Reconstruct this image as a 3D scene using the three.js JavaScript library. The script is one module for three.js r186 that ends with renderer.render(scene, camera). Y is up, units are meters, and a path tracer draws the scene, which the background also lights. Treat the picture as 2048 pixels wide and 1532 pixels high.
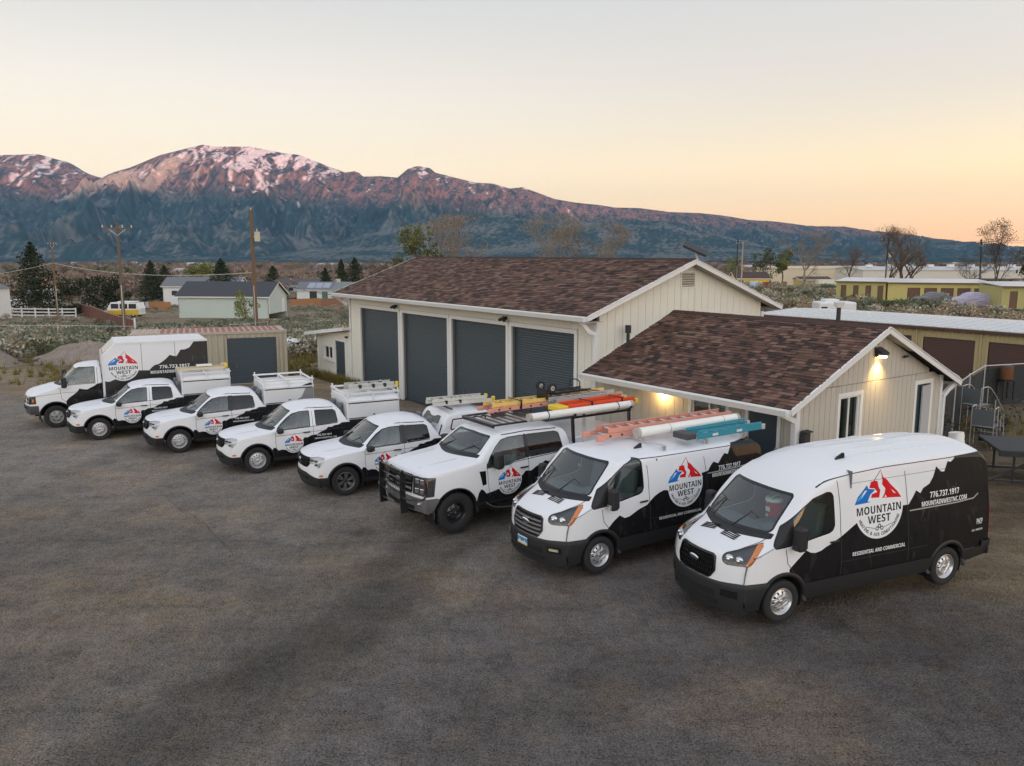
import * as THREE from 'three';
import { mergeGeometries, mergeVertices, toCreasedNormals } from 'three/addons/utils/BufferGeometryUtils.js';
import { RoundedBoxGeometry } from 'three/addons/geometries/RoundedBoxGeometry.js';
import { createNoise2D, createNoise3D } from 'simplex-noise';

// ---------------------------------------------------------------- camera, sky, sun, exposure
const scene = new THREE.Scene();
const camera = new THREE.PerspectiveCamera(49.8, 1024 / 766, 0.1, 40000);
camera.position.set(0, 5.92, 0);
camera.rotation.set(-Math.atan(260 / 1650), 0, 0);
const renderer = new THREE.WebGLRenderer({ antialias: true });
renderer.toneMapping = THREE.LinearToneMapping;
renderer.toneMappingExposure = 1.2;
renderer.shadowMap.enabled = true;
const lerp = (a, b, t) => a + (b - a) * t, clamp = (x, a = 0, b = 1) => Math.min(b, Math.max(a, x));
const sstep = (a, b, x) => { const t = clamp((x - a) / (b - a)); return t * t * (3 - 2 * t); };
const table = (rows) => (x) => {
  if (x <= rows[0][0]) return rows[0][1];
  for (let i = 1; i < rows.length; i++) if (x <= rows[i][0]) return lerp(rows[i - 1][1], rows[i][1], (x - rows[i - 1][0]) / (rows[i][0] - rows[i - 1][0]));
  return rows[rows.length - 1][1];
};
// the dawn: the sun has just cleared the eastern hills behind the camera and reaches only the high mountain
const SUN = new THREE.Vector3(0.22, 0.0105, 0.975).normalize();      // towards the sun
{
  const W = 512, H = 256, data = new Float32Array(W * H * 4), sunAz = Math.atan2(SUN.z, SUN.x), el3 = (rows) => [1, 2, 3].map((c) => table(rows.map((r) => [r[0], r[c]])));
  const south = el3([[0, 0.92, 0.70, 0.42], [3, 0.93, 0.74, 0.48], [6, 0.93, 0.79, 0.58], [8, 0.92, 0.82, 0.66], [10.5, 0.88, 0.82, 0.72], [16, 0.69, 0.69, 0.68], [30, 0.60, 0.64, 0.70], [60, 0.56, 0.61, 0.71], [90, 0.54, 0.60, 0.71]]);
  const north = el3([[0, 0.99, 0.44, 0.13], [3, 0.97, 0.62, 0.27], [6, 0.88, 0.68, 0.40], [8, 0.79, 0.67, 0.49], [10.5, 0.70, 0.63, 0.54], [16, 0.65, 0.65, 0.64], [30, 0.60, 0.64, 0.70], [60, 0.56, 0.61, 0.71], [90, 0.54, 0.60, 0.71]]);
  for (let j = 0; j < H; j++) {
    const e = Math.max(0, ((j + 0.5) / H - 0.5) * 180), air = Math.exp(2.7e-5 * Math.min(13000, 1200 / Math.sin(Math.max(0.01, e * Math.PI / 180)))) / 1.2;
    for (let i = 0; i < W; i++) {
      const az = ((i + 0.5) / W - 0.5) * 2 * Math.PI, k = sstep(-0.45, 0.75, Math.cos(az)), toSun = Math.cos(az - sunAz) * 0.5 + 0.5;
      const glow = 1 + 3.3 * toSun ** 1.5 * Math.exp(-e / 24);        // the dawn is brightest round the sun's bearing
      for (let c = 0; c < 3; c++) data[(j * W + i) * 4 + c] = lerp(south[c](e), north[c](e), k) * air * glow;
      data[(j * W + i) * 4 + 3] = 1;
    }
  }
  const sky = new THREE.DataTexture(data, W, H, THREE.RGBAFormat, THREE.FloatType);
  sky.mapping = THREE.EquirectangularReflectionMapping; sky.magFilter = THREE.LinearFilter; sky.wrapS = THREE.RepeatWrapping; sky.needsUpdate = true;
  scene.background = sky; scene.environment = sky;
}
const sun = new THREE.DirectionalLight(new THREE.Color().setRGB(1, 0.27, 0.15), 5.0);
sun.position.copy(SUN).multiplyScalar(400); sun.target.position.set(0, 0, -20); scene.add(sun, sun.target);
sun.castShadow = true; sun.shadow.mapSize.set(2048, 2048);
Object.assign(sun.shadow.camera, { left: -60, right: 60, top: 40, bottom: -20, near: 1, far: 900 });
scene.fog = new THREE.FogExp2(new THREE.Color().setRGB(0.28, 0.57, 1.0), 2.8e-5);

// ---------------------------------------------------------------- helpers
function rng(seed) { let s = seed | 0; return () => { s = (s + 0x6d2b79f5) | 0; let t = Math.imul(s ^ (s >>> 15), 1 | s); t = (t + Math.imul(t ^ (t >>> 7), 61 | t)) ^ t; return ((t ^ (t >>> 14)) >>> 0) / 4294967296; }; }
const n2 = createNoise2D(rng(11)), n3 = createNoise3D(rng(12));
const fbm = (x, y, o = 4) => { let s = 0, a = 0.5; for (let i = 0; i < o; i++) { s += a * n2(x, y); x = x * 2.03 + 7.1; y = y * 2.03 - 3.7; a *= 0.5; } return s; };
const ridged = (x, y, o = 5) => { let s = 0, a = 0.5, w = 1; for (let i = 0; i < o; i++) { const r = 1 - Math.abs(n2(x, y)); const v = r * r * w; s += a * v; w = clamp(v * 1.6); x = x * 2.05 + 3.3; y = y * 2.05 + 9.1; a *= 0.5; } return s; };
const rgb = (r, g, b) => new THREE.Color().setRGB(r, g, b);
const hex = (h) => new THREE.Color(h);
const mat = (color, roughness = 0.7, extra = {}) => new THREE.MeshPhysicalMaterial({ color: Array.isArray(color) ? rgb(...color) : color, roughness, side: THREE.DoubleSide, ...extra });
const taken = new Map();
function numbered(name) { const n = taken.get(name) ?? 0; taken.set(name, n + 1); return n ? `${name}_${String(n).padStart(3, '0')}` : name; }
function tag(o, label, category, group) { o.userData = { label, category }; if (group) o.userData.group = group; return o; }
function thing(name, label, category, [x, y, z] = [0, 0, 0], turn = 0, group) {
  const o = new THREE.Group(); o.name = numbered(name); o.position.set(x, y, z); o.rotation.y = turn; scene.add(o); return tag(o, label, category, group);
}
function part(name, geometry, material, parent, label) {
  const g = Array.isArray(geometry) ? merge(geometry) : geometry, o = new THREE.Mesh(g, material);
  o.name = parent ? name : numbered(name); o.castShadow = o.receiveShadow = true; (parent ?? scene).add(o); if (label) o.userData.label = label; return o;
}
function struct(name, geometry, material) { const o = part(name, geometry, material); o.userData = { kind: 'structure' }; return o; }
function merge(list) {
  return mergeGeometries(list.map((g) => {
    const q = g.index ? g.toNonIndexed() : g.clone();
    for (const k of Object.keys(q.attributes)) if (!['position', 'normal', 'uv', 'color'].includes(k)) q.deleteAttribute(k);
    if (!q.attributes.uv) q.setAttribute('uv', new THREE.BufferAttribute(new Float32Array(q.attributes.position.count * 2), 2));
    return q;
  }));
}
const box = (w, h, d, x = 0, y = 0, z = 0) => new THREE.BoxGeometry(w, h, d).translate(x, y, z);
const rbox = (w, h, d, r, x = 0, y = 0, z = 0, s = 2) => new RoundedBoxGeometry(w, h, d, s, r).translate(x, y, z);
const V = (x, y, z) => new THREE.Vector3(x, y, z);
function bar(a, b, r, seg = 8, r2 = r) {                           // a round bar between two points
  const A = V(...a), B = V(...b), d = B.clone().sub(A), g = new THREE.CylinderGeometry(r2, r, d.length(), seg, 1).translate(0, d.length() / 2, 0);
  return g.applyQuaternion(new THREE.Quaternion().setFromUnitVectors(V(0, 1, 0), d.normalize())).translate(A.x, A.y, A.z);
}
function beam(a, b, w, h, up = [0, 1, 0]) {                         // a square bar between two points
  const A = V(...a), B = V(...b), d = B.clone().sub(A), L = d.length(); d.normalize();
  const s = d.clone().cross(V(...up)).normalize(), u = s.clone().cross(d);
  return new THREE.BoxGeometry(L, h, w).applyMatrix4(new THREE.Matrix4().makeBasis(d, u, s)).translate((A.x + B.x) / 2, (A.y + B.y) / 2, (A.z + B.z) / 2);
}
const pipe = (pts, r, seg = 24, rs = 8, closed = false) => new THREE.TubeGeometry(new THREE.CatmullRomCurve3(pts.map((p) => V(...p)), closed, 'centripetal'), seg, r, rs, closed);
function prism(pts, depth, bevel = 0) {                             // a polygon in x,y given thickness along z (centred)
  const s = new THREE.Shape(pts.map((p) => new THREE.Vector2(p[0], p[1])));
  return new THREE.ExtrudeGeometry(s, { depth: depth - 2 * bevel, bevelEnabled: bevel > 0, bevelSize: bevel, bevelThickness: bevel, bevelOffset: -bevel, bevelSegments: 1 }).translate(0, 0, -depth / 2 + bevel);
}
function geo(pos, nor, uv, col, index) {
  const g = new THREE.BufferGeometry(); g.setAttribute('position', new THREE.Float32BufferAttribute(pos, 3));
  if (nor) g.setAttribute('normal', new THREE.Float32BufferAttribute(nor, 3));
  if (uv) g.setAttribute('uv', new THREE.Float32BufferAttribute(uv, 2));
  if (col) g.setAttribute('color', new THREE.Float32BufferAttribute(col, 3));
  if (index) g.setIndex(index); if (!nor) g.computeVertexNormals(); return g;
}
function canvasTexture(w, h, draw, srgb = true) {
  const c = document.createElement('canvas'); c.width = w; c.height = h; const g = c.getContext('2d'); draw(g, w, h);
  const t = new THREE.CanvasTexture(c); if (srgb) t.colorSpace = THREE.SRGBColorSpace; t.wrapS = t.wrapT = THREE.RepeatWrapping; return t;
}
function noiseTexture(size, f, srgb = false) {                       // f(u, v) -> [r, g, b] or a number, 0..1
  const d = new Uint8Array(size * size * 4);
  for (let j = 0; j < size; j++) for (let i = 0; i < size; i++) {
    const v = f(i / size, j / size), a = Array.isArray(v) ? v : [v, v, v];
    for (let c = 0; c < 3; c++) d[(j * size + i) * 4 + c] = clamp(a[c]) * 255; d[(j * size + i) * 4 + 3] = 255;
  }
  const t = new THREE.DataTexture(d, size, size); t.wrapS = t.wrapT = THREE.RepeatWrapping; t.magFilter = THREE.LinearFilter; if (srgb) t.colorSpace = THREE.SRGBColorSpace; t.needsUpdate = true; return t;
}
// ---------------------------------------------------------------- terrain
const groundLeft = table([[-100, 0], [46, 0], [58, -0.9], [70, -1.7], [90, -2.75], [113, -3.5], [126, -3.9], [150, -4.95], [165, -5.5], [200, -6.1], [330, -9.0], [600, -11.8], [1500, -17], [4600, -46], [9000, -70], [16000, -80]]);
const groundRight = table([[-100, 0], [36, -0.1], [42, -0.45], [52, -0.5], [75, 0.3], [97, 0.5], [150, -0.4], [210, -2.4], [330, -8], [600, -11.2], [1500, -17], [4600, -46], [9000, -70], [16000, -80]]);
const groundY = (x, z) => { const D = -z, u = x / Math.max(D, 30); return lerp(groundLeft(D), groundRight(D), sstep(-0.32, 0.2, u)) + (D > 48 && D < 900 ? 0.18 * fbm(x * 0.03, z * 0.03, 3) * sstep(48, 70, D) : 0); };
const yardBack = table([[-27, -40], [-21.6, -34.3], [-17.8, -30], [-15, -29.6], [-10, -32], [0, -33], [20, -33]]);
const inYard = (x, z) => {                                           // 1 on the asphalt, 0 on the dirt round it
  const n = fbm(x * 0.22 + 5, z * 0.22, 4) * 2.4 + fbm(x * 1.3, z * 1.3, 2) * 0.5;
  const back = sstep(-1.4, 1.2, z - yardBack(x) + n * 0.8);
  const right = 1 - sstep(-0.5, 0.9, Math.min(x - 4.9, -13.9 + (x - 6) * 0.26 - z) + n * 0.45);
  return clamp(Math.min(right, back));
};
const pnoise = (u, v, n, seed) => {                                   // gradient noise that repeats every n cells
  const x = u * n, y = v * n, ix = Math.floor(x), iy = Math.floor(y), fx = x - ix, fy = y - iy, sx = fx * fx * fx * (fx * (fx * 6 - 15) + 10), sy = fy * fy * fy * (fy * (fy * 6 - 15) + 10);
  const g = (i, j, dx, dy) => { let h = Math.imul(((i % n) + n) % n, 374761393) + Math.imul(((j % n) + n) % n, 668265263) + Math.imul(seed, 974634599); h = Math.imul(h ^ (h >>> 13), 1274126177); h ^= h >>> 16; const a = ((h >>> 0) / 4294967296) * 6.2832; return Math.cos(a) * dx + Math.sin(a) * dy; };
  return 1.4 * lerp(lerp(g(ix, iy, fx, fy), g(ix + 1, iy, fx - 1, fy), sx), lerp(g(ix, iy + 1, fx, fy - 1), g(ix + 1, iy + 1, fx - 1, fy - 1), sx), sy);
};
const tileGravel = noiseTexture(1024, (u, v) => {
  const a = pnoise(u, v, 5, 1) * 0.10 + pnoise(u, v, 23, 2) * 0.13 + pnoise(u, v, 90, 3) * 0.26 + pnoise(u, v, 230, 9) * 0.32, s = pnoise(u, v, 170, 4), k = pnoise(u, v, 120, 7);
  return clamp(0.55 + a + (s > 0.42 ? (s - 0.42) * 2.4 : 0) - (k > 0.35 ? (k - 0.35) * 0.9 : 0));
});
tileGravel.repeat.set(1, 1);
const bumpGravel = noiseTexture(512, (u, v) => 0.5 + 0.4 * pnoise(u, v, 110, 5) + 0.3 * pnoise(u, v, 40, 6));
const soil = (x, z, out) => {                                         // bare ground: tan dirt, greyer and browner in patches
  const D = -z, a = fbm(x * 0.05, z * 0.09, 4), b = fbm(x * 0.4 + 9, z * 0.9, 3), far = sstep(60, 260, D), c = [0.27, 0.205, 0.135];
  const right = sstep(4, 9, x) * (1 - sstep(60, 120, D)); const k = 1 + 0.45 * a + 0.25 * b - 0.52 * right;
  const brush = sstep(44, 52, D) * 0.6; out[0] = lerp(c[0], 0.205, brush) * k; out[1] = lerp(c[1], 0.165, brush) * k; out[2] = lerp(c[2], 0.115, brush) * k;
  const vale = sstep(300, 900, D); for (let i = 0; i < 3; i++) out[i] = lerp(out[i], [0.165, 0.125, 0.105][i] * (1 + 0.5 * fbm(x * 0.006, z * 0.0015, 4)), vale); return out;
};
function sheet(name, xs, zs, yOf, colorOf, material, uvScale) {
  const pos = [], col = [], uv = [], idx = [], c = [0, 0, 0], W = xs.length;
  for (const z of zs) for (const x of xs) { pos.push(x, yOf(x, z), z); colorOf(x, z, c); col.push(c[0], c[1], c[2]); uv.push(x * uvScale, z * uvScale); }
  for (let j = 0; j < zs.length - 1; j++) for (let i = 0; i < W - 1; i++) { const a = j * W + i; idx.push(a, a + W, a + 1, a + 1, a + W, a + W + 1); }
  return struct(name, geo(pos, null, uv, col, idx), material);
}
const axis = (marks) => { const out = []; for (let i = 1; i < marks.length; i++) { const [a, da] = marks[i - 1], [b, db] = marks[i]; let x = a; while (x < b - 1e-6) { out.push(x); x += lerp(da, db, clamp((x - a) / (b - a))); } } out.push(marks[marks.length - 1][0]); return out; };
const groundMat = mat([1.75, 1.75, 1.75], 0.95, { vertexColors: true, map: tileGravel, bumpMap: bumpGravel, bumpScale: 0.03, specularIntensity: 0.3 });
{
  const xs = axis([[-14000, 900], [-2000, 250], [-300, 20], [-80, 2], [-30, 1], [30, 1], [90, 2], [300, 20], [2000, 250], [14000, 900]]);
  const zs = axis([[-15000, 900], [-3000, 200], [-400, 16], [-130, 2.5], [-46, 1], [-4, 1.5], [60, 20], [600, 150], [9500, 900]]);
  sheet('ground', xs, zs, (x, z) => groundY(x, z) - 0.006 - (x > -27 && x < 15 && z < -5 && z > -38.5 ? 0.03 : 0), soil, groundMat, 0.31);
}
{                                                                     // the yard: old asphalt, worn to gravel and dirt at its edges
  const tracks = [[[-4.6, -9.0], [-4.1, -9.7], [-3.5, -10.7], [-2.9, -11.7], [-2.4, -13.2], [-2.2, -14.6], [-1.5, -16.5], [-0.4, -18]], [[-0.5, -9.2], [0.8, -10.6], [3.2, -11.6], [6.5, -12.0]], [[-9, -12], [-10.5, -16], [-12, -22], [-11, -27]], [[-5, -24], [-8, -26.6], [-12, -28.5], [-15, -31]]];
  const seg = (x, z, a, b) => { const ex = b[0] - a[0], ez = b[1] - a[1], t = clamp(((x - a[0]) * ex + (z - a[1]) * ez) / (ex * ex + ez * ez)); return Math.hypot(x - a[0] - ex * t, z - a[1] - ez * t); };
  const near = (x, z, path) => { let d = 9; for (let i = 1; i < path.length; i++) d = Math.min(d, seg(x, z, path[i - 1], path[i])); return d; };
  const oil = []; { const r = rng(77); for (let i = 0; i < 26; i++) oil.push([-18 + 25 * r(), -10 - 22 * r(), 0.15 + 0.5 * r() * r(), 0.2 + 0.5 * r()]); }
  const col = (x, z, out) => {
    soil(x, z, out); const m = inYard(x, z), w = fbm(x * 0.12, z * 0.12 + 4, 4), f = fbm(x * 0.55 + 2, z * 0.55, 4), g = fbm(x * 2.1, z * 2.1 + 8, 3);
    const depthTone = lerp(0.66, 1.0, sstep(12.5, 21, -z + 0.18 * x)), slate = sstep(0.02, 0.3, fbm(x * 1.1 - 4, z * 1.1, 3)), rust = sstep(0.12, 0.4, fbm(x * 0.9 + 17, z * 0.9, 3));  // asphalt tone rises with distance: darker near the camera, paler by the trucks
    let r = 0.222 * depthTone, gg = 0.194 * depthTone, b = 0.170 * depthTone, k = 1 + 0.20 * w + 0.13 * f + 0.13 * g; r *= 1 - 0.11 * slate + 0.05 * rust; gg *= 1 - 0.09 * slate; b *= 1 - 0.07 * slate - 0.08 * rust;
    const warm = sstep(-0.1, 0.5, fbm(x * 0.17 + 30, z * 0.17, 3)); r *= 1 + 0.20 * warm; gg *= 1 + 0.10 * warm; b *= 1 - 0.03 * warm;
    const edge = 0.35 * fbm(x * 0.5, z * 0.5, 3), fresh = sstep(-0.35, 0.45, (x + 0.9) + (z + 13.2) * 0.52 + edge * 1.4) * sstep(-17.5, -15.5, z + 0.25 * x); k *= 1 - lerp(0.10, 0.34, sstep(1.5, 6.5, x)) * fresh; b *= 1 + 0.06 * fresh;   // a newer, darker patch to the right
    tracks.forEach((p, i) => { const d = near(x, z, p) + 0.3 * f; k *= 1 - (i ? 0.14 : 0.34) * (1 - sstep(i ? 0.25 : 0.45, i ? 1.0 : 1.15, d)); });
    for (const [ox, oz, or, ok] of oil) { const d = Math.hypot(x - ox, z - oz); if (d < or * 2) k *= 1 - 0.45 * ok * (1 - sstep(or * 0.3, or * 1.3, d + 0.2 * g)); }
    const dust = sstep(0.2, 0.6, fbm(x * 0.28 - 7, z * 0.28, 4)) * 0.16 * depthTone * (1 - fresh * 0.7); r = lerp(r * k, 0.25, dust); gg = lerp(gg * k, 0.21, dust); b = lerp(b * k, 0.165, dust);
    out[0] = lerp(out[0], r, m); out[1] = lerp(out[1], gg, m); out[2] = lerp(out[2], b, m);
  };
  const range = (a, b, n) => Array.from({ length: n + 1 }, (_, i) => lerp(a, b, i / n));
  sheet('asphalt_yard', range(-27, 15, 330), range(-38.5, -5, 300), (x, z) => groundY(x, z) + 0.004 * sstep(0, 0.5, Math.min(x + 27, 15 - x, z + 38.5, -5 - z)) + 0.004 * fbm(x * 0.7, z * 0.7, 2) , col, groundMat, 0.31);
  const crack = mat([0.075, 0.066, 0.058], 0.95);
  for (const [k, pts] of [[-8.6, -19.7], [-7.6, -18.4], [-6.9, -17.6], [-6.3, -16.8], [-5.6, -15.2]].map((p, i, a) => 0 && p) && [[0, [[-8.6, -19.7], [-7.7, -18.5], [-6.9, -17.7], [-6.3, -16.8], [-5.4, -15.5]]], [1, [[-1.9, -16.1], [-0.6, -16.6], [0.5, -16.4]]], [2, [[-4.8, -18.3], [-3.9, -17.4], [-2.9, -16.9]]]]) {
    const P = [], I = [], r = rng(k + 3), fine = []; for (let i = 1; i < pts.length; i++) for (let q = 0; q < 8; q++) fine.push([lerp(pts[i - 1][0], pts[i][0], q / 8) + 0.1 * (r() - 0.5), lerp(pts[i - 1][1], pts[i][1], q / 8) + 0.1 * (r() - 0.5)]);
    fine.forEach((p, i) => { const w = 0.005 + 0.010 * r(); P.push(p[0] - w, 0.011, p[1], p[0] + w, 0.011, p[1] + w); if (i) { const a = i * 2; I.push(a - 2, a - 1, a, a - 1, a + 1, a); } }); struct('pavement_crack', geo(P, null, null, null, I), crack);
  }
}
// ---------------------------------------------------------------- the mountain, and the eastern hills that keep the valley in shade
const ridgeLine = table([[-9500, 800], [-7018, 927], [-5944, 1056], [-5418, 1030], [-5020, 1040], [-4839, 989], [-4637, 875], [-4352, 788], [-4241, 850], [-4051, 901], [-3725, 1030], [-3403, 1107], [-3269, 1137], [-3138, 1117], [-2768, 1117], [-2454, 1056], [-2243, 1030], [-1982, 927], [-1773, 850], [-1666, 865], [-1588, 808], [-1402, 813], [-1216, 798], [-1108, 886], [-1002, 917], [-869, 896], [-817, 850], [-605, 798], [-393, 746], [-207, 736], [-21, 684], [111, 699], [271, 642], [458, 575], [672, 538], [939, 512], [1100, 486], [1367, 480], [1689, 439], [2010, 428], [2225, 407], [2549, 355], [2871, 334], [3195, 291], [3570, 286], [3842, 239], [4165, 218], [4437, 170], [4709, 133], [4982, 80], [5255, 37], [5582, 5], [6878, -20], [9500, -40]]);
const foothill = table([[-2600, -60], [-2023, -40], [-1560, 40], [-1096, 150], [-633, 262], [-247, 318], [62, 275], [409, 236], [834, 270], [1181, 255], [1529, 148], [1915, 55], [2610, -15], [3200, -60]]);
{
  const base = (D) => lerp(-46, -60, (D - 4600) / 4400) - 60 * (1 - sstep(4550, 4900, D));
  const height = (x, z) => {
    const D = -z, zr = 9000, t = clamp((D - 4700) / (zr - 4700)), H = ridgeLine(x), b = base(Math.min(D, 9000));
    if (D > zr) return lerp(H, H * 0.55 - 60, sstep(0, 1, (D - zr) / 2600)) + 40 * fbm(x * 0.002, z * 0.002, 3) * sstep(0, 400, D - zr);
    const spur = ridged(x * 0.00085 + 0.35 * fbm(x * 0.0006, z * 0.0006, 2) + 3.1, z * 0.00028, 5), fine = ridged(x * 0.0034 + 0.4 * fbm(x * 0.002, z * 0.001, 2), z * 0.0009, 5), mid = Math.sin(Math.PI * Math.min(1, t * 1.02)) ** 0.9;
    const prof = t ** 1.55; let h = b * (1 - t) + (H - b * 0) * prof + Math.max(0, H) * mid * ((spur - 0.55) * 0.46 + (fine - 0.5) * lerp(0.08, 0.22, t));
    const f = foothill(x), fh = f * Math.exp(-(((D - 6300) / (D < 6300 ? 800 : 420)) ** 2)) + (f > 0 ? 26 * fbm(x * 0.004, z * 0.004, 4) * Math.exp(-(((D - 6300) / 700) ** 2)) : 0);
    h = Math.max(h, fh + b * 0.4); const cap = (H / zr) * D * 0.985 + 26 * fbm(x * 0.006, 7, 5) - 2; return Math.min(h, Math.max(b, cap)) + 9 * fine * sstep(0.05, 0.3, t);
  };
  const xs = [], zs = []; for (let x = -7600; x <= 7200; x += 16) xs.push(x); for (let z = -11400; z < -9200; z += 160) zs.push(z); for (let z = -9200; z <= -4550; z += 22) zs.push(z);
  const W = xs.length, hgt = new Float32Array(W * zs.length); zs.forEach((z, j) => xs.forEach((x, i) => { hgt[j * W + i] = height(x, z); }));
  const pos = [], col = [], idx = [], r0 = rng(808);
  zs.forEach((z, j) => xs.forEach((x, i) => {
    const h = hgt[j * W + i], hx = (hgt[j * W + Math.min(W - 1, i + 1)] - hgt[j * W + Math.max(0, i - 1)]) / 32, D = -z, H = ridgeLine(x), rel = h / Math.max(H, 200);
    const left = hx > 0 ? sstep(0.05, 0.5, hx) : 0, right = hx < 0 ? sstep(0.05, 0.5, -hx) : 0;               // faces turned left or right
    const n1 = fbm(x * 0.0016, z * 0.0016, 4), n2_ = fbm(x * 0.0075, h * 0.006, 4), nf = n2(x * 0.03, z * 0.03) * 0.5 + n2(x * 0.055, z * 0.06) * 0.5;
    const forest = [0.042, 0.068, 0.068], brush = [0.17, 0.165, 0.15], rock = [0.24, 0.145, 0.12], talus = [0.42, 0.33, 0.26], snow = [0.70, 0.66, 0.66];  // part of the blue distance haze is put into forest and brush colours
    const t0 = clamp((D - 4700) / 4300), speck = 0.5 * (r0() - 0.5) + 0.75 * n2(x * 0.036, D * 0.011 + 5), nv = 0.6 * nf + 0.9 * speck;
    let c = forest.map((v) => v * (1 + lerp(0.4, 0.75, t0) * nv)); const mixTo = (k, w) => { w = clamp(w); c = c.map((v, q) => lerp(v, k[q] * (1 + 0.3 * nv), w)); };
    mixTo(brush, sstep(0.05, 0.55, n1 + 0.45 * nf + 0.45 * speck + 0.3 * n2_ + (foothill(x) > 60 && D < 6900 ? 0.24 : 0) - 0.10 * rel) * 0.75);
    mixTo(rock, sstep(0.42, 0.75, rel) * sstep(-0.5, 0.35, n2_ + nv * 0.6) * 0.85);
    const fanA = Math.exp(-(((x + 4020) / 300) ** 2)) + Math.exp(-(((x + 3420) / 190) ** 2)) * 0.95 + 0.5 * Math.exp(-(((x + 3000) / 120) ** 2)); mixTo(talus, sstep(0.30, 0.62, fanA * sstep(0.44, 0.60, rel) * (1 - sstep(0.86, 0.98, rel)) * (0.75 + left * 0.5) + 0.3 * n2_ + 0.12 * nv));
    const gully = ridged(x * 0.0042 + 0.0006 * D + 0.6 * n1, D * 0.00035, 3), line = 640 + 130 * n1 - 150 * sstep(-1000, 1500, x), s = (h - line) / 330 + n2_ * 0.55 + 0.35 * nf + 0.45 * speck + right * 0.5 - left * 0.45 + (gully - 0.66) * 2.6 - fanA * 0.6;
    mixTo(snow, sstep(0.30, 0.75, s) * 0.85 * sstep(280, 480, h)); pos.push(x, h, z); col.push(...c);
  }));
  for (let j = 0; j < zs.length - 1; j++) for (let i = 0; i < W - 1; i++) { const a = j * W + i; idx.push(a, a + W, a + 1, a + 1, a + W, a + W + 1); }
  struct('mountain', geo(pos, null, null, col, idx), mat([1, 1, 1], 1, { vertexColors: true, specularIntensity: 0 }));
}
{
  const crest = table([[-26000, 700], [-6000, 720], [-810, 745], [490, 690], [1490, 610], [2690, 560], [3890, 520], [5090, 480], [6590, 400], [8590, 330], [14000, 320]]), pos = [], idx = [], xs = [], zs = [5200, 6000, 6700, 7200, 7500, 7800, 8400, 9400];
  for (let x = -24000; x <= 14000; x += 400) xs.push(x);
  zs.forEach((z) => xs.forEach((x) => pos.push(x, lerp(-30, crest(x) + 14 * fbm(x * 0.002, 3, 3), clamp(1 - Math.abs(z - 7500) / (z < 7500 ? 2300 : 1900)) ** 0.9), z)));
  for (let j = 0; j < zs.length - 1; j++) for (let i = 0; i < xs.length - 1; i++) { const a = j * xs.length + i; idx.push(a, a + xs.length, a + 1, a + 1, a + xs.length, a + xs.length + 1); }
  struct('hills', geo(pos, null, null, null, idx), mat([0.12, 0.10, 0.075], 1, { specularIntensity: 0 }));
}
// ---------------------------------------------------------------- car bodies: a lofted shell cut into panels
// Vehicle axes: x back from the front axle, y up, z to the left.
function sdPoly(pts, x, y) {                                        // signed distance to a polygon, negative inside
  let d = Infinity, s = 1;
  for (let i = 0, j = pts.length - 1; i < pts.length; j = i++) {
    const [ax, ay] = pts[i], [bx, by] = pts[j], ex = bx - ax, ey = by - ay, wx = x - ax, wy = y - ay, t = clamp((wx * ex + wy * ey) / (ex * ex + ey * ey)), px = wx - ex * t, py = wy - ey * t;
    d = Math.min(d, px * px + py * py);
    const c1 = y >= ay, c2 = y < by, c3 = ex * wy > ey * wx;
    if ((c1 && c2 && c3) || (!c1 && !c2 && !c3)) s = -s;
  }
  return s * Math.sqrt(d);
}
const rounded = (pts, r) => {                                       // shrinks a polygon by r so that sd - r has round corners
  const n = pts.length, area = pts.reduce((s, p, i) => s + p[0] * pts[(i + 1) % n][1] - p[1] * pts[(i + 1) % n][0], 0), sg = Math.sign(area);
  const lines = pts.map((p, i) => { const q = pts[(i + 1) % n], dx = q[0] - p[0], dy = q[1] - p[1], l = Math.hypot(dx, dy); return [p[0] - (dy / l) * r * sg, p[1] + (dx / l) * r * sg, dx, dy]; });
  const inner = lines.map((b, i) => { const a = lines[(i + n - 1) % n], k = a[2] * b[3] - a[3] * b[2]; if (Math.abs(k) < 1e-6) return [b[0], b[1]]; const t = ((b[0] - a[0]) * b[3] - (b[1] - a[1]) * b[2]) / k; return [a[0] + a[2] * t, a[1] + a[3] * t]; });
  return (x, y) => sdPoly(inner, x, y) - r;
};
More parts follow.
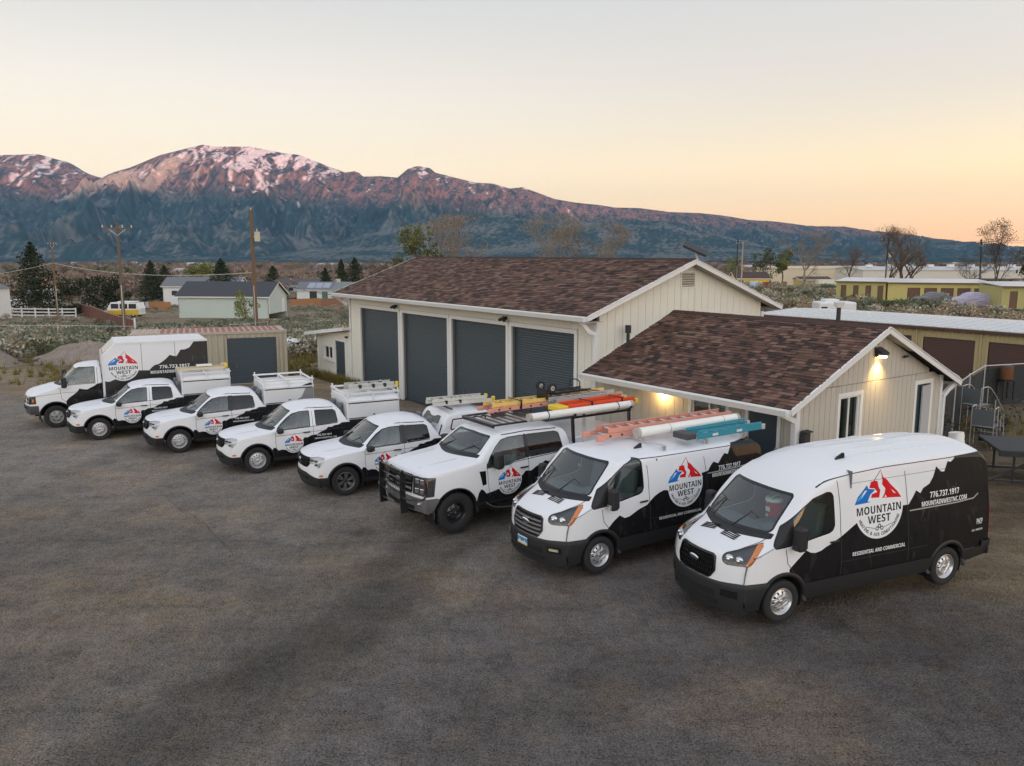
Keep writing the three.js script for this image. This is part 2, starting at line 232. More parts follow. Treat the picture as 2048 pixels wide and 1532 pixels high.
function loft(spec) {
  // the centre line of the top, resampled and smoothed
  const src = spec.profile, line = [], ds = spec.ds ?? 0.028;
  for (let i = 1; i < src.length; i++) {
    const [ax, ay] = src[i - 1], [bx, by] = src[i], L = Math.hypot(bx - ax, by - ay), n = Math.max(1, Math.round(L / ds));
    for (let k = 0; k < n; k++) line.push([lerp(ax, bx, k / n), lerp(ay, by, k / n), i]);
  }
  line.push([...src[src.length - 1], src.length]);
  for (let pass = 0; pass < (spec.smooth ?? 5); pass++) {
    const old = line.map((p) => [...p]);
    for (let i = 1; i < line.length - 1; i++) for (let c = 0; c < 2; c++) line[i][c] = old[i][c] * 0.5 + (old[i - 1][c] + old[i + 1][c]) * 0.25;
  }
  const f = spec, rows = line.length, half = [];
  const N = { a: 5, b: 12, c: 4, d: 15, e: 8, t: 15 };
  const sections = line.map(([x, P]) => {
    const W = f.width(x, P), yb = Math.min(f.bottom(x), P - 0.01), belt = f.belt(x), crown = Math.min(f.crown(x, P), (P - yb) * 0.3), E = P - crown;
    const B = Math.min(belt, E - 0.004), ym = Math.min(lerp(yb, B, 0.42), B - 0.002), Wr = W - f.tumble(x) * Math.max(0, E - B) - Math.min(0.01, E - B), rad = f.radius(x, P), sill = W - (f.tuck?.(x) ?? 0.06);
    const pts = [], q = (a, b, t) => [lerp(a[0], b[0], t), lerp(a[1], b[1], t)];
    const A0 = [sill, yb], A1 = [W + 0.004, ym], A2 = [W - 0.012, B], A3 = [Wr, E], top = (z) => P - crown * (z / Wr) ** 2;
    for (let i = 0; i < N.a; i++) { const t = i / N.a; pts.push([lerp(A0[0], A1[0], 1 - (1 - t) ** 2), lerp(A0[1], A1[1], t)]); }
    const d1 = Math.hypot(A3[0] - A2[0], A3[1] - A2[1]), r1 = Math.min(rad, d1 * 0.48), r2 = Math.min(rad * 1.25, Wr * 0.5), c1 = Math.min(0.045, d1 * 0.3, (B - ym) * 0.4);
    const A2a = q(A2, A1, c1 / Math.max(1e-4, Math.hypot(A2[0] - A1[0], A2[1] - A1[1]))), A2b = q(A2, A3, c1 / Math.max(d1, 1e-4)), A3a = q(A3, A2, r1 / Math.max(d1, 1e-4)), A3b = [Wr - r2, top(Wr - r2)];
    for (let i = 0; i < N.b; i++) { const t = i / N.b; pts.push([lerp(A1[0], A2a[0], t) + 0.006 * Math.sin(Math.PI * t), lerp(A1[1], A2a[1], t)]); }
    for (let i = 0; i < N.c; i++) { const t = i / N.c; pts.push(q(q(A2a, A2, t), q(A2, A2b, t), t)); }
    const bulge = 0.012 * clamp(d1 / 0.5);
    for (let i = 0; i < N.d; i++) { const t = i / N.d; const p = q(A2b, A3a, t); pts.push([p[0] + bulge * Math.sin(Math.PI * t), p[1]]); }
    for (let i = 0; i < N.e; i++) { const t = i / N.e; pts.push(q(q(A3a, A3, t), q(A3, A3b, t), t)); }
    for (let i = 0; i <= N.t; i++) { const z = A3b[0] * (1 - i / N.t); pts.push([z, top(z)]); }
    return pts;
  });
  const m = sections[0].length, cols = 2 * m - 1, pos = new Float32Array(rows * cols * 3), power = f.bowPower ?? 2.3;
  for (let i = 0; i < rows; i++) for (let j = 0; j < cols; j++) {
    const k = j < m ? j : cols - 1 - j, [z, y] = sections[i][k], sign = j < m ? 1 : -1, x0 = line[i][0], W = f.width(x0, line[i][1]);
    let x = x0 + f.bow(x0, line[i][1]) * Math.min(1, z / W) ** power, zz = z;
    if (f.shape) [x, zz] = f.shape(x, y, z);
    pos.set([x, y, zz * sign], (i * cols + j) * 3);
  }
  const index = [];
  for (let i = 0; i < rows - 1; i++) for (let j = 0; j < cols - 1; j++) { const a = i * cols + j, b = a + 1, c = a + cols, d = c + 1; index.push(a, b, c, b, d, c); }
  const g = geo(pos, null, null, null, index), nor = Float32Array.from(g.attributes.normal.array);
  // normals out of the body
  let flip = 0; for (let i = 0; i < rows * cols; i++) flip += nor[i * 3 + 2] * pos[i * 3 + 2] + nor[i * 3 + 1] * 0.3; if (flip < 0) for (let i = 0; i < nor.length; i++) nor[i] *= -1;
  const piece = { pos: Array.from(pos), nor: Array.from(nor), tri: flip < 0 ? index.reverse() : index };
  // where the left side is at (x, y)
  const side = [];
  for (let i = 0; i < rows - 1; i++) for (let j = 0; j < N.a + N.b + N.c + N.d + N.e - 1; j++) side.push([i * cols + j, i * cols + j + 1, (i + 1) * cols + j, (i + 1) * cols + j + 1]);
  const P = (i) => [pos[i * 3], pos[i * 3 + 1], pos[i * 3 + 2]];
  const inTri = (p, a, b, c) => { const d = (b[1] - c[1]) * (a[0] - c[0]) + (c[0] - b[0]) * (a[1] - c[1]); if (Math.abs(d) < 1e-12) return null; const u = ((b[1] - c[1]) * (p[0] - c[0]) + (c[0] - b[0]) * (p[1] - c[1])) / d, v = ((c[1] - a[1]) * (p[0] - c[0]) + (a[0] - c[0]) * (p[1] - c[1])) / d; return u > -1e-3 && v > -1e-3 && u + v < 1.001 ? [u, v] : null; };
  const bins = new Map(), per = N.a + N.b + N.c + N.d + N.e - 1;
  side.forEach((q, k) => { const xs = q.map((i) => pos[i * 3]), lo = Math.floor(Math.min(...xs) * 20), hi = Math.floor(Math.max(...xs) * 20); for (let b = lo; b <= hi; b++) { if (!bins.has(b)) bins.set(b, []); bins.get(b).push(q); } });
  const zAt = (x, y, strict) => { let best = -1; for (const [a, b, c, d] of bins.get(Math.floor(x * 20)) ?? []) { for (const t of [[a, b, c], [b, d, c]]) { const A = P(t[0]), B = P(t[1]), C = P(t[2]); if (Math.max(A[0], B[0], C[0]) < x || Math.min(A[0], B[0], C[0]) > x) continue; const h = inTri([x, y], A, B, C); if (h) best = Math.max(best, h[0] * A[2] + h[1] * B[2] + (1 - h[0] - h[1]) * C[2]); } } return best < 0 ? (strict ? null : f.width(x, y)) : best; };
  const topAt = (x, z) => { let best = -1; for (let i = 0; i < rows - 1; i++) for (let j = 0; j < m - 1; j++) { const q = [i * cols + j, i * cols + j + 1, (i + 1) * cols + j, (i + 1) * cols + j + 1]; if (Math.min(...q.map((k) => pos[k * 3])) > x || Math.max(...q.map((k) => pos[k * 3])) < x) continue; for (const t of [[q[0], q[1], q[2]], [q[1], q[3], q[2]]]) { const [A, B, C] = t.map(P), h = inTri([x, Math.abs(z)], [A[0], A[2]], [B[0], B[2]], [C[0], C[2]]); if (h) best = Math.max(best, h[0] * A[1] + h[1] * B[1] + (1 - h[0] - h[1]) * C[1]); } } return best; };
  return { piece, zAt, topAt };
}
function cut(piece, f) {                                            // [where f < 0, where f >= 0]
  const n = piece.pos.length / 3, val = new Float64Array(n);
  for (let i = 0; i < n; i++) { val[i] = f(piece.pos[i * 3], piece.pos[i * 3 + 1], piece.pos[i * 3 + 2]); if (Math.abs(val[i]) < 1e-6) val[i] = 1e-6; }
  const out = [0, 1].map(() => ({ pos: [], nor: [], tri: [], map: new Map() }));
  const vert = (o, i) => { let k = o.map.get(i); if (k === undefined) { k = o.pos.length / 3; for (let c = 0; c < 3; c++) { o.pos.push(piece.pos[i * 3 + c]); o.nor.push(piece.nor[i * 3 + c]); } o.map.set(i, k); } return k; };
  const mid = (o, i, j) => { const key = i < j ? `${i}_${j}` : `${j}_${i}`; let k = o.map.get(key); if (k === undefined) { k = o.pos.length / 3; const t = val[i] / (val[i] - val[j]); for (let c = 0; c < 3; c++) { o.pos.push(lerp(piece.pos[i * 3 + c], piece.pos[j * 3 + c], t)); o.nor.push(lerp(piece.nor[i * 3 + c], piece.nor[j * 3 + c], t)); } o.map.set(key, k); } return k; };
  for (let t = 0; t < piece.tri.length; t += 3) {
    const v = [piece.tri[t], piece.tri[t + 1], piece.tri[t + 2]], s = v.map((i) => val[i] < 0), k = s[0] + s[1] + s[2];
    if (k === 3 || k === 0) { const o = out[k ? 0 : 1]; o.tri.push(vert(o, v[0]), vert(o, v[1]), vert(o, v[2])); continue; }
    const lone = k === 1 ? s.indexOf(true) : s.indexOf(false), a = v[lone], b = v[(lone + 1) % 3], c = v[(lone + 2) % 3], one = out[k === 1 ? 0 : 1], two = out[k === 1 ? 1 : 0];
    one.tri.push(vert(one, a), mid(one, a, b), mid(one, a, c));
    const p = mid(two, a, b), q = mid(two, a, c), B = vert(two, b), C = vert(two, c); two.tri.push(p, B, C, p, C, q);
  }
  return out;
}
const halves = (p) => cut(p, (x, y, z) => -z);                      // [left, right]
function skin(piece, offset = 0, uvOf) {                             // a piece as a geometry, moved out along its normals
  const n = piece.pos.length / 3, pos = new Float32Array(n * 3), uv = new Float32Array(n * 2);
  for (let i = 0; i < n; i++) {
    const [x, y, z] = [0, 1, 2].map((c) => piece.pos[i * 3 + c]), o = typeof offset === 'function' ? offset(x, y, z) : offset, l = Math.hypot(piece.nor[i * 3], piece.nor[i * 3 + 1], piece.nor[i * 3 + 2]) || 1;
    for (let c = 0; c < 3; c++) pos[i * 3 + c] = piece.pos[i * 3 + c] + (piece.nor[i * 3 + c] / l) * o;
    if (uvOf) uv.set(uvOf(x, y, z), i * 2);
  }
  const g = geo(pos, piece.nor, uv, null, piece.tri); if (offset) g.computeVertexNormals(); return g;
}
function rim(piece, d0, d1) {                                       // a wall along the open edge of a piece from offset d0 to d1
  const count = new Map(); for (let t = 0; t < piece.tri.length; t += 3) for (let k = 0; k < 3; k++) { const a = piece.tri[t + k], b = piece.tri[t + ((k + 1) % 3)], key = a < b ? `${a}_${b}` : `${b}_${a}`; count.set(key, count.has(key) ? null : [a, b]); }
  const pos = []; const P = (i, d) => { const l = Math.hypot(piece.nor[i * 3], piece.nor[i * 3 + 1], piece.nor[i * 3 + 2]) || 1; return [0, 1, 2].map((c) => piece.pos[i * 3 + c] + (piece.nor[i * 3 + c] / l) * d); };
  for (const e of count.values()) if (e) { const [a, b] = e; pos.push(...P(a, d0), ...P(b, d0), ...P(b, d1), ...P(a, d0), ...P(b, d1), ...P(a, d1)); }
  return geo(pos);
}
function ribbon(body, pts, w, out = 0.003, both = true, thick = 0.0) { // a narrow strip along a path on the side
  const fine = []; for (let i = 1; i < pts.length; i++) { const L = Math.hypot(pts[i][0] - pts[i - 1][0], pts[i][1] - pts[i - 1][1]), n = Math.max(1, Math.ceil(L / 0.06)); for (let k = 0; k < n; k++) fine.push([lerp(pts[i - 1][0], pts[i][0], k / n), lerp(pts[i - 1][1], pts[i][1], k / n)]); } fine.push(pts[pts.length - 1]);
  const P = [], I = [], ok = fine.filter((p) => body.zAt(p[0], p[1] + w, true) !== null && body.zAt(p[0], p[1] - w, true) !== null && body.zAt(p[0] + w, p[1], true) !== null); fine.length = 0; fine.push(...ok);
  fine.forEach((p, i) => { const a = fine[Math.max(0, i - 1)], b = fine[Math.min(fine.length - 1, i + 1)], l = Math.hypot(b[0] - a[0], b[1] - a[1]) || 1, nx = -(b[1] - a[1]) / l, ny = (b[0] - a[0]) / l; for (const s of [-1, 1]) { const x = p[0] + nx * w * s * 0.5, y = p[1] + ny * w * s * 0.5; P.push(x, y, body.zAt(x, y) + out); } });
  for (let i = 0; i < fine.length - 1; i++) I.push(i * 2, i * 2 + 1, i * 2 + 2, i * 2 + 1, i * 2 + 3, i * 2 + 2);
  const g = geo(P, null, null, null, I); return both ? merge([g, g.clone().scale(1, 1, -1)]) : g;
}
// ---------------------------------------------------------------- vehicle materials
const M = {
  paint: (map) => mat(map ? [1, 1, 1] : [0.76, 0.76, 0.775], 0.55, { map: map ?? null, specularIntensity: 0.25, clearcoat: 0.4, clearcoatRoughness: 0.03 }),
  plastic: mat([0.015, 0.016, 0.018], 0.6), gloss: mat([0.012, 0.012, 0.013], 0.18), rubber: mat([0.018, 0.018, 0.019], 0.82),
  seam: mat([0.03, 0.03, 0.032], 0.8), under: mat([0.008, 0.008, 0.008], 0.95), lining: mat([0.13, 0.145, 0.148], 0.9), seat: mat([0.15, 0.16, 0.165], 0.9),
  steel: mat([0.62, 0.62, 0.64], 0.32, { metalness: 0.85 }), darksteel: mat([0.10, 0.10, 0.105], 0.4, { metalness: 0.8 }), chrome: mat([0.8, 0.8, 0.82], 0.12, { metalness: 1 }), black: mat([0.01, 0.01, 0.011], 0.3),
  glass: mat([0.66, 0.78, 0.76], 0.015, { transmission: 1, thickness: 0, ior: 2.0 }), tint: mat([0.10, 0.115, 0.12], 0.015, { transmission: 1, thickness: 0, ior: 1.6 }),
  lens: mat([0.95, 0.96, 0.97], 0.03, { transmission: 1, thickness: 0, ior: 1.5 }), amber: mat([0.72, 0.20, 0.02], 0.25, { clearcoat: 1 }), red: mat([0.30, 0.012, 0.012], 0.2, { clearcoat: 1 }),
  reflector: mat([0.55, 0.56, 0.58], 0.2, { metalness: 0.9 }), smoke: mat([0.06, 0.062, 0.065], 0.3), white: mat([0.72, 0.72, 0.73], 0.45), alloy: mat([0.55, 0.55, 0.57], 0.3, { metalness: 0.9 }),
  dark: mat([0.02, 0.02, 0.022], 0.4),
};
// ---------------------------------------------------------------- printed vehicle wraps
function drawLogo(g, r) {                                           // centred, metres, y down
  const s = r / 0.55, q = (X, Y) => [((X - 695) / 485) * s, ((Y + 0.15 * (X - 695) - 647) / 678) * s];
  const poly = (c, pts) => { g.fillStyle = c; g.beginPath(); pts.forEach((p, i) => (i ? g.lineTo(...q(...p)) : g.moveTo(...q(...p)))); g.closePath(); g.fill(); };
  g.fillStyle = '#e6e6e8'; g.beginPath(); g.arc(0, 0, r, 0, 7); g.fill();
  poly('#e6e6e8', [[735, 225], [560, 400], [400, 650], [970, 560]]);
  poly('#1f6fc0', [[430, 637], [468, 548], [576, 418], [588, 455], [662, 462], [604, 520], [572, 598], [608, 602]]);
  poly('#3fa0e6', [[452, 600], [515, 500], [560, 470], [520, 560]]); poly('#e6e6e8', [[505, 560], [545, 480], [575, 470], [540, 520]]);
  const red = '#cf1620';
  poly(red, [[598, 445], [618, 378], [660, 362], [692, 368], [698, 430], [716, 470], [700, 552], [610, 556], [622, 515], [682, 490], [655, 450]]);
  poly(red, [[735, 240], [755, 320], [798, 352], [832, 402], [903, 478], [946, 548], [733, 556], [762, 500], [772, 450], [738, 402], [746, 360]]);
  poly('#e6e6e8', [[805, 405], [835, 455], [890, 505], [860, 500]]); poly('#e6e6e8', [[770, 520], [785, 545], [755, 550]]);
  g.strokeStyle = '#30343c'; g.lineWidth = 0.012 * s; g.beginPath(); g.moveTo(...q(735, 240)); g.lineTo(...q(655, 362)); g.moveTo(...q(576, 418)); g.lineTo(...q(470, 560)); g.stroke();
  g.fillStyle = '#1c1f24'; g.textAlign = 'center'; g.textBaseline = 'alphabetic';
  const word = (t, y, w, h) => { g.save(); g.font = 'bold 100px sans-serif'; const k = w / g.measureText(t).width; g.translate(0, y); g.scale(k, h / 72); g.fillText(t, 0, 0); g.restore(); };
  word('MOUNTAIN', 0.115 * s, 1.04 * s, 0.13 * s); word('WEST', 0.275 * s, 0.52 * s, 0.13 * s);
  g.lineWidth = 0.008 * s; g.beginPath(); g.moveTo(-0.3 * s, 0.32 * s); g.lineTo(-0.1 * s, 0.37 * s); g.moveTo(0.3 * s, 0.32 * s); g.lineTo(0.1 * s, 0.37 * s); g.stroke();
  for (const [x, y] of [[-0.055, 0.375], [0, 0.335], [0.055, 0.375]]) { g.beginPath(); g.arc(x * s, y * s, 0.028 * s, 0, 7); g.lineWidth = 0.016 * s; g.stroke(); }
  const arc = 'HEATING & AIR CONDITIONING'; g.font = 'bold 100px sans-serif';
  [...arc].forEach((ch, i) => { const a = lerp(1.12, -1.12, i / (arc.length - 1)); g.save(); g.rotate(a); g.translate(0, 0.505 * s); g.scale(0.00078 * s, 0.00078 * s); g.fillText(ch, 0, 0); g.restore(); });
}
function wrap({ x0, x1, h, peaks, logo, words = [], seed, grey }) {
  const t = canvasTexture(2048, 1024, (g, W, H) => {
    const r = rng(seed), sx = W / (x1 - x0), sy = H / h, X = (x) => (x - x0) * sx, Y = (y) => H - y * sy;
    g.fillStyle = '#e3e3e6'; g.fillRect(0, 0, W, H);
    g.save(); g.beginPath(); peaks.forEach((p, i) => (i ? g.lineTo(X(p[0]), Y(p[1])) : g.moveTo(X(p[0]), Y(p[1])))); g.closePath(); g.clip();
    g.fillStyle = '#161619'; g.fillRect(0, 0, W, H);
    for (let i = 0; i < 420; i++) {                                  // facets of the printed rock face
      const x = lerp(x0, x1, r()), y = h * r() ** 0.8, l = 0.08 + 0.34 * r(), a = -0.9 - 0.8 * r(), c = (8 + 66 * r() * r()) | 0, k = lerp(0.2, 0.55, r());
      g.fillStyle = `rgba(${c + 1},${c + 1},${c + 4},0.75)`; g.beginPath(); g.moveTo(X(x), Y(y)); g.lineTo(X(x + l * Math.cos(a)), Y(y + l * Math.sin(a))); g.lineTo(X(x + l * k * Math.cos(a + 0.75)), Y(y + l * k * Math.sin(a + 0.75))); g.closePath(); g.fill();
    }
    g.restore();
    if (grey) { g.fillStyle = '#8d8d90'; g.beginPath(); grey.forEach((p, i) => (i ? g.lineTo(X(p[0]), Y(p[1])) : g.moveTo(X(p[0]), Y(p[1])))); g.closePath(); g.fill(); }
    if (logo) { g.save(); g.translate(X(logo[0]), Y(logo[1])); g.scale(sx, sy); drawLogo(g, logo[2]); g.restore(); }
    for (const [text, x, y, w, hh, color = '#f0f0f0'] of words) { g.save(); g.fillStyle = color; g.font = 'bold 100px sans-serif'; g.textAlign = 'left'; const k = (w * sx) / g.measureText(text).width; g.translate(X(x), Y(y)); g.scale(k, (hh * sy) / 72); g.fillText(text, 0, 0); g.restore(); }
    for (let i = 0; i < 900; i++) { g.fillStyle = `rgba(120,112,100,${0.05 * r()})`; const y = h * r() ** 2.5 * 0.4; g.fillRect(X(lerp(x0, x1, r())), Y(y), 3 + 14 * r(), 1 + 5 * r()); }  // road dirt low down
  });
  t.wrapS = t.wrapT = THREE.ClampToEdgeWrapping;
  return { texture: t, uv: (x, y) => [(x - x0) / (x1 - x0), y / h] };
}
// ---------------------------------------------------------------- wheels
const wheelKinds = new Map();
function wheelParts(kind) {
  if (wheelKinds.has(kind.name)) return wheelKinds.get(kind.name);
  const { r, w, rr } = kind, P = (a) => a.map(([x, y]) => new THREE.Vector2(x, y)), zup = (g) => g.rotateX(Math.PI / 2);
  const tyre = [zup(new THREE.LatheGeometry(P([[rr * 0.98, w * 0.36], [rr * 1.03, w * 0.46], [lerp(rr, r, 0.5), w * 0.52], [r * 0.955, w * 0.47], [r * 0.99, w * 0.38], [r, w * 0.24], [r, w * 0.1], [r * 0.985, w * 0.09], [r * 0.985, w * 0.05], [r, w * 0.04], [r, -w * 0.04], [r * 0.985, -w * 0.05], [r * 0.985, -w * 0.09], [r, -w * 0.1], [r, -w * 0.24], [r * 0.99, -w * 0.38], [r * 0.955, -w * 0.47], [lerp(rr, r, 0.5), -w * 0.52], [rr, -w * 0.42]]), 48))];
  if (kind.lugs) for (let i = 0; i < 36; i++) for (const s of [-1, 1]) tyre.push(box(0.045, 0.03, w * 0.2, 0, r + 0.002, 0).translate(0, 0, s * w * 0.36).rotateZ(((i + (s > 0 ? 0.5 : 0)) / 36) * 2 * Math.PI));
  const barrel = zup(new THREE.LatheGeometry(P([[rr * 0.86, -w * 0.3], [rr * 0.86, w * 0.22], [rr * 0.93, w * 0.34], [rr * 1.0, w * 0.40], [rr * 1.0, w * 0.44], [rr * 0.955, w * 0.44], [rr * 0.93, w * 0.37], [rr * 0.85, w * 0.26]]), 40));
  const s = new THREE.Shape(); s.absarc(0, 0, rr * 0.87, 0, 2 * Math.PI);
  let face;
  if (kind.spokes) {                                                // an alloy wheel: pairs of spokes
    const list = []; for (let i = 0; i < kind.spokes; i++) for (const d of [-0.16, 0.16]) { const a = (i / kind.spokes) * 2 * Math.PI; list.push(beam([Math.cos(a) * rr * 0.18, Math.sin(a) * rr * 0.18, w * 0.26], [Math.cos(a + d) * rr * 0.9, Math.sin(a + d) * rr * 0.9, w * 0.34], 0.035, 0.04, [0, 0, 1])); }
    face = merge(list);
  } else {
    for (let i = 0; i < kind.holes; i++) { const a = ((i + 0.5) / kind.holes) * 2 * Math.PI, h = new THREE.Path(); h.absellipse(Math.cos(a) * rr * 0.63, Math.sin(a) * rr * 0.63, rr * (kind.hole ?? 0.105), rr * (kind.hole ?? 0.105) * 0.82, 0, 2 * Math.PI, true, a); s.holes.push(h); }
    const flat = new THREE.ExtrudeGeometry(s, { depth: 0.012, bevelEnabled: true, bevelSize: 0.006, bevelThickness: 0.008, bevelSegments: 2, curveSegments: 20 }).translate(0, 0, w * 0.2), p = flat.attributes.position;
    for (let i = 0; i < p.count; i++) { const d = Math.hypot(p.getX(i), p.getY(i)) / rr; p.setZ(i, p.getZ(i) + w * 0.13 * Math.exp(-(((d - 0.5) / 0.2) ** 2)) - (d < 0.36 ? 0.0 : 0)); } flat.computeVertexNormals(); face = flat;
  }
  const hub = [zup(new THREE.LatheGeometry(P([[0.0001, w * 0.46], [rr * 0.13, w * 0.45], [rr * 0.16, w * 0.4], [rr * 0.17, w * 0.28], [rr * 0.3, w * 0.26]]), 24))];
  for (let i = 0; i < kind.nuts; i++) { const a = (i / kind.nuts) * 2 * Math.PI; hub.push(bar([Math.cos(a) * rr * 0.32, Math.sin(a) * rr * 0.32, w * 0.22], [Math.cos(a) * rr * 0.32, Math.sin(a) * rr * 0.32, w * 0.4], 0.014, 6)); }
  const back = zup(new THREE.CylinderGeometry(rr * 0.9, rr * 0.9, 0.02, 32));
  const out = { tyre: merge(tyre), rim: merge([barrel, face]), hub: merge(hub), brake: back, kind }; wheelKinds.set(kind.name, out); return out;
}
function addWheels(t, kind, places) {                               // places: [x, half track]
  const p = wheelParts(kind);
  for (const [x, track] of places) for (const s of [1, -1]) {
    const g = new THREE.Group(); g.name = 'wheel'; g.position.set(x, kind.r, s * (track - kind.w / 2)); g.rotation.set(0, s > 0 ? 0 : Math.PI, 0); t.add(g);
    part('tyre', p.tyre, M.rubber, g).rotation.z = x; part('rim', p.rim, kind.rimMat, g).rotation.z = 0.4 + x; part('hubcap', p.hub, kind.hubMat, g); part('brake_disc', p.brake, M.under, g);
  }
}
// ---------------------------------------------------------------- shared fittings
function lines(t, name, list, material) {                             // strips on the left side, and their like on the right
  for (const g of list) { part(name, g, material, t); part(name, g.clone().scale(1, 1, -1), material, t); }
}
function mirrors(t, x, y, z, w, h, armY = 0) {
  for (const s of [1, -1]) {
    const m = part('wing_mirror', [rbox(0.17, h, w, 0.055, x, y, s * (z + w / 2 + 0.05), 3), beam([x - 0.02, y - h * 0.25 + armY, s * (z - 0.06)], [x, y - h * 0.2, s * (z + 0.12)], 0.06, 0.07)], M.plastic, t);
    part('mirror_glass', box(0.006, h * 0.78, w * 0.8, x + 0.087, y, s * (z + w / 2 + 0.05)), M.chrome, m);
  }
}
function cabin(t, { x0, x1, floor, half, dashY, seatX, wheelX, rows = 1 }) {   // dashboard, seats and steering wheel behind the glass
  part('dashboard', [rbox(0.5, 0.26, half * 2 - 0.12, 0.08, x0 + 0.28, dashY - 0.13, 0), rbox(0.3, 0.09, 0.42, 0.04, x0 + 0.42, dashY + 0.02, half * 0.45)], M.lining, t);
  for (let r = 0; r < rows; r++) for (const s of [1, -1]) { const X = seatX + r * 0.86; part('seat', [rbox(0.5, 0.16, 0.48, 0.06, X - 0.18, floor + 0.36, s * half * 0.46), rbox(0.15, 0.66, 0.48, 0.06, 0, 0.33, 0).rotateZ(-0.2).translate(X + 0.1, floor + 0.38, s * half * 0.46), rbox(0.1, 0.17, 0.26, 0.04, X + 0.27, floor + 1.12, s * half * 0.46)], M.seat, t); }
  const w = new THREE.TorusGeometry(0.19, 0.016, 8, 28).rotateY(Math.PI / 2).rotateZ(-0.45).translate(wheelX, dashY + 0.03, half * 0.46);
  part('steering_wheel', [w, bar([wheelX - 0.14, dashY - 0.05, half * 0.46], [wheelX, dashY + 0.03, half * 0.46], 0.03)], M.plastic, t);
}
function wiper(t, a, b, c) { part('wiper', [bar(a, b, 0.011, 6), bar([b[0] - (c[0] - b[0]) * 0.8, b[1] - (c[1] - b[1]) * 0.8, b[2] - (c[2] - b[2]) * 0.8], c, 0.008, 6)], M.black, t); }
function addPart(t, name, piece, material, off = 0, uv) { return piece.tri.length ? part(name, skin(piece, off, uv), material, t) : null; }
const SIDE = (f, z0 = 0.5) => (x, y, z) => Math.max(f(x, y), z0 - Math.abs(z));
const arch = (xc, yc, R) => (x, y) => Math.hypot(x - xc, y - yc) - R;
function archRings(t, body, xc, yc, R, wide, material, zAtEdge, out = 0.02) {   // a moulding round the wheel arch
  for (const s of [1, -1]) {
    const P = [], I = [], n = 30; for (let i = 0; i <= n; i++) { const a = lerp(-0.12, Math.PI + 0.12, i / n); [[R - 0.008, 0.03], [R - 0.004, -out * 0.7], [R + wide * 0.5, -out], [R + wide, 0.004]].forEach(([q, d]) => { const x = xc + Math.cos(a) * q, y = yc + Math.sin(a) * q; P.push(x, y, s * ((zAtEdge ?? body.zAt(xc + Math.cos(a) * (R + wide), yc + Math.sin(a) * (R + wide))) - d)); }); }
    for (let i = 0; i < n; i++) for (let k = 0; k < 3; k++) { const a = i * 4 + k; I.push(a, a + 1, a + 4, a + 1, a + 5, a + 4); }
    part('wheel_arch', geo(P, null, null, null, I), material, t);
    const Q = [], J = []; for (let i = 0; i <= 20; i++) { const a = lerp(-0.4, Math.PI + 0.4, i / 20); Q.push(xc + Math.cos(a) * (R + 0.005), yc + Math.sin(a) * (R + 0.005), s * (zAtEdge ?? 0.96), xc + Math.cos(a) * (R + 0.005), yc + Math.sin(a) * (R + 0.005), s * 0.5); } for (let i = 0; i < 20; i++) { const a = i * 2; J.push(a, a + 1, a + 2, a + 1, a + 3, a + 2); }
    part('wheel_well', geo(Q, null, null, null, J), M.under, t);
  }
}
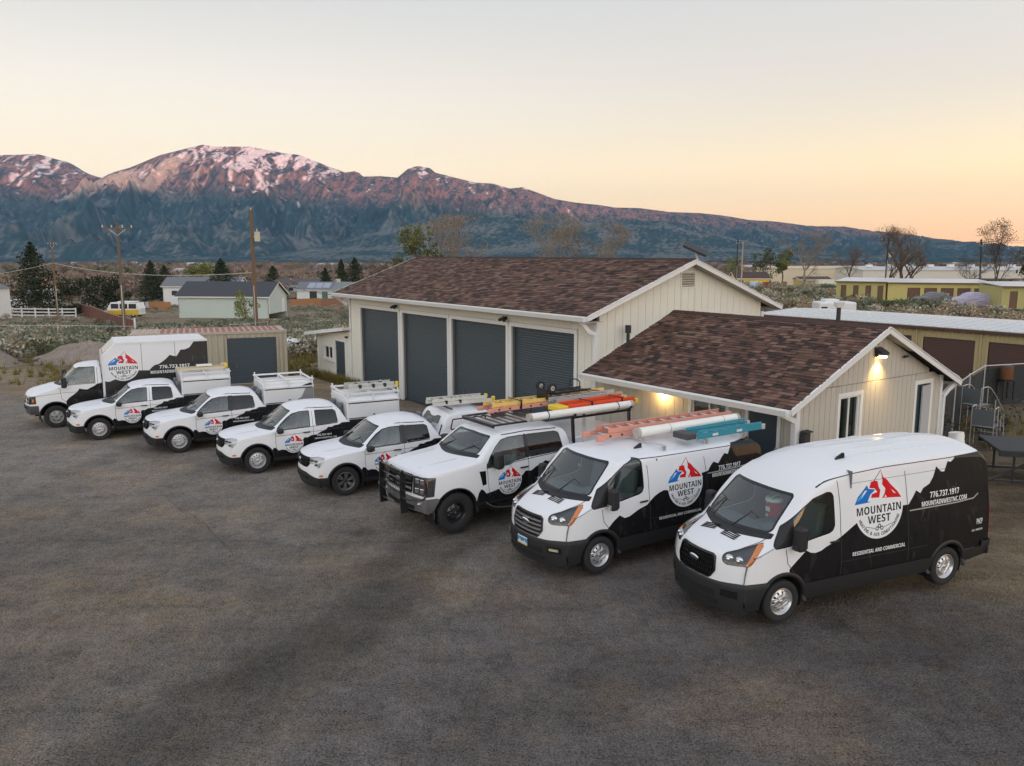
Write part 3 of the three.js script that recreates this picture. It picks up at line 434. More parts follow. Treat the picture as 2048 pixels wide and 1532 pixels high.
// ---------------------------------------------------------------- the two delivery vans
const steelVan = { name: 'van', r: 0.356, w: 0.235, rr: 0.225, holes: 10, hole: 0.12, nuts: 5, rimMat: M.steel, hubMat: M.steel };
function makeVan(name, label, group, o) {
  const t = thing(name, label, 'van', [o.at[0], 0, o.at[1]], Math.PI - o.yaw, group), wb = o.wb, end = o.end, hi = o.high;
  const prof = [[-1.0, 0.24], [-1.035, 0.45], [-1.04, 0.66], [-1.01, 0.9], [-0.965, 1.1], [-0.90, 1.165], [-0.7, 1.25], [-0.43, 1.37], [-0.34, 1.42], [0.34, 2.05]];
  if (hi) prof.push([0.5, 2.17], [0.72, 2.30], [1.05, 2.43], [1.5, 2.51], [2.2, 2.545], [end - 0.9, 2.54], [end - 0.25, 2.48], [end - 0.06, 2.36]); else prof.push([0.46, 2.08], [0.8, 2.115], [1.4, 2.135], [end - 1, 2.12], [end - 0.25, 2.08], [end - 0.06, 1.98]);
  prof.push([end, 1.2], [end + 0.035, 0.66], [end + 0.03, 0.45]);
  const body = loft({
    profile: prof, ds: 0.03, smooth: 4, width: table([[-1.05, 0.93], [-0.7, 0.985], [-0.2, 1.015], [0.3, 1.03], [wb, 1.03], [end, 0.975]]), bottom: table([[-1.0, 0.24], [-0.5, 0.3], [0.4, 0.32], [wb, 0.34], [end, 0.42]]), belt: () => 1.30,
    tumble: table([[-0.5, 0.14], [0.4, hi ? 0.14 : 0.155], [end, hi ? 0.14 : 0.15]]), crown: table([[-1.02, 0.02], [-0.9, 0.06], [-0.4, 0.1], [-0.1, 0.035], [0.3, 0.04], [0.9, hi ? 0.15 : 0.08], [end, hi ? 0.14 : 0.09]]),
    radius: table([[-0.95, 0.1], [-0.4, 0.07], [0.2, 0.07], [1.0, hi ? 0.1 : 0.09], [end, 0.08]]), bow: table([[-1.04, 0.32], [-0.5, 0.27], [0.3, 0.2], [1.0, 0.12], [1.8, 0], [end - 0.5, 0], [end, -0.09]]),
  });
  let P = body.piece, q; const take = (f) => { const [a, b] = cut(P, f); P = b; return a; };
  take(SIDE(arch(0, 0.37, 0.43), 0.55)); take(SIDE(arch(wb, 0.37, 0.43), 0.55));
  const wsPoly = rounded([[-0.80, 1.445], [0, 1.425], [0.80, 1.445], [0.72, 2.03], [0, 2.035], [-0.72, 2.03]], 0.08), front = (x) => x - 0.75;
  let ws = take((x, y, z) => Math.max(wsPoly(z, y), front(x)));
  const [glass, frit] = cut(ws, (x, y, z) => wsPoly(z, y) + 0.035);
  addPart(t, 'windshield', glass, M.glass, -0.008); addPart(t, 'windshield_seal', frit, M.gloss, -0.003);
  const cowl = take((x, y, z) => Math.max(rounded([[-0.86, 1.375], [0, 1.345], [0.86, 1.375], [0.86, 1.46], [-0.86, 1.46]], 0.02)(z, y), x - 0.45, Math.abs(z) - 0.84)); addPart(t, 'cowl_panel', cowl, M.plastic, -0.012);
  // doors' windows
  const win = rounded([[-0.21, 1.255], [0.02, 1.585], [0.40, 1.875], [0.60, 1.99], [0.90, 2.065], [1.0, 2.05], [1.035, 1.98], [1.04, 1.50], [1.0, 1.42], [0.92, 1.385], [0.45, 1.32], [0.0, 1.265]], 0.025);
  const sides = take(SIDE(win, 0.6)), [opening, gasket] = cut(sides, (x, y) => win(x, y) + 0.016); for (const h of halves(gasket)) addPart(t, 'window_seal', h, M.gloss, 0.002);
  const [quarter, main] = cut(opening, (x, y) => x - 0.15 - 0.12 * (y - 1.3)); for (const h of halves(main)) addPart(t, 'side_window', h, M.glass, -0.008); for (const h of halves(quarter)) addPart(t, 'mirror_triangle', h, M.plastic, 0.0);
  // front end
  const gr = rounded([[-0.40, 0.715], [0.40, 0.715], [0.485, 0.86], [0.45, 1.075], [0.38, 1.11], [-0.38, 1.11], [-0.45, 1.075], [-0.485, 0.86]], 0.03), nose = (x) => x + 0.72;
  const g0 = take((x, y, z) => Math.max(gr(z, y), nose(x))); const [gi, gf] = cut(g0, (x, y, z) => gr(z, y) + 0.03);
  const frame = addPart(t, 'grille_frame', gf, o.chromeGrille ? M.plastic : M.gloss, 0.012); part('grille_wall', rim(g0, 0.012, -0.06), M.gloss, t); addPart(t, 'grille', gi, M.under, -0.055);
  const xf = (y, z) => table([[0.45, -1.035], [0.66, -1.04], [0.9, -1.01], [1.1, -0.965]])(y) + 0.31 * (Math.abs(z) / 0.94) ** 2.3;
  const strip = (y0, z0, z1, hgt, out, n = 12) => merge(Array.from({ length: n }, (_, i) => { const a = lerp(z0, z1, i / n), b = lerp(z0, z1, (i + 1) / n); return beam([xf(y0, a) - out, y0, a], [xf(y0, b) - out, y0, b], 0.03, hgt); }));
  if (o.chromeGrille) for (const y of [0.79, 0.865, 0.94, 1.015]) { const w = y > 1 ? 0.42 : 0.44; part('grille_bar', strip(y, -w, w, 0.034, 0.0), M.steel, t); }
  else { const mesh = []; for (let k = -9; k <= 9; k++) { const z = k * 0.048; mesh.push(beam([xf(0.73, z) + 0.02, 0.74, z], [xf(1.08, z) + 0.02, 1.09, z], 0.02, 0.012, [0, 0, 1])); } for (const y of [0.80, 0.88, 0.96, 1.04]) mesh.push(strip(y, -0.43, 0.43, 0.012, -0.02)); part('grille_mesh', mesh, M.gloss, t); }
  part('badge', new THREE.SphereGeometry(1, 24, 10).scale(0.022, 0.052, 0.125).rotateZ(0.12).translate(xf(0.93, 0) - 0.012, 0.945, 0), M.chrome, t); part('badge_field', new THREE.SphereGeometry(1, 24, 10).scale(0.022, 0.04, 0.108).rotateZ(0.12).translate(xf(0.93, 0) - 0.018, 0.945, 0), mat([0.10, 0.13, 0.2], 0.25, { metalness: 0.6 }), t);
  const hl = rounded([[-0.235, 1.10], [-0.20, 1.155], [0.02, 1.215], [0.43, 1.345], [0.33, 1.19], [0.25, 1.06], [0.20, 1.02], [-0.17, 0.995], [-0.225, 1.03]], 0.014), Q = (x, z) => (Math.abs(z) + x) * 0.7071;
  const lamps = take((x, y, z) => Math.max(hl(Q(x, z), y), x + 0.25, 0.42 - Math.abs(z)));
  const amberF = (x, y, z) => { const q = Q(x, z); return Math.max(0.155 + (y - 1.05) * 0.55 - q, y - 1.335); };
  for (const h of halves(lamps)) {
    const L = addPart(t, 'headlight', h, M.lens, 0.004); const [am, clear] = cut(h, amberF); const s = h.pos[2] > 0 ? 1 : -1;
    const put = (nm, geom, m) => part(nm, geom, m, L); put('headlight_housing', skin(clear, -0.035), M.smoke); put('headlight_wall', rim(h, 0, -0.05), M.smoke); if (am.tri.length) put('turn_signal', skin(am, -0.012), M.amber);
    for (const [z, y, r] of [[0.63, 1.085, 0.072], [0.78, 1.085, 0.066]]) { const X = xf(y, z) + 0.05; put('headlight_reflector', new THREE.SphereGeometry(r, 20, 12).scale(0.5, 1, 1).rotateY(s * 0.5).translate(X, y + 0.005, s * z), M.reflector); put('headlight_bulb', new THREE.SphereGeometry(r * 0.45, 14, 10).translate(X - 0.035, y + 0.005, s * (z + 0.01)), M.chrome); }
  }
  const bumperTop = (z) => 0.705 + 0.03 * sstep(0.5, 0.95, Math.abs(z));
  const bump = take((x, y, z) => Math.max(y - bumperTop(z), x + 0.22)); addPart(t, 'front_bumper', bump, M.plastic, (x, y) => 0.022 * sstep(0, 0.03, 0.72 - y)); 
  const bumpBody = (y, z, d) => [xf(y, z) - d, y, z];
  part('air_intake', strip(0.50, -0.50, 0.50, 0.09, 0.012), M.under, t); part('air_intake', strip(0.36, -0.55, 0.55, 0.05, 0.018), M.under, t);
  for (const s of [1, -1]) { part('fog_light_bezel', [strip(0.545, s * 0.62, s * 0.86, 0.11, 0.016, 5)], M.gloss, t); if (o.fog) part('fog_light', [strip(0.545, s * 0.66, s * 0.82, 0.045, 0.022, 4)], mat([0.75, 0.72, 0.5], 0.2, { metalness: 0.5 }), t); }
  if (o.plate) { const pl = part('licence_plate', box(0.012, 0.155, 0.31, -1.075, 0.565, 0.0), plateMaterial(), t); }
  // sills and cladding
  const clad = take((x, y, z) => Math.max(y - (0.62 + 0.0 * x), 0.2 - x + 0.15, Math.abs(z) < 0.5 ? 1 : -1)); addPart(t, 'side_cladding', clad, M.plastic, 0.012);
  const tail = take((x, y, z) => Math.max(rounded([[end - 0.11, 0.82], [end + 0.3, 0.82], [end + 0.3, 1.50], [end - 0.10, 1.50]], 0.03)(x, y), 0.86 - Math.abs(z))); for (const h of halves(tail)) addPart(t, 'tail_light', h, M.red, 0.006);
  const rear = take((x, y, z) => Math.max(y - 0.72, end - 0.3 - x)); addPart(t, 'rear_bumper', rear, M.plastic, 0.03);
  addPart(t, 'roof', take((x, y) => Math.max((hi ? 2.352 : 2.04) - y, 0.9 - x, x - end + (hi ? 0.16 : 0.10))), M.paint());
  addPart(t, 'body', P, M.paint(o.wrap.texture), 0, o.wrap.uv); addPart(t, 'cabin_lining', cut(P, (x) => x - 1.6)[0], M.lining, -0.025);
  part('bulkhead', box(0.03, hi ? 1.9 : 1.55, 1.84, 1.42, hi ? 1.4 : 1.22, 0), M.lining, t);
  part('underbody', [box(end - 0.2, 0.22, 1.16, end / 2 - 0.2, 0.42, 0), box(wb - 1.0, 0.2, 1.86, wb / 2, 0.46, 0)], M.under, t);
  for (const x of [0, wb]) archRings(t, body, x, 0.37, 0.43, 0.07, M.plastic, null, 0.016);
  // seams, gutters, handles
  const B = (pts, w = 0.012, out = 0.003) => ribbon(body, pts, w, out, false), top = hi ? 2.22 : 1.88;
  lines(t, 'door_seam', [B([[1.13, top], [1.155, 1.9], [1.16, 1.4], [1.19, 1.0], [1.19, 0.64]]), B([[2.66, top], [2.70, 1.5], [2.74, 0.64]]), B([[0.02, 1.24], [0.06, 1.0], [0.22, 0.8]]), B([[1.2, 0.86], [2.7, 0.855], [wb - 0.55, 0.855]], 0.009)], M.seam);
  lines(t, 'roof_gutter', [B(hi ? [[0.62, 2.10], [0.85, 2.20], [1.1, 2.255], [1.5, 2.30], [2.2, 2.335], [end - 0.9, 2.34], [end - 0.35, 2.31]] : [[0.62, 2.06], [1, 2.035], [1.6, 2.02], [end - 0.6, 1.99]], 0.014, 0.003)], M.seam);
  lines(t, 'sliding_door_rail', [B([[2.74, 1.53], [wb + 0.2, 1.535], [end - 0.55, 1.55], [end - 0.42, 1.62]], 0.022, 0.004)], mat([0.45, 0.45, 0.46], 0.4, { metalness: 0.5 }));
  if (hi) lines(t, 'body_crease', [B([[1.4, 2.14], [2.6, 2.15], [wb, 2.16]], 0.006, 0.002)], M.seam);
  for (const s of [1, -1]) part('door_handle', rbox(0.2, 0.032, 0.03, 0.012, 1.02, 1.235, s * (body.zAt(1.02, 1.235) + 0.018)), M.black, t);
  for (const [x, z0, z1] of [[-0.51, 0.10, 0.42], [-0.51, -0.42, -0.10]]) { const list = []; for (let k = 0; k < 4; k++) { const X = x - 0.05 + k * 0.036; list.push(beam([X + 0.02 * z0, body.topAt(X, z0) + 0.004, z0], [X + 0.03, body.topAt(X + 0.03, z1) + 0.004, z1], 0.03, 0.012)); } part('hood_vent', list, M.gloss, t); }
  for (const s of [1, -1]) { const seamY = [], L = []; for (let i = 0; i <= 8; i++) { const X = lerp(-0.72, -0.12, i / 8), Z = s * lerp(0.60, 0.80, i / 8), Y = body.topAt(X, Z); if (Y > 0) L.push([X, Y + 0.003, Z]); } for (let i = 1; i < L.length; i++) seamY.push(beam(L[i - 1], L[i], 0.01, 0.006)); part('hood_seam', seamY, M.seam, t); }
  mirrors(t, 0.18, 1.43, 0.99, 0.19, 0.40);
  for (const s of [1, -1]) part('mirror_signal', rbox(0.03, 0.09, 0.12, 0.012, 0.085, 1.30, s * 1.135), o.fog ? M.reflector : M.plastic, t);
  cabin(t, { x0: -0.15, x1: 1.4, floor: 0.72, half: 0.9, dashY: 1.36, seatX: 0.95, wheelX: 0.42 });
  for (const s of [0.4, -0.4]) part('sun_visor', rbox(0.2, 0.02, 0.34, 0.01, 0.52, hi ? 2.0 : 1.97, s), M.seat, t);
  wiper(t, [-0.33, 1.43, 0.1], [-0.05, 1.66, 0.25], [0.0, 1.70, 0.02]); wiper(t, [-0.30, 1.43, -0.62], [0.0, 1.70, -0.5], [0.04, 1.74, -0.66]);
  { const X = hi ? 1.55 : 1.35, Z = hi ? 0.5 : 0.42, Y = body.topAt(X, Z); part('roof_antenna', prism([[-0.1, -0.02], [-0.06, 0.03], [0.06, 0.09], [0.1, 0.09], [0.11, -0.02]], 0.045, 0.008).translate(X, Y, Z), M.gloss, t); }
  if (hi) { const ribs = []; for (const z of [-0.5, -0.25, 0, 0.25, 0.5]) { for (let i = 0; i < 12; i++) { const a = lerp(1.7, end - 0.6, i / 12), b = lerp(1.7, end - 0.6, (i + 1) / 12); ribs.push(beam([a, body.topAt(a, z) + 0.001, z], [b, body.topAt(b, z) + 0.001, z], 0.05, 0.012)); } } part('roof_rib', ribs, M.paint(), t); }
  addWheels(t, steelVan, [[0, 1.0], [wb, 1.0]]);
  return { t, body };
}
let plateMat; function plateMaterial() {
  return plateMat ??= mat([1, 1, 1], 0.4, { map: canvasTexture(256, 128, (g) => { const k = g.createLinearGradient(0, 0, 0, 128); g.fillStyle = '#4d93c9'; g.fillRect(0, 0, 256, 128); g.fillStyle = '#cfc28a'; g.fillRect(0, 96, 256, 32); g.fillStyle = '#e9e4d0'; g.fillRect(0, 0, 256, 16); g.beginPath(); g.fillStyle = '#d9dfe6'; g.moveTo(0, 100); g.lineTo(60, 60); g.lineTo(110, 90); g.lineTo(170, 55); g.lineTo(256, 100); g.fill(); g.fillStyle = '#16264a'; g.font = 'bold 56px sans-serif'; g.textAlign = 'center'; g.fillText('T73', 128, 86); }) });
}
const vanWrap = wrap({ x0: -1.1, x1: 5.0, h: 2.6, seed: 5, logo: [2.03, 1.70, 0.555],
  peaks: [[0.10, 0.9], [0.24, 1.02], [0.43, 1.17], [0.52, 1.12], [0.62, 1.1], [0.74, 1.12], [0.85, 1.17], [0.95, 1.2], [1.16, 1.29], [1.26, 1.34], [1.51, 1.47], [1.9, 1.6], [2.4, 1.66], [2.61, 1.64], [2.72, 1.64], [2.83, 1.76], [2.91, 1.86], [3.01, 1.8], [3.08, 1.88], [3.24, 1.94], [3.34, 2.05], [3.43, 2.22], [3.54, 2.12], [3.62, 2.11], [3.72, 2.28], [3.80, 2.26], [3.88, 2.3], [3.98, 2.42], [4.13, 2.53], [5.2, 2.8], [5.2, -0.1], [0.1, -0.1]],
  words: [['776.737.1917', 3.24, 1.69, 0.75, 0.10], ['MOUNTAINWESTNC.COM', 3.03, 1.56, 1.17, 0.085], ['RESIDENTIAL AND COMMERCIAL', 1.43, 0.92, 1.22, 0.065], ['LIC. 0092576', 4.35, 0.93, 0.3, 0.035], ['PHCP', 4.47, 1.05, 0.17, 0.10]] });
const lowWrap = wrap({ x0: -1.1, x1: 4.65, h: 2.2, seed: 6, logo: [2.12, 1.42, 0.47],
  peaks: [[0.10, 0.8], [0.3, 0.98], [0.43, 1.06], [0.55, 0.99], [0.66, 1.0], [0.9, 1.1], [1.1, 1.15], [1.3, 1.29], [1.42, 1.34], [1.55, 1.37], [1.7, 1.34], [2.2, 1.5], [2.55, 1.56], [2.75, 1.58], [2.84, 1.68], [2.92, 1.74], [3.05, 1.69], [3.16, 1.8], [3.25, 1.87], [3.35, 1.84], [3.42, 1.95], [3.52, 2.06], [3.7, 2.15], [5, 2.3], [5, -0.1], [0.1, -0.1]],
  words: [['776.737.1917', 3.05, 1.55, 0.66, 0.09], ['MOUNTAINWESTNC.COM', 2.86, 1.43, 0.98, 0.075], ['RESIDENTIAL AND COMMERCIAL', 1.42, 0.80, 1.14, 0.06]] });
const nearVan = makeVan('delivery_van', 'white high-roof van nearest the camera, at the right end of the row', 'service vans with mountain wraps', { at: [3.952, -13.515], yaw: 2.724, wb: 3.75, end: 4.92, high: true, wrap: vanWrap });
const lowVan = makeVan('delivery_van', 'white low-roof van with chrome grille bars and ladders on its roof', 'service vans with mountain wraps', { at: [1.106, -15.53], yaw: 2.575, wb: 3.3, end: 4.53, high: false, wrap: lowWrap, chromeGrille: true, fog: true, plate: true });
// ---------------------------------------------------------------- pickups and the box truck
const steelSmall = { name: 'small', r: 0.362, w: 0.225, rr: 0.222, holes: 12, hole: 0.105, nuts: 5, rimMat: mat([0.52, 0.52, 0.54], 0.38, { metalness: 0.75 }), hubMat: M.steel };
const alloySmall = { name: 'alloy', r: 0.362, w: 0.225, rr: 0.232, spokes: 6, nuts: 5, rimMat: mat([0.30, 0.30, 0.31], 0.3, { metalness: 0.85 }), hubMat: M.black };
const mudTyre = { name: 'mud', r: 0.43, w: 0.30, rr: 0.235, holes: 8, hole: 0.09, nuts: 8, lugs: true, rimMat: mat([0.012, 0.012, 0.013], 0.3, { clearcoat: 0.6 }), hubMat: M.darksteel };
const dualSteel = { name: 'dual', r: 0.385, w: 0.22, rr: 0.225, holes: 6, hole: 0.13, nuts: 8, rimMat: mat([0.34, 0.335, 0.33], 0.45, { metalness: 0.7 }), hubMat: M.darksteel };

function makePickup(name, label, category, group, o) {
  const t = thing(name, label, category, [o.at[0], 0, o.at[1]], Math.PI - o.yaw, group), S = o.spec, uv = o.wrap.uv;
  const body = loft(S);
  let P = body.piece; const take = (f) => { const [a, b] = cut(P, f); P = b; return a; };
  for (const x of [0, S.wb]) take(SIDE((X, Y) => Math.hypot(X - x, (Y - S.axle)) - S.archR, 0.5));
  const wsPoly = rounded(S.windshield, 0.06), ws = take((x, y, z) => Math.max(wsPoly(z, y), x - S.wsMax)), [glass, frit] = cut(ws, (x, y, z) => wsPoly(z, y) + 0.03);
  addPart(t, 'windshield', glass, M.glass, -0.006); addPart(t, 'windshield_seal', frit, M.gloss, -0.002);
  const cowl = take((x, y, z) => Math.max(rounded(S.cowl, 0.015)(z, y), x - S.cowlMax)); addPart(t, 'cowl_panel', cowl, M.plastic, -0.01);
  S.windows.forEach((pts, i) => {
    const f = rounded(pts, 0.03), sides = take(SIDE(f, 0.4)), [pane, seal] = cut(sides, (x, y) => f(x, y) + 0.014);
    for (const h of halves(pane)) addPart(t, 'side_window', h, i ? M.tint : M.glass, -0.006); for (const h of halves(seal)) addPart(t, 'window_seal', h, M.gloss, 0.001);
  });
  if (o.blackPillar) { const p = take(SIDE(rounded(S.pillar, 0.01), 0.4)); for (const h of halves(p)) addPart(t, 'door_pillar', h, M.gloss, 0.001); }
  const back = take((x, y, z) => Math.max(rounded(S.backlight, 0.04)(z, y), S.backMin - x, x - S.backMin - 0.5)); addPart(t, 'rear_window', back, M.tint, -0.004);
  // face
  const gr = rounded(S.grille, 0.025), g0 = take((x, y, z) => Math.max(gr(z, y), x - S.noseMax)); part('grille_wall', rim(g0, 0.004, -0.05), M.gloss, t); addPart(t, 'grille', g0, M.under, -0.045);
  const xf = (y, z) => S.faceX(y) + S.faceBow * (Math.abs(z) / S.faceHalf) ** 2.3;
  const strip = (y0, z0, z1, hgt, out, n = 10) => merge(Array.from({ length: n }, (_, i) => { const a = lerp(z0, z1, i / n), b = lerp(z0, z1, (i + 1) / n); return beam([xf(y0, a) - out, y0, a], [xf(y0, b) - out, y0, b], 0.03, hgt); }));
  S.bars.forEach(([y, w, h, out, m]) => part('grille_bar', strip(y, -w, w, h, out), m ?? M.gloss, t));
  if (o.badge !== false) { part('badge', new THREE.SphereGeometry(1, 20, 8).scale(0.022, S.badge[1] * 0.42, S.badge[1]).translate(xf(S.badge[0], 0) - 0.012, S.badge[0], 0), M.chrome, t); part('badge_field', new THREE.SphereGeometry(1, 20, 8).scale(0.022, S.badge[1] * 0.34, S.badge[1] * 0.9).translate(xf(S.badge[0], 0) - 0.018, S.badge[0], 0), mat([0.06, 0.09, 0.16], 0.3), t); }
  const Q = (x, z) => (Math.abs(z) + x) * 0.7071, hl = rounded(S.headlight, 0.02), lamps = take((x, y, z) => Math.max(hl(Q(x, z), y), x - S.hlMax, S.hlMin - Math.abs(z)));
  for (const h of halves(lamps)) {
    const L = addPart(t, 'headlight', h, M.lens, 0.003), s = h.pos[2] > 0 ? 1 : -1; part('headlight_housing', skin(h, -0.035), S.hlHousing ?? M.smoke, L); part('headlight_wall', rim(h, 0, -0.04), S.hlHousing ?? M.smoke, L);
    for (const [z, y, w, hh, am] of S.bulbs) { const X = xf(y, z) + 0.02; part(am ? 'turn_signal' : 'headlight_reflector', rbox(0.05, hh, w, 0.015, 0, 0, 0).rotateY(s * 0.5).translate(X + 0.01, y, s * z), am ? M.amber : S.hlHousing ? M.smoke : M.chrome, L); }
  }
  const bump = take(S.bumper); addPart(t, 'front_bumper', bump, S.bumperMat, 0.012);
  if (S.valance) part('air_intake', strip(S.valance[0], -S.valance[2], S.valance[2], S.valance[1], 0.016), M.under, t);
  const rock = take((x, y, z) => Math.max(y - S.rocker, 0.3 - x, x - S.wb + 0.3)); addPart(t, 'rocker_panel', rock, M.plastic, 0.004);
  const tail = take((x, y, z) => Math.max(rounded(S.tail, 0.02)(x, y), S.tailMin - Math.abs(z))); for (const h of halves(tail)) addPart(t, 'tail_light', h, M.red, 0.004);
  addPart(t, 'body', P, M.paint(o.wrap.texture), 0, uv); addPart(t, 'cabin_lining', cut(P, (x) => Math.max(S.cowlX - x, x - S.cabRear))[0], M.lining, -0.02);
  part('underbody', [box(S.length - 0.5, 0.2, S.half * 1.25, S.length / 2 - 0.9, S.axle + 0.1, 0), box(S.wb - 1.1, 0.16, S.half * 1.8, S.wb / 2, S.axle + 0.06, 0)], M.under, t);
  for (const x of [0, S.wb]) archRings(t, body, x, S.axle, S.archR, S.archW, S.archMat, null, 0.014);
  S.seams.forEach((p) => lines(t, 'door_seam', [ribbon(body, p, 0.01, 0.002, false)], M.seam));
  lines(t, 'belt_moulding', [ribbon(body, S.belting, 0.016, 0.005, false)], M.gloss); lines(t, 'roof_channel', [ribbon(body, S.channel, 0.018, 0.002, false)], M.seam);
  S.vents.forEach((p) => { const f = (g) => g; lines(t, 'fender_vent', [prism(p, 0.02, 0.004).translate(0, 0, body.zAt(p[0][0], p[0][1]) + 0.004)], M.gloss); });
  for (const [x, y] of S.handles) for (const s of [1, -1]) part('door_handle', rbox(S.handleW ?? 0.2, 0.034, 0.034, 0.013, x, y, s * (body.zAt(x, y) + 0.016)), M.black, t);
  for (const s of [1, -1]) if (S.marker) part('side_marker', rbox(S.marker[2] ?? 0.10, S.marker[3] ?? 0.045, 0.014, 0.005, S.marker[0], S.marker[1], s * (body.zAt(S.marker[0], S.marker[1]) + 0.004)), M.amber, t);
  for (const [pts] of S.creases) for (const s of [1, -1]) { const L = pts.map(([x, z]) => [x, body.topAt(x, z) + 0.004, s * z]), list = []; for (let i = 1; i < L.length; i++) list.push(beam(L[i - 1], L[i], 0.012, 0.007)); part('hood_crease', list, mat([0.5, 0.5, 0.52], 0.4), t); }
  mirrors(t, S.mirror[0], S.mirror[1], S.mirror[2], S.mirror[3], S.mirror[4], 0.02);
  cabin(t, S.cabin);
  wiper(t, S.wiper[0], S.wiper[1], S.wiper[2]); wiper(t, ...S.wiper.map(([x, y, z]) => [x, y, z - S.half * 0.75]));
  addWheels(t, o.wheel, [[0, S.half - 0.02], [S.wb, S.half - 0.02]]);
  return { t, body };
}
const compact = {
  hlHousing: mat([0.62, 0.63, 0.65], 0.3, { metalness: 0.6 }),
  wb: 3.076, axle: 0.37, archR: 0.43, archW: 0.045, archMat: M.plastic, half: 0.92, length: 5.07, ds: 0.03, smooth: 4,
  profile: [[-0.86, 0.26], [-0.905, 0.42], [-0.92, 0.6], [-0.90, 0.8], [-0.875, 0.94], [-0.82, 1.0], [-0.6, 1.055], [-0.2, 1.105], [0.20, 1.14], [0.34, 1.165], [0.92, 1.60], [1.04, 1.665], [1.3, 1.715], [1.7, 1.735], [2.05, 1.72], [2.26, 1.67], [2.34, 1.60], [2.52, 1.25], [2.60, 1.225], [4.02, 1.245], [4.10, 1.235], [4.14, 0.9], [4.16, 0.55], [4.14, 0.42]],
  width: table([[-0.92, 0.84], [-0.6, 0.895], [0, 0.925], [2.5, 0.925], [4.15, 0.885]]), bottom: table([[-0.9, 0.26], [-0.4, 0.3], [0.5, 0.30], [2.6, 0.32], [4.15, 0.42]]), belt: table([[-0.9, 0.86], [-0.4, 1.0], [0.4, 1.10], [2.5, 1.19], [4.2, 1.21]]),
  tumble: table([[-0.9, 0.3], [0.3, 0.36], [0.9, 0.44], [2.4, 0.44], [2.6, 0.1], [4.2, 0.1]]), crown: table([[-0.9, 0.02], [-0.8, 0.05], [-0.2, 0.06], [0.25, 0.05], [0.4, 0.03], [0.95, 0.045], [1.3, 0.06], [2.3, 0.05], [2.55, 0.012], [4.1, 0.012]]),
  radius: table([[-0.9, 0.08], [-0.4, 0.06], [0.3, 0.05], [1.2, 0.08], [2.3, 0.07], [2.6, 0.025], [4.1, 0.03]]), bow: table([[-0.92, 0.27], [-0.6, 0.24], [0.3, 0.2], [1.0, 0.13], [1.6, 0], [2.2, -0.02], [4.0, 0], [4.15, -0.07]]),
  windshield: [[-0.70, 1.19], [0, 1.175], [0.70, 1.19], [0.56, 1.595], [0, 1.61], [-0.56, 1.595]], wsMax: 1.25, cowl: [[-0.76, 1.125], [0, 1.135], [0.76, 1.125], [0.76, 1.205], [-0.76, 1.205]], cowlMax: 0.55,
  windows: [[[0.50, 1.135], [0.66, 1.29], [0.84, 1.44], [1.0, 1.545], [1.2, 1.585], [1.47, 1.59], [1.45, 1.165]], [[1.60, 1.175], [1.61, 1.59], [2.12, 1.575], [2.20, 1.53], [2.235, 1.24], [2.21, 1.215]]],
  pillar: [[1.45, 1.16], [1.465, 1.60], [1.615, 1.60], [1.605, 1.17]], backlight: [[-0.55, 1.30], [0.55, 1.30], [0.50, 1.55], [-0.50, 1.55]], backMin: 2.3,
  grille: [[-0.56, 0.80], [-0.46, 0.72], [0.46, 0.72], [0.56, 0.80], [0.52, 0.965], [-0.52, 0.965]], noseMax: -0.55, faceX: table([[0.42, -0.905], [0.6, -0.92], [0.8, -0.90], [0.94, -0.875]]), faceBow: 0.26, faceHalf: 0.85,
  bars: [[0.76, 0.46, 0.018, 0.0], [0.82, 0.5, 0.03, 0.004], [0.885, 0.5, 0.018, 0.0]], badge: [0.86, 0.085],
  headlight: [[-0.20, 0.965], [0.02, 0.995], [0.235, 0.985], [0.25, 0.90], [0.16, 0.765], [0.07, 0.765], [0.05, 0.82], [-0.20, 0.83]], hlMax: -0.2, hlMin: 0.44, bulbs: [[0.58, 0.90, 0.12, 0.055], [0.71, 0.90, 0.07, 0.05], [0.73, 0.81, 0.06, 0.05]],
  bumper: (x, y, z) => Math.max(y - (0.60 - 0.10 * sstep(0.35, 0.8, Math.abs(z))), x + 0.36), bumperMat: M.plastic, valance: [0.47, 0.07, 0.5], rocker: 0.40,
  tail: [[4.02, 0.86], [4.3, 0.86], [4.3, 1.2], [4.02, 1.2]], tailMin: 0.7, cowlX: 0.3, cabRear: 2.4,
  seams: [[[0.50, 1.12], [0.49, 0.8], [0.54, 0.42]], [[1.53, 1.56], [1.53, 1.0], [1.54, 0.42]], [[2.32, 1.2], [2.34, 0.95], [2.2, 0.75]], [[2.545, 1.2], [2.55, 0.45]], [[0.5, 0.98], [1.5, 1.02], [2.5, 1.06]]], belting: [[0.52, 1.125], [1.4, 1.157], [2.22, 1.205]], channel: [[1.06, 1.63], [1.5, 1.655], [2.2, 1.625]],
  vents: [[[0.36, 1.09], [0.49, 1.075], [0.475, 0.88], [0.43, 0.90]]], handles: [[1.34, 1.02], [2.16, 1.05]], handleW: 0.19, marker: [-0.60, 0.555], mirror: [0.60, 1.14, 0.88, 0.19, 0.14],
  creases: [[[[-0.7, 0.42], [-0.3, 0.46], [0.1, 0.5]]]], cabin: { x0: 0.35, x1: 2.3, floor: 0.48, half: 0.82, dashY: 1.13, seatX: 1.30, wheelX: 0.86, rows: 2 }, wiper: [[0.36, 1.165, 0.15], [0.56, 1.31, 0.36], [0.6, 1.34, 0.1]],
};
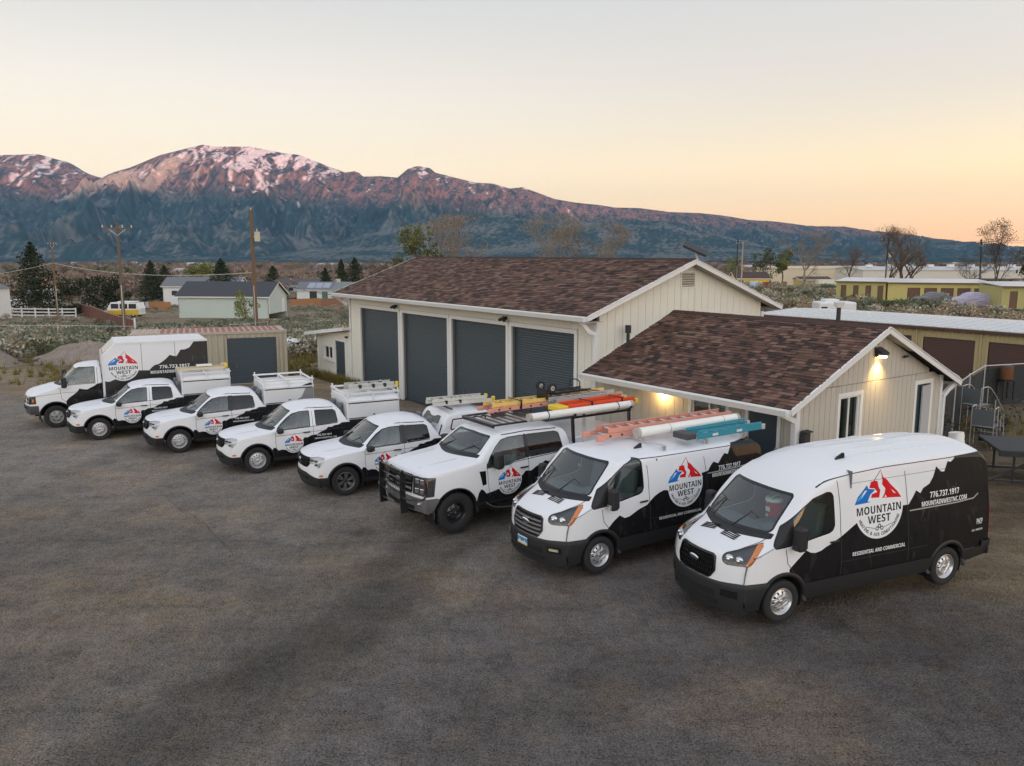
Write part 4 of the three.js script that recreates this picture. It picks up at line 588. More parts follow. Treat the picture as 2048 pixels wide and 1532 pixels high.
const heavy = {
  wb: 4.06, axle: 0.44, archR: 0.52, archW: 0.03, archMat: M.plastic, half: 1.02, length: 6.3, ds: 0.032, smooth: 3,
  profile: [[-0.80, 0.52], [-0.84, 0.6], [-0.86, 0.85], [-0.845, 1.1], [-0.83, 1.31], [-0.78, 1.37], [-0.5, 1.43], [0.1, 1.49], [0.40, 1.52], [0.52, 1.545], [1.04, 1.925], [1.16, 1.985], [1.5, 2.03], [2.1, 2.045], [2.7, 2.02], [2.93, 1.96], [3.0, 1.9], [3.10, 1.50], [3.16, 1.44], [5.0, 1.46], [5.1, 1.44], [5.16, 1.0], [5.18, 0.65], [5.16, 0.55]],
  width: table([[-0.86, 0.96], [-0.5, 1.0], [0, 1.015], [5.2, 1.0]]), bottom: table([[-0.84, 0.52], [-0.4, 0.5], [0.6, 0.48], [3.4, 0.5], [5.2, 0.58]]), belt: table([[-0.8, 1.22], [0.3, 1.38], [0.8, 1.34], [3.1, 1.42], [5.2, 1.42]]),
  tumble: table([[-0.8, 0.3], [0.3, 0.26], [1.0, 0.36], [2.9, 0.36], [3.2, 0.05], [5.2, 0.05]]), crown: table([[-0.86, 0.01], [-0.8, 0.05], [0.2, 0.07], [0.5, 0.05], [0.6, 0.03], [1.1, 0.04], [1.5, 0.06], [2.9, 0.05], [3.15, 0.01], [5.2, 0.01]]),
  radius: table([[-0.86, 0.06], [-0.4, 0.06], [0.5, 0.05], [1.3, 0.09], [2.9, 0.08], [3.2, 0.02], [5.2, 0.03]]), bow: table([[-0.86, 0.16], [-0.5, 0.15], [0.5, 0.16], [1.1, 0.10], [1.7, 0], [5.0, 0], [5.2, -0.05]]),
  windshield: [[-0.80, 1.565], [0, 1.55], [0.80, 1.565], [0.66, 1.915], [0, 1.935], [-0.66, 1.915]], wsMax: 1.35, cowl: [[-0.86, 1.515], [0, 1.515], [0.86, 1.515], [0.86, 1.58], [-0.86, 1.58]], cowlMax: 0.75,
  windows: [[[0.74, 1.31], [0.88, 1.52], [1.05, 1.70], [1.24, 1.845], [1.45, 1.885], [1.86, 1.89], [1.84, 1.385], [1.5, 1.36], [1.36, 1.31]], [[1.91, 1.39], [1.925, 1.89], [2.72, 1.875], [2.83, 1.83], [2.88, 1.46], [2.84, 1.42]]],
  pillar: [[1.84, 1.38], [1.855, 1.90], [1.93, 1.90], [1.91, 1.385]], backlight: [[-0.65, 1.55], [0.65, 1.55], [0.62, 1.84], [-0.62, 1.84]], backMin: 2.95,
  grille: [[-0.55, 0.90], [0.55, 0.90], [0.57, 1.30], [-0.57, 1.30]], noseMax: -0.5, faceX: table([[0.5, -0.80], [0.6, -0.84], [0.85, -0.86], [1.1, -0.845], [1.31, -0.83]]), faceBow: 0.15, faceHalf: 0.97,
  bars: [[1.21, 0.53, 0.05, 0.01, M.darksteel], [1.01, 0.53, 0.05, 0.01, M.chrome], [1.11, 0.53, 0.02, 0.0], [0.93, 0.52, 0.02, 0.0]], badge: [1.11, 0.13],
  headlight: [[-0.17, 1.27], [0.16, 1.29], [0.36, 1.27], [0.33, 0.87], [-0.17, 0.90]], hlMax: -0.25, hlMin: 0.57, bulbs: [[0.68, 1.18, 0.11, 0.12], [0.83, 1.18, 0.11, 0.12], [0.68, 0.98, 0.11, 0.12], [0.83, 0.98, 0.11, 0.12], [0.935, 1.15, 0.05, 0.14, 1]],
  bumper: (x, y, z) => Math.max(y - 0.83, x + 0.42), bumperMat: mat([0.42, 0.42, 0.43], 0.28, { metalness: 0.8 }), valance: [0.60, 0.08, 0.6], rocker: 0.56,
  tail: [[5.05, 0.95], [5.3, 0.95], [5.3, 1.4], [5.05, 1.4]], tailMin: 0.85, cowlX: 0.5, cabRear: 3.05,
  seams: [[[0.78, 1.4], [0.80, 1.0], [0.86, 0.56]], [[1.885, 1.88], [1.885, 1.1], [1.89, 0.56]], [[2.98, 1.45], [2.98, 0.95], [2.9, 0.7]], [[3.13, 1.42], [3.13, 0.55]]], belting: [[0.76, 1.30], [1.36, 1.30], [1.5, 1.345], [2.85, 1.41]], channel: [[1.3, 1.935], [1.9, 1.955], [2.85, 1.925]],
  vents: [[[0.58, 1.26], [0.74, 1.25], [0.76, 0.95], [0.66, 0.93]]], handles: [[1.76, 1.19], [2.75, 1.22]], handleW: 0.22, marker: null, mirror: [0.98, 1.47, 1.0, 0.22, 0.36],
  creases: [[[[-0.6, 0.45], [-0.1, 0.5], [0.3, 0.52]]]], cabin: { x0: 0.5, x1: 2.9, floor: 0.78, half: 0.92, dashY: 1.5, seatX: 1.6, wheelX: 1.1, rows: 2 }, wiper: [[0.54, 1.55, 0.2], [0.78, 1.71, 0.5], [0.82, 1.74, 0.15]],
};
const compactPeaks = [[0.36, 0.2], [0.40, 0.62], [0.44, 0.68], [0.49, 0.66], [0.56, 0.585], [0.66, 0.60], [0.8, 0.57], [1.2, 0.79], [1.28, 0.88], [1.36, 0.87], [1.46, 0.92], [1.62, 0.93], [1.75, 1.0], [1.86, 1.03], [1.95, 1.11], [2.05, 1.10], [2.13, 1.14], [2.25, 1.15], [2.35, 1.20], [2.56, 1.20], [2.64, 1.4], [4.4, 1.6], [4.4, -0.1], [0.36, -0.1]];
const compactWrap = wrap({ x0: -0.95, x1: 4.2, h: 2.2, seed: 8, logo: [0.98, 0.735, 0.262], peaks: compactPeaks, words: [['776.737.1917', 1.62, 0.88, 0.42, 0.05], ['MOUNTAINWESTNC.COM', 1.56, 0.80, 0.62, 0.04]] });
const heavyWrap = wrap({ x0: -0.95, x1: 5.3, h: 2.2, seed: 9, logo: [1.37, 0.945, 0.32], peaks: [[0.5, 0.5], [0.56, 0.78], [0.62, 0.86], [0.68, 0.83], [0.76, 0.74], [0.9, 0.76], [1.3, 0.84], [1.72, 1.02], [1.8, 1.1], [1.95, 1.08], [2.1, 1.16], [2.25, 1.2], [2.35, 1.26], [2.46, 1.22], [2.6, 1.32], [2.71, 1.37], [2.9, 1.36], [3.05, 1.48], [3.2, 1.6], [5.5, 1.8], [5.5, -0.1], [0.5, -0.1]], words: [['776.737.1917', 3.4, 1.1, 0.7, 0.09], ['MOUNTAINWESTNC.COM', 3.3, 0.97, 1.0, 0.07]] });
const lineGroup = 'compact pickups with mountain wraps';
const yawC = 2.668, pickups = [
  ['beside the box truck, yellow-tipped ladder on its rack', [-13.58, -26.60], { wheel: steelSmall }],
  ['with empty ladder rack and grey-black graphic on its cap', [-10.35, -24.90], { wheel: steelSmall, blackPillar: true }],
  ['with plain white cap and grey ladder on its rack', [-7.30, -22.57], { wheel: steelSmall }],
  ['with dark alloy wheels and rounded cap, beside the grille-guard pickup', [-4.50, -20.51], { wheel: alloySmall, blackPillar: true }],
].map(([l, at, o]) => makePickup('pickup_truck', 'white compact pickup ' + l, 'pickup truck', lineGroup, { spec: compact, wrap: compactWrap, at, yaw: yawC, ...o }));

// bed caps with ladder racks, parts of their pickups
const capPaint = mat([0.74, 0.74, 0.755], 0.35, { clearcoat: 0.7, clearcoatRoughness: 0.15 });
function utilityCap(t, dark) {
  const x0 = 2.52, x1 = 4.08, y0 = 1.245, y1 = 1.86, W = 0.87;
  const sec = [[-W, y0], [W, y0], [W - 0.02, 1.72], [W - 0.12, y1], [0, y1 + 0.03], [-W + 0.12, y1], [-W + 0.02, 1.72]];
  const shell = part('bed_cap', prism(sec, x1 - x0, 0.02).rotateY(Math.PI / 2).translate((x0 + x1) / 2, 0, 0), capPaint, t);
  for (const s of [1, -1]) {
    part('cap_door', rbox(x1 - x0 - 0.16, 0.40, 0.02, 0.008, (x0 + x1) / 2, 1.485, s * (W + 0.002)).applyMatrix4(new THREE.Matrix4()), capPaint, shell);
    const f = [[x0 + 0.05, 1.275], [x1 - 0.05, 1.275], [x1 - 0.05, 1.705], [x0 + 0.05, 1.705]]; part('door_gasket', f.map((p, i) => beam([p[0], p[1], s * (W + 0.004)], [f[(i + 1) % 4][0], f[(i + 1) % 4][1], s * (W + 0.004)], 0.014, 0.022)), M.gloss, shell);
    part('cap_latch', [rbox(0.07, 0.035, 0.02, 0.008, lerp(x0, x1, 0.5), 1.35, s * (W + 0.018))], M.darksteel, shell);
    part('rain_rail', beam([x0 - 0.01, 1.745, s * (W - 0.015)], [x1 + 0.01, 1.745, s * (W - 0.015)], 0.03, 0.03), capPaint, shell);
  }
  if (dark) for (const s of [1, -1]) { part('cap_graphic', prism([[x1 - 0.42, 1.745], [x1 - 0.26, 1.80], [x1 - 0.12, 1.835], [x1 - 0.02, 1.835], [x1 - 0.02, 1.74]], 0.012).translate(0, 0, s * (W - 0.055)), M.dark, shell); part('cap_graphic', prism([[x1 - 0.62, 1.29], [x1 - 0.40, 1.42], [x1 - 0.27, 1.69], [x1 - 0.02, 1.69], [x1 - 0.02, 1.29]], 0.01).translate(0, 0, s * (W + 0.012)), mat([0.24, 0.24, 0.245], 0.45), shell); }
  const rack = new THREE.Group(); rack.name = 'ladder_rack'; t.add(rack);
  for (const s of [1, -1]) {
    part('rack_rail', beam([x0 - 0.02, 1.965, s * (W - 0.06)], [x1 + 0.02, 1.965, s * (W - 0.06)], 0.045, 0.045), M.white, rack);
    for (const k of [0, 0.5, 1]) part('rack_post', beam([lerp(x0 + 0.03, x1 - 0.03, k), 1.74, s * (W - 0.05)], [lerp(x0 + 0.03, x1 - 0.03, k), k === 0.5 ? 1.98 : 2.06, s * (W - 0.06)], 0.05, 0.035, [1, 0, 0]), M.white, rack);
  }
  for (const k of [0.0, 0.5, 1]) part('cross_bar', beam([lerp(x0 + 0.03, x1 - 0.03, k), 1.95, -W + 0.06], [lerp(x0 + 0.03, x1 - 0.03, k), 1.95, W - 0.06], 0.05, 0.04), M.white, rack);
}
pickups.slice(0, 3).forEach((p, i) => utilityCap(p.t, i === 1));
{                                                                   // the fourth wears a rounded, glazed cap
  const t = pickups[3].t, cap = loft({
    profile: [[2.46, 1.26], [2.50, 1.36], [2.72, 1.72], [2.80, 1.785], [3.2, 1.84], [3.9, 1.83], [4.0, 1.78], [4.08, 1.5], [4.10, 1.27]], ds: 0.03, smooth: 2, width: () => 0.865, bottom: () => 1.245, belt: () => 1.34, tumble: () => 0.24, crown: () => 0.05, radius: () => 0.06, bow: table([[2.4, 0.05], [3, 0], [4.1, 0]]),
  });
  let P = cap.piece; const take = (f) => { const [a, b] = cut(P, f); P = b; return a; };
  const w = rounded([[2.80, 1.36], [2.90, 1.64], [3.86, 1.66], [3.90, 1.36]], 0.05), g = take(SIDE(w, 0.4)), [pane, seal] = cut(g, (x, y) => w(x, y) + 0.03);
  const shell = addPart(t, 'bed_cap', P, capPaint); for (const h of halves(pane)) addPart(shell, 'cap_window', h, capPaint, 0.004); for (const h of halves(seal)) addPart(shell, 'cap_window_frame', h, M.gloss, 0.006);
  part('cap_front_window', prism([[-0.52, 0], [0.52, 0], [0.48, 0.22], [-0.48, 0.22]], 0.02).rotateY(Math.PI / 2).rotateZ(-0.62).translate(2.585, 1.50, 0), M.tint, shell);
  for (const s of [1, -1]) part('cap_seal', [[2.475, 1.255], [4.08, 1.255]].map((p, i, a) => i ? beam([a[0][0], a[0][1], s * 0.868], [p[0], p[1], s * 0.868], 0.02, 0.03) : beam([2.48, 1.26, s * 0.868], [2.60, 1.52, s * 0.80], 0.02, 0.03)), M.gloss, shell);
  for (const x of [2.95, 3.8]) part('roof_bar', rbox(0.07, 0.03, 1.3, 0.012, x, 1.87, 0), M.black, shell);
}
// the big pickup with the grille guard
const bigPickup = makePickup('pickup_truck', 'white heavy-duty crew cab pickup with black grille guard and black wheels', 'pickup truck', undefined, { spec: heavy, wrap: heavyWrap, at: [-1.75, -17.80], yaw: 2.545, wheel: mudTyre, blackPillar: true });
{
  const t = bigPickup.t, guard = new THREE.Group(); guard.name = 'grille_guard'; t.add(guard);
  const B = mat([0.012, 0.012, 0.013], 0.3, { clearcoat: 0.5 }), x = -1.0;
  for (const s of [1, -1]) {
    part('upright', prism([[x - 0.06, 0.48], [x + 0.12, 0.48], [x + 0.05, 0.8], [x + 0.06, 1.36], [x - 0.01, 1.43], [x - 0.07, 1.38], [x - 0.08, 0.8]], 0.03, 0.004).translate(0, 0, s * 0.50), B, guard);
    part('headlight_hoop', pipe([[x, 1.38, s * 0.5], [x + 0.02, 1.36, s * 0.72], [x + 0.14, 1.34, s * 0.96], [x + 0.24, 1.28, s * 1.03], [x + 0.26, 1.02, s * 1.03], [x + 0.22, 0.88, s * 1.02], [x + 0.06, 0.83, s * 0.8], [x - 0.02, 0.82, s * 0.5]], 0.022, 60), B, guard);
    for (const y of [0.99, 1.18]) part('hoop_bar', pipe([[x - 0.02, y, s * 0.5], [x + 0.03, y, s * 0.66], [x + 0.08, y, s * 0.74]], 0.012, 12), B, guard);
    part('fog_light', [rbox(0.04, 0.1, 0.16, 0.015, -0.845 + 0.10, 0.70, s * 0.76), new THREE.SphereGeometry(0.04, 12, 8).translate(-0.77, 0.70, s * 0.76)], M.reflector, t);
  }
  for (const y of [1.38, 1.20, 1.02, 0.84, 0.62]) part('guard_bar', bar([x - 0.01, y, -0.5], [x - 0.01, y, 0.5], y > 1.3 ? 0.024 : 0.016), B, guard);
  part('guard_mesh', Array.from({ length: 13 }, (_, i) => bar([x + 0.03, 0.84, -0.48 + i * 0.08], [x + 0.03, 1.36, -0.48 + i * 0.08], 0.005, 5)), B, guard);
  const plat = new THREE.Group(); plat.name = 'roof_rack'; t.add(plat);    // the slatted platform over the cab
  for (const s of [1, -1]) part('rack_rail', rbox(1.62, 0.05, 0.04, 0.015, 2.0, 2.14, s * 0.66), B, plat);
  for (let i = 0; i < 8; i++) part('rack_slat', rbox(0.07, 0.02, 1.3, 0.008, 1.25 + i * 0.21, 2.135, 0), B, plat);
  part('rack_fairing', rbox(0.05, 0.09, 1.36, 0.02, 1.17, 2.12, 0), B, plat);
  const lr = new THREE.Group(); lr.name = 'ladder_rack'; t.add(lr);         // over the bed
  for (const x of [3.25, 5.0]) { for (const s of [1, -1]) part('rack_post', beam([x, 1.45, s * 0.9], [x, 2.2, s * 0.84], 0.06, 0.06, [1, 0, 0]), B, lr); part('cross_bar', beam([x, 2.2, -0.95], [x, 2.2, 0.95], 0.06, 0.06), B, lr); }
  for (const s of [1, -1]) part('rack_rail', beam([3.2, 2.12, s * 0.86], [5.05, 2.12, s * 0.86], 0.05, 0.05), B, lr);
  for (const s of [1, -1]) part('step_bar', pipe([[0.75, 0.52, s * 0.96], [0.95, 0.40, s * 1.04], [2.8, 0.40, s * 1.04], [3.0, 0.52, s * 0.96]], 0.04, 30), B, t);
  part('topper', prism([[3.2, 1.46], [3.24, 1.66], [5.0, 1.66], [5.05, 1.46]], 1.8, 0.02), capPaint, t);
}
// ---------------------------------------------------------------- the box truck at the left end of the row
const boxWrap = wrap({ x0: -1.0, x1: 5.0, h: 2.9, seed: 10, logo: [2.17, 2.0, 0.50],
  peaks: [[0.33, 0.9], [0.41, 1.0], [0.55, 1.1], [0.68, 1.2], [0.76, 1.31], [0.86, 1.28], [1.0, 1.26], [1.09, 1.31], [1.2, 1.36], [1.32, 1.44], [1.5, 1.47], [1.57, 1.52], [1.7, 1.5], [1.9, 1.58], [2.35, 1.62], [2.55, 1.70], [2.65, 1.84], [2.99, 1.82], [3.08, 1.92], [3.18, 2.0], [3.3, 2.02], [3.43, 2.1], [3.56, 2.2], [3.69, 2.33], [3.80, 2.29], [3.91, 2.27], [4.0, 2.4], [4.06, 2.5], [4.2, 2.5], [4.36, 2.56], [4.51, 2.76], [4.6, 2.95], [5.2, 3], [5.2, -0.1], [0.33, -0.1]],
  words: [['776.737.1917', 3.32, 1.86, 1.02, 0.12], ['MOUNTAINWESTNC.COM', 3.02, 1.69, 1.5, 0.105]] });
const cutaway = {
  wb: 3.55, axle: 0.40, archR: 0.48, archW: 0.05, archMat: M.plastic, half: 0.98, length: 2.6, ds: 0.03, smooth: 4,
  profile: [[-0.90, 0.5], [-0.94, 0.6], [-0.955, 0.85], [-0.92, 1.12], [-0.86, 1.22], [-0.7, 1.29], [-0.2, 1.41], [0.06, 1.455], [0.60, 1.99], [0.72, 2.06], [1.0, 2.11], [1.38, 2.12], [1.44, 2.08], [1.47, 1.6], [1.48, 0.8], [1.47, 0.6]],
  width: table([[-0.95, 0.90], [-0.6, 0.95], [0, 0.985], [1.5, 0.985]]), bottom: table([[-0.9, 0.5], [-0.4, 0.5], [0.6, 0.45], [1.5, 0.45]]), belt: table([[-0.9, 1.08], [0, 1.38], [0.4, 1.42], [1.5, 1.46]]),
  tumble: table([[-0.9, 0.3], [0, 0.3], [0.6, 0.27], [1.5, 0.25]]), crown: table([[-0.95, 0.02], [-0.8, 0.06], [-0.1, 0.08], [0.1, 0.03], [0.6, 0.04], [1, 0.06], [1.5, 0.05]]),
  radius: table([[-0.9, 0.07], [0, 0.06], [0.8, 0.09], [1.5, 0.06]]), bow: table([[-0.95, 0.2], [-0.5, 0.2], [0.1, 0.2], [0.7, 0.12], [1.2, 0], [1.5, 0]]),
  windshield: [[-0.78, 1.50], [0, 1.48], [0.78, 1.50], [0.68, 1.985], [0, 2.0], [-0.68, 1.985]], wsMax: 1.0, cowl: [[-0.82, 1.435], [0, 1.44], [0.82, 1.435], [0.82, 1.51], [-0.82, 1.51]], cowlMax: 0.35,
  windows: [[[0.18, 1.465], [0.34, 1.66], [0.52, 1.85], [0.68, 1.985], [0.78, 2.025], [1.27, 2.035], [1.265, 1.48]]], pillar: [[0, 0], [0.01, 0], [0, 0.01]], backlight: [[-0.1, 1.9], [0.1, 1.9], [0, 2.0]], backMin: 1.46,
  grille: [[-0.52, 0.86], [0.52, 0.86], [0.56, 1.13], [-0.56, 1.13]], noseMax: -0.5, faceX: table([[0.5, -0.90], [0.6, -0.94], [0.85, -0.955], [1.12, -0.92]]), faceBow: 0.2, faceHalf: 0.9,
  bars: [[1.0, 0.54, 0.05, 0.004, mat([0.25, 0.25, 0.255], 0.35, { metalness: 0.6 })], [1.08, 0.54, 0.02, 0], [0.92, 0.52, 0.02, 0]], badge: [1.0, 0.1],
  headlight: [[-0.16, 1.12], [0.24, 1.13], [0.26, 0.86], [-0.16, 0.86]], hlMax: -0.35, hlMin: 0.53, bulbs: [[0.66, 1.06, 0.16, 0.08], [0.66, 0.93, 0.16, 0.07], [0.83, 0.93, 0.08, 0.07, 1]],
  bumper: (x, y, z) => Math.max(y - 0.80, x + 0.50), bumperMat: mat([0.07, 0.07, 0.075], 0.5), valance: [0.72, 0.05, 0.7], rocker: 0.52,
  tail: [[9, 0], [9.1, 0], [9, 0.1]], tailMin: 2, cowlX: 0.1, cabRear: 1.5,
  seams: [[[0.16, 1.44], [0.2, 1.0], [0.5, 0.7]], [[1.33, 2.05], [1.335, 1.2], [1.33, 0.5]], [[-0.6, 1.12], [0.2, 1.2], [1.3, 1.2]]], belting: [[0.2, 1.445], [1.28, 1.465]], channel: [[0.72, 2.045], [1.3, 2.06]],
  vents: [], handles: [[1.2, 1.22]], marker: [-0.66, 0.98, 0.06, 0.1], mirror: [0.30, 1.56, 0.97, 0.17, 0.36],
  creases: [[[[-0.7, 0.5], [-0.1, 0.6]]]], cabin: { x0: 0.1, x1: 1.4, floor: 0.72, half: 0.88, dashY: 1.42, seatX: 1.0, wheelX: 0.55 }, wiper: [[0.08, 1.48, 0.2], [0.3, 1.69, 0.5], [0.34, 1.73, 0.15]],
};
const boxTruck = makePickup('box_truck', 'white box truck with tall wrapped cargo body, at the left end of the row', 'box truck', undefined, { spec: cutaway, wrap: boxWrap, at: [-16.02, -28.55], yaw: 2.66, wheel: dualSteel });
{
  const t = boxTruck.t, x0 = 1.52, x1 = 4.97, top = 2.83, W = 1.16;
  // the cargo body: a nose that slants back to the roof
  const side = [[x0, 0.98], [x1, 0.98], [x1, top], [x0 + 0.42, top], [x0 + 0.02, 2.42]], g = prism(side, 2 * W, 0.02), p = g.attributes.position, uv = g.attributes.uv;
  for (let i = 0; i < p.count; i++) { const [u, v] = boxWrap.uv(p.getX(i), p.getY(i)); uv.setXY(i, u, v); }
  // the front and roof are plain white: they take a white spot of the print
  const n = g.attributes.normal; for (let i = 0; i < p.count; i++) if (Math.abs(n.getZ(i)) < 0.6) { const [u, v] = boxWrap.uv(2.2, 2.75); uv.setXY(i, u + 0.001 * (i % 3), v); }
  const body = part('cargo_box', g, mat([1, 1, 1], 0.4, { map: boxWrap.texture, clearcoat: 0.4, clearcoatRoughness: 0.2 }), t);
  for (const s of [1, -1]) {
    part('roof_rail', beam([x0 + 0.42, top - 0.02, s * W], [x1 + 0.01, top - 0.02, s * W], 0.03, 0.07), M.white, body); part('floor_rail', beam([x0 - 0.01, 1.0, s * W], [x1 + 0.01, 1.0, s * W], 0.03, 0.12), M.plastic, body);
    part('corner_post', beam([x0, 0.98, s * W], [x0 + 0.01, 2.42, s * W], 0.03, 0.07, [1, 0, 0]), M.white, body);
    for (const d of [1.25, 2.35]) part('panel_joint', beam([x0 + d, 1.06, s * (W + 0.001)], [x0 + d, top - 0.06, s * (W + 0.001)], 0.004, 0.012, [1, 0, 0]), M.seam, body);
    part('mud_flap', box(0.02, 0.5, 0.5, 4.2, 0.5, s * 0.86), M.rubber, t); part('exhaust_stack', bar([x0 - 0.02, 1.0, s * 0.98], [x0 - 0.02, 1.5, s * 0.98], 0.05, 12), M.black, t);
  }
  for (const [y, z] of [[2.46, -0.5], [2.46, 0], [2.46, 0.5]]) part('clearance_lamp', rbox(0.03, 0.04, 0.12, 0.01, x0 + 0.03, y, z), M.amber, body);
  part('nose_panel', beam([x0 + 0.06, 2.48, 0], [x0 + 0.40, 2.80, 0], 1.5, 0.012, [0, 1, 0]), mat([0.66, 0.60, 0.50], 0.5), body);
  part('chassis', [box(3.6, 0.2, 0.9, 3.2, 0.78, 0)], M.under, t);
}
// ---------------------------------------------------------------- buildings
const BX = [-7.30, -37.28], BTURN = -Math.atan2(0.8146, 0.58);       // the long wall's left foot; local x runs along it, z out of it towards the yard
const inB = (u, z) => { const c = Math.cos(BTURN), s = Math.sin(BTURN); return [BX[0] + c * u + s * z, BX[1] - s * u + c * z]; };
const PT = { cream: mat([0.74, 0.715, 0.63], 0.75), tan: mat([0.50, 0.46, 0.40], 0.75), trim: mat([0.74, 0.735, 0.72], 0.5), slate: mat([0.040, 0.060, 0.075], 0.42), core: mat([0.2, 0.18, 0.15], 0.9), soffit: mat([0.5, 0.47, 0.42], 0.8), dark: mat([0.03, 0.03, 0.032], 0.6), pane: mat([0.5, 0.58, 0.56], 0.02, { transmission: 1, thickness: 0, ior: 1.7 }), room: mat([0.10, 0.11, 0.10], 0.9), felt: mat([0.05, 0.034, 0.028], 0.95), gutter: mat([0.76, 0.755, 0.75], 0.35, { clearcoat: 0.5 }) };
const SHINGLE = [[0.105, 0.052, 0.036], [0.140, 0.072, 0.050], [0.062, 0.032, 0.024], [0.195, 0.112, 0.082], [0.034, 0.020, 0.017], [0.112, 0.058, 0.041]].map((c) => mat(c, 0.92, { bumpMap: bumpGravel, bumpScale: 0.004 }));
// boards of an upright wall in the plane z = z0 of its parent: top(x) gives the height, holes are [x0, x1, y0, y1]
function boards(parent, x0, x1, y0, top, holes, material, place, pitch = 0.305, name = 'siding_board') {
  const marks = new Set([x0, x1]); for (let x = x0 + pitch; x < x1 - 0.05; x += pitch) marks.add(+x.toFixed(3)); for (const h of holes) for (const x of [h[0], h[1]]) if (x > x0 && x < x1) marks.add(x);
  const xs = [...marks].sort((a, b) => a - b);
  for (let i = 0; i < xs.length - 1; i++) {
    const a = xs[i] + 0.006, b = xs[i + 1] - 0.006, m = (a + b) / 2; if (b - a < 0.02) continue; let y = y0; const cuts = holes.filter((h) => m > h[0] && m < h[1]).sort((p, q) => p[2] - q[2]), spans = [];
    for (const h of cuts) { if (h[2] > y + 0.01) spans.push([y, h[2]]); y = Math.max(y, h[3]); } spans.push([y, null]);
    for (const [lo, hi] of spans) { const ta = hi ?? top(a), tb = hi ?? top(b); if (Math.min(ta, tb) - lo < 0.02) continue; part(name, prism([[a, lo], [b, lo], [b, tb], [a, ta]], 0.022).applyMatrix4(place), material, parent); }
  }
}
const PLACE = (x, y, z, ry = 0) => new THREE.Matrix4().makeRotationY(ry).setPosition(x, y, z);
// a slope of shingles: o its lower left corner, u along the eave, v up the slope (unit vectors)
function shingles(parent, o, u, v, length, rise, seed, pitch, expose, individuals, bounds = () => true) {
  const O = V(...o), U = V(...u), S = V(...v), N = U.clone().cross(S).normalize(); if (N.y < 0) N.negate(); const B = U.clone(); if (N.clone().cross(S).dot(U) < 0) B.negate();
  const r = rng(seed), w = pitch, tabs = [], rows = Math.round(rise / expose), eye = camera.position;
  const tab = new THREE.BufferGeometry(); {                           // a thin wedge, thick at its lower edge
    const W = w * 0.485, L = expose * 1.15, t = 0.016, P = [[-W, t, 0], [W, t, 0], [W, 0.004, L], [-W, 0.004, L], [-W, 0, 0], [W, 0, 0]], f = [[0, 1, 2], [0, 2, 3], [4, 5, 1], [4, 1, 0], [4, 0, 3], [5, 2, 1]], pos = []; for (const k of f) for (const i of k) pos.push(...P[i]); tab.setAttribute('position', new THREE.Float32BufferAttribute(pos, 3)); tab.setAttribute('uv', new THREE.Float32BufferAttribute(pos.flatMap((_, i) => (i % 3 === 0 ? [pos[i] * 3, pos[i + 2] * 3] : [])), 2)); tab.computeVertexNormals();
  }
  parent.updateMatrixWorld(true);
  for (let j = 0; j < rows; j++) { const shift = r() * w, tone = r(); for (let x = -shift; x < length + w; x += w * (0.8 + 0.4 * r())) {
    const cx = clamp(x + w / 2, w * 0.5, length - w * 0.5), p = O.clone().addScaledVector(U, cx).addScaledVector(S, j * expose); if (!bounds(cx, j * expose)) continue;
    const m = new THREE.Matrix4().makeBasis(B, N, S).setPosition(p.addScaledVector(N, 0.006 + 0.004 * r())); m.multiply(new THREE.Matrix4().makeScale(0.9 + 0.35 * r(), 0.7 + 0.9 * r(), 1));
    const k = r() + 0.35 * (tone - 0.5) + 0.25 * fbm(cx * 0.35, j * 0.12, 2); tabs.push({ m, k: Math.floor(clamp(k, 0, 0.999) * 6), d: p.clone().applyMatrix4(parent.matrixWorld).distanceTo(eye) });
  } }
  tabs.sort((a, b) => a.d - b.d);
  tabs.slice(0, individuals).forEach((t) => { const q = part('shingle', tab, SHINGLE[t.k], parent); q.applyMatrix4(t.m); });
  const rest = tabs.slice(individuals); if (rest.length) { const by = SHINGLE.map((_, k) => rest.filter((t) => t.k === k)), geos = [], mats = []; let all = []; by.forEach((list, k) => { if (list.length) { all.push(merge(list.map((t) => tab.clone().applyMatrix4(t.m)))); mats.push(SHINGLE[k]); } }); const g = mergeGeometries(all, true); const s = part('shingles', g, mats, parent); s.userData.kind = 'stuff'; }
}
function rollDoor(parent, x0, x1, h, z, material, name = 'roller_door') { // a curtain of curved slats with a bottom bar
  const pts = [], pitch = 0.082; for (let y = 0.09; y < h - 1e-3; y += pitch) pts.push([0.016, y], [0.019, y + pitch * 0.35], [0.011, y + pitch * 0.75], [0.0, y + pitch * 0.9]);
  const P = [], I = []; pts.forEach(([d, y]) => P.push(x0, Math.min(y, h), z + d, x1, Math.min(y, h), z + d)); for (let i = 0; i < pts.length - 1; i++) { const a = i * 2; I.push(a, a + 1, a + 2, a + 1, a + 3, a + 2); }
  const g = geo(P, null, null, null, I).toNonIndexed(); g.computeVertexNormals(); const d = part(name, g, material, parent);
  part('bottom_bar', box(x1 - x0, 0.09, 0.05, (x0 + x1) / 2, 0.045, z + 0.01), material, d); part('door_latch', box(0.03, 0.16, 0.03, lerp(x0, x1, 0.18), 0.95, z + 0.045), M.chrome, d);
  return d;
}
function frame(parent, x0, x1, y0, y1, z, w, depth, material, sill = false, name = 'door_frame') { // casing round an opening (posts and head, and a sill)
  part(name, box(w, y1 - y0, depth, x0 - w / 2, (y0 + y1) / 2, z), material, parent); part(name, box(w, y1 - y0, depth, x1 + w / 2, (y0 + y1) / 2, z), material, parent); part(name, box(x1 - x0 + 2 * w, w, depth + 0.004, (x0 + x1) / 2, y1 + w / 2, z), material, parent);
  if (sill) part('window_sill', box(x1 - x0 + 2 * w + 0.04, w, depth + 0.05, (x0 + x1) / 2, y0 - w / 2, z + 0.02), material, parent);
}
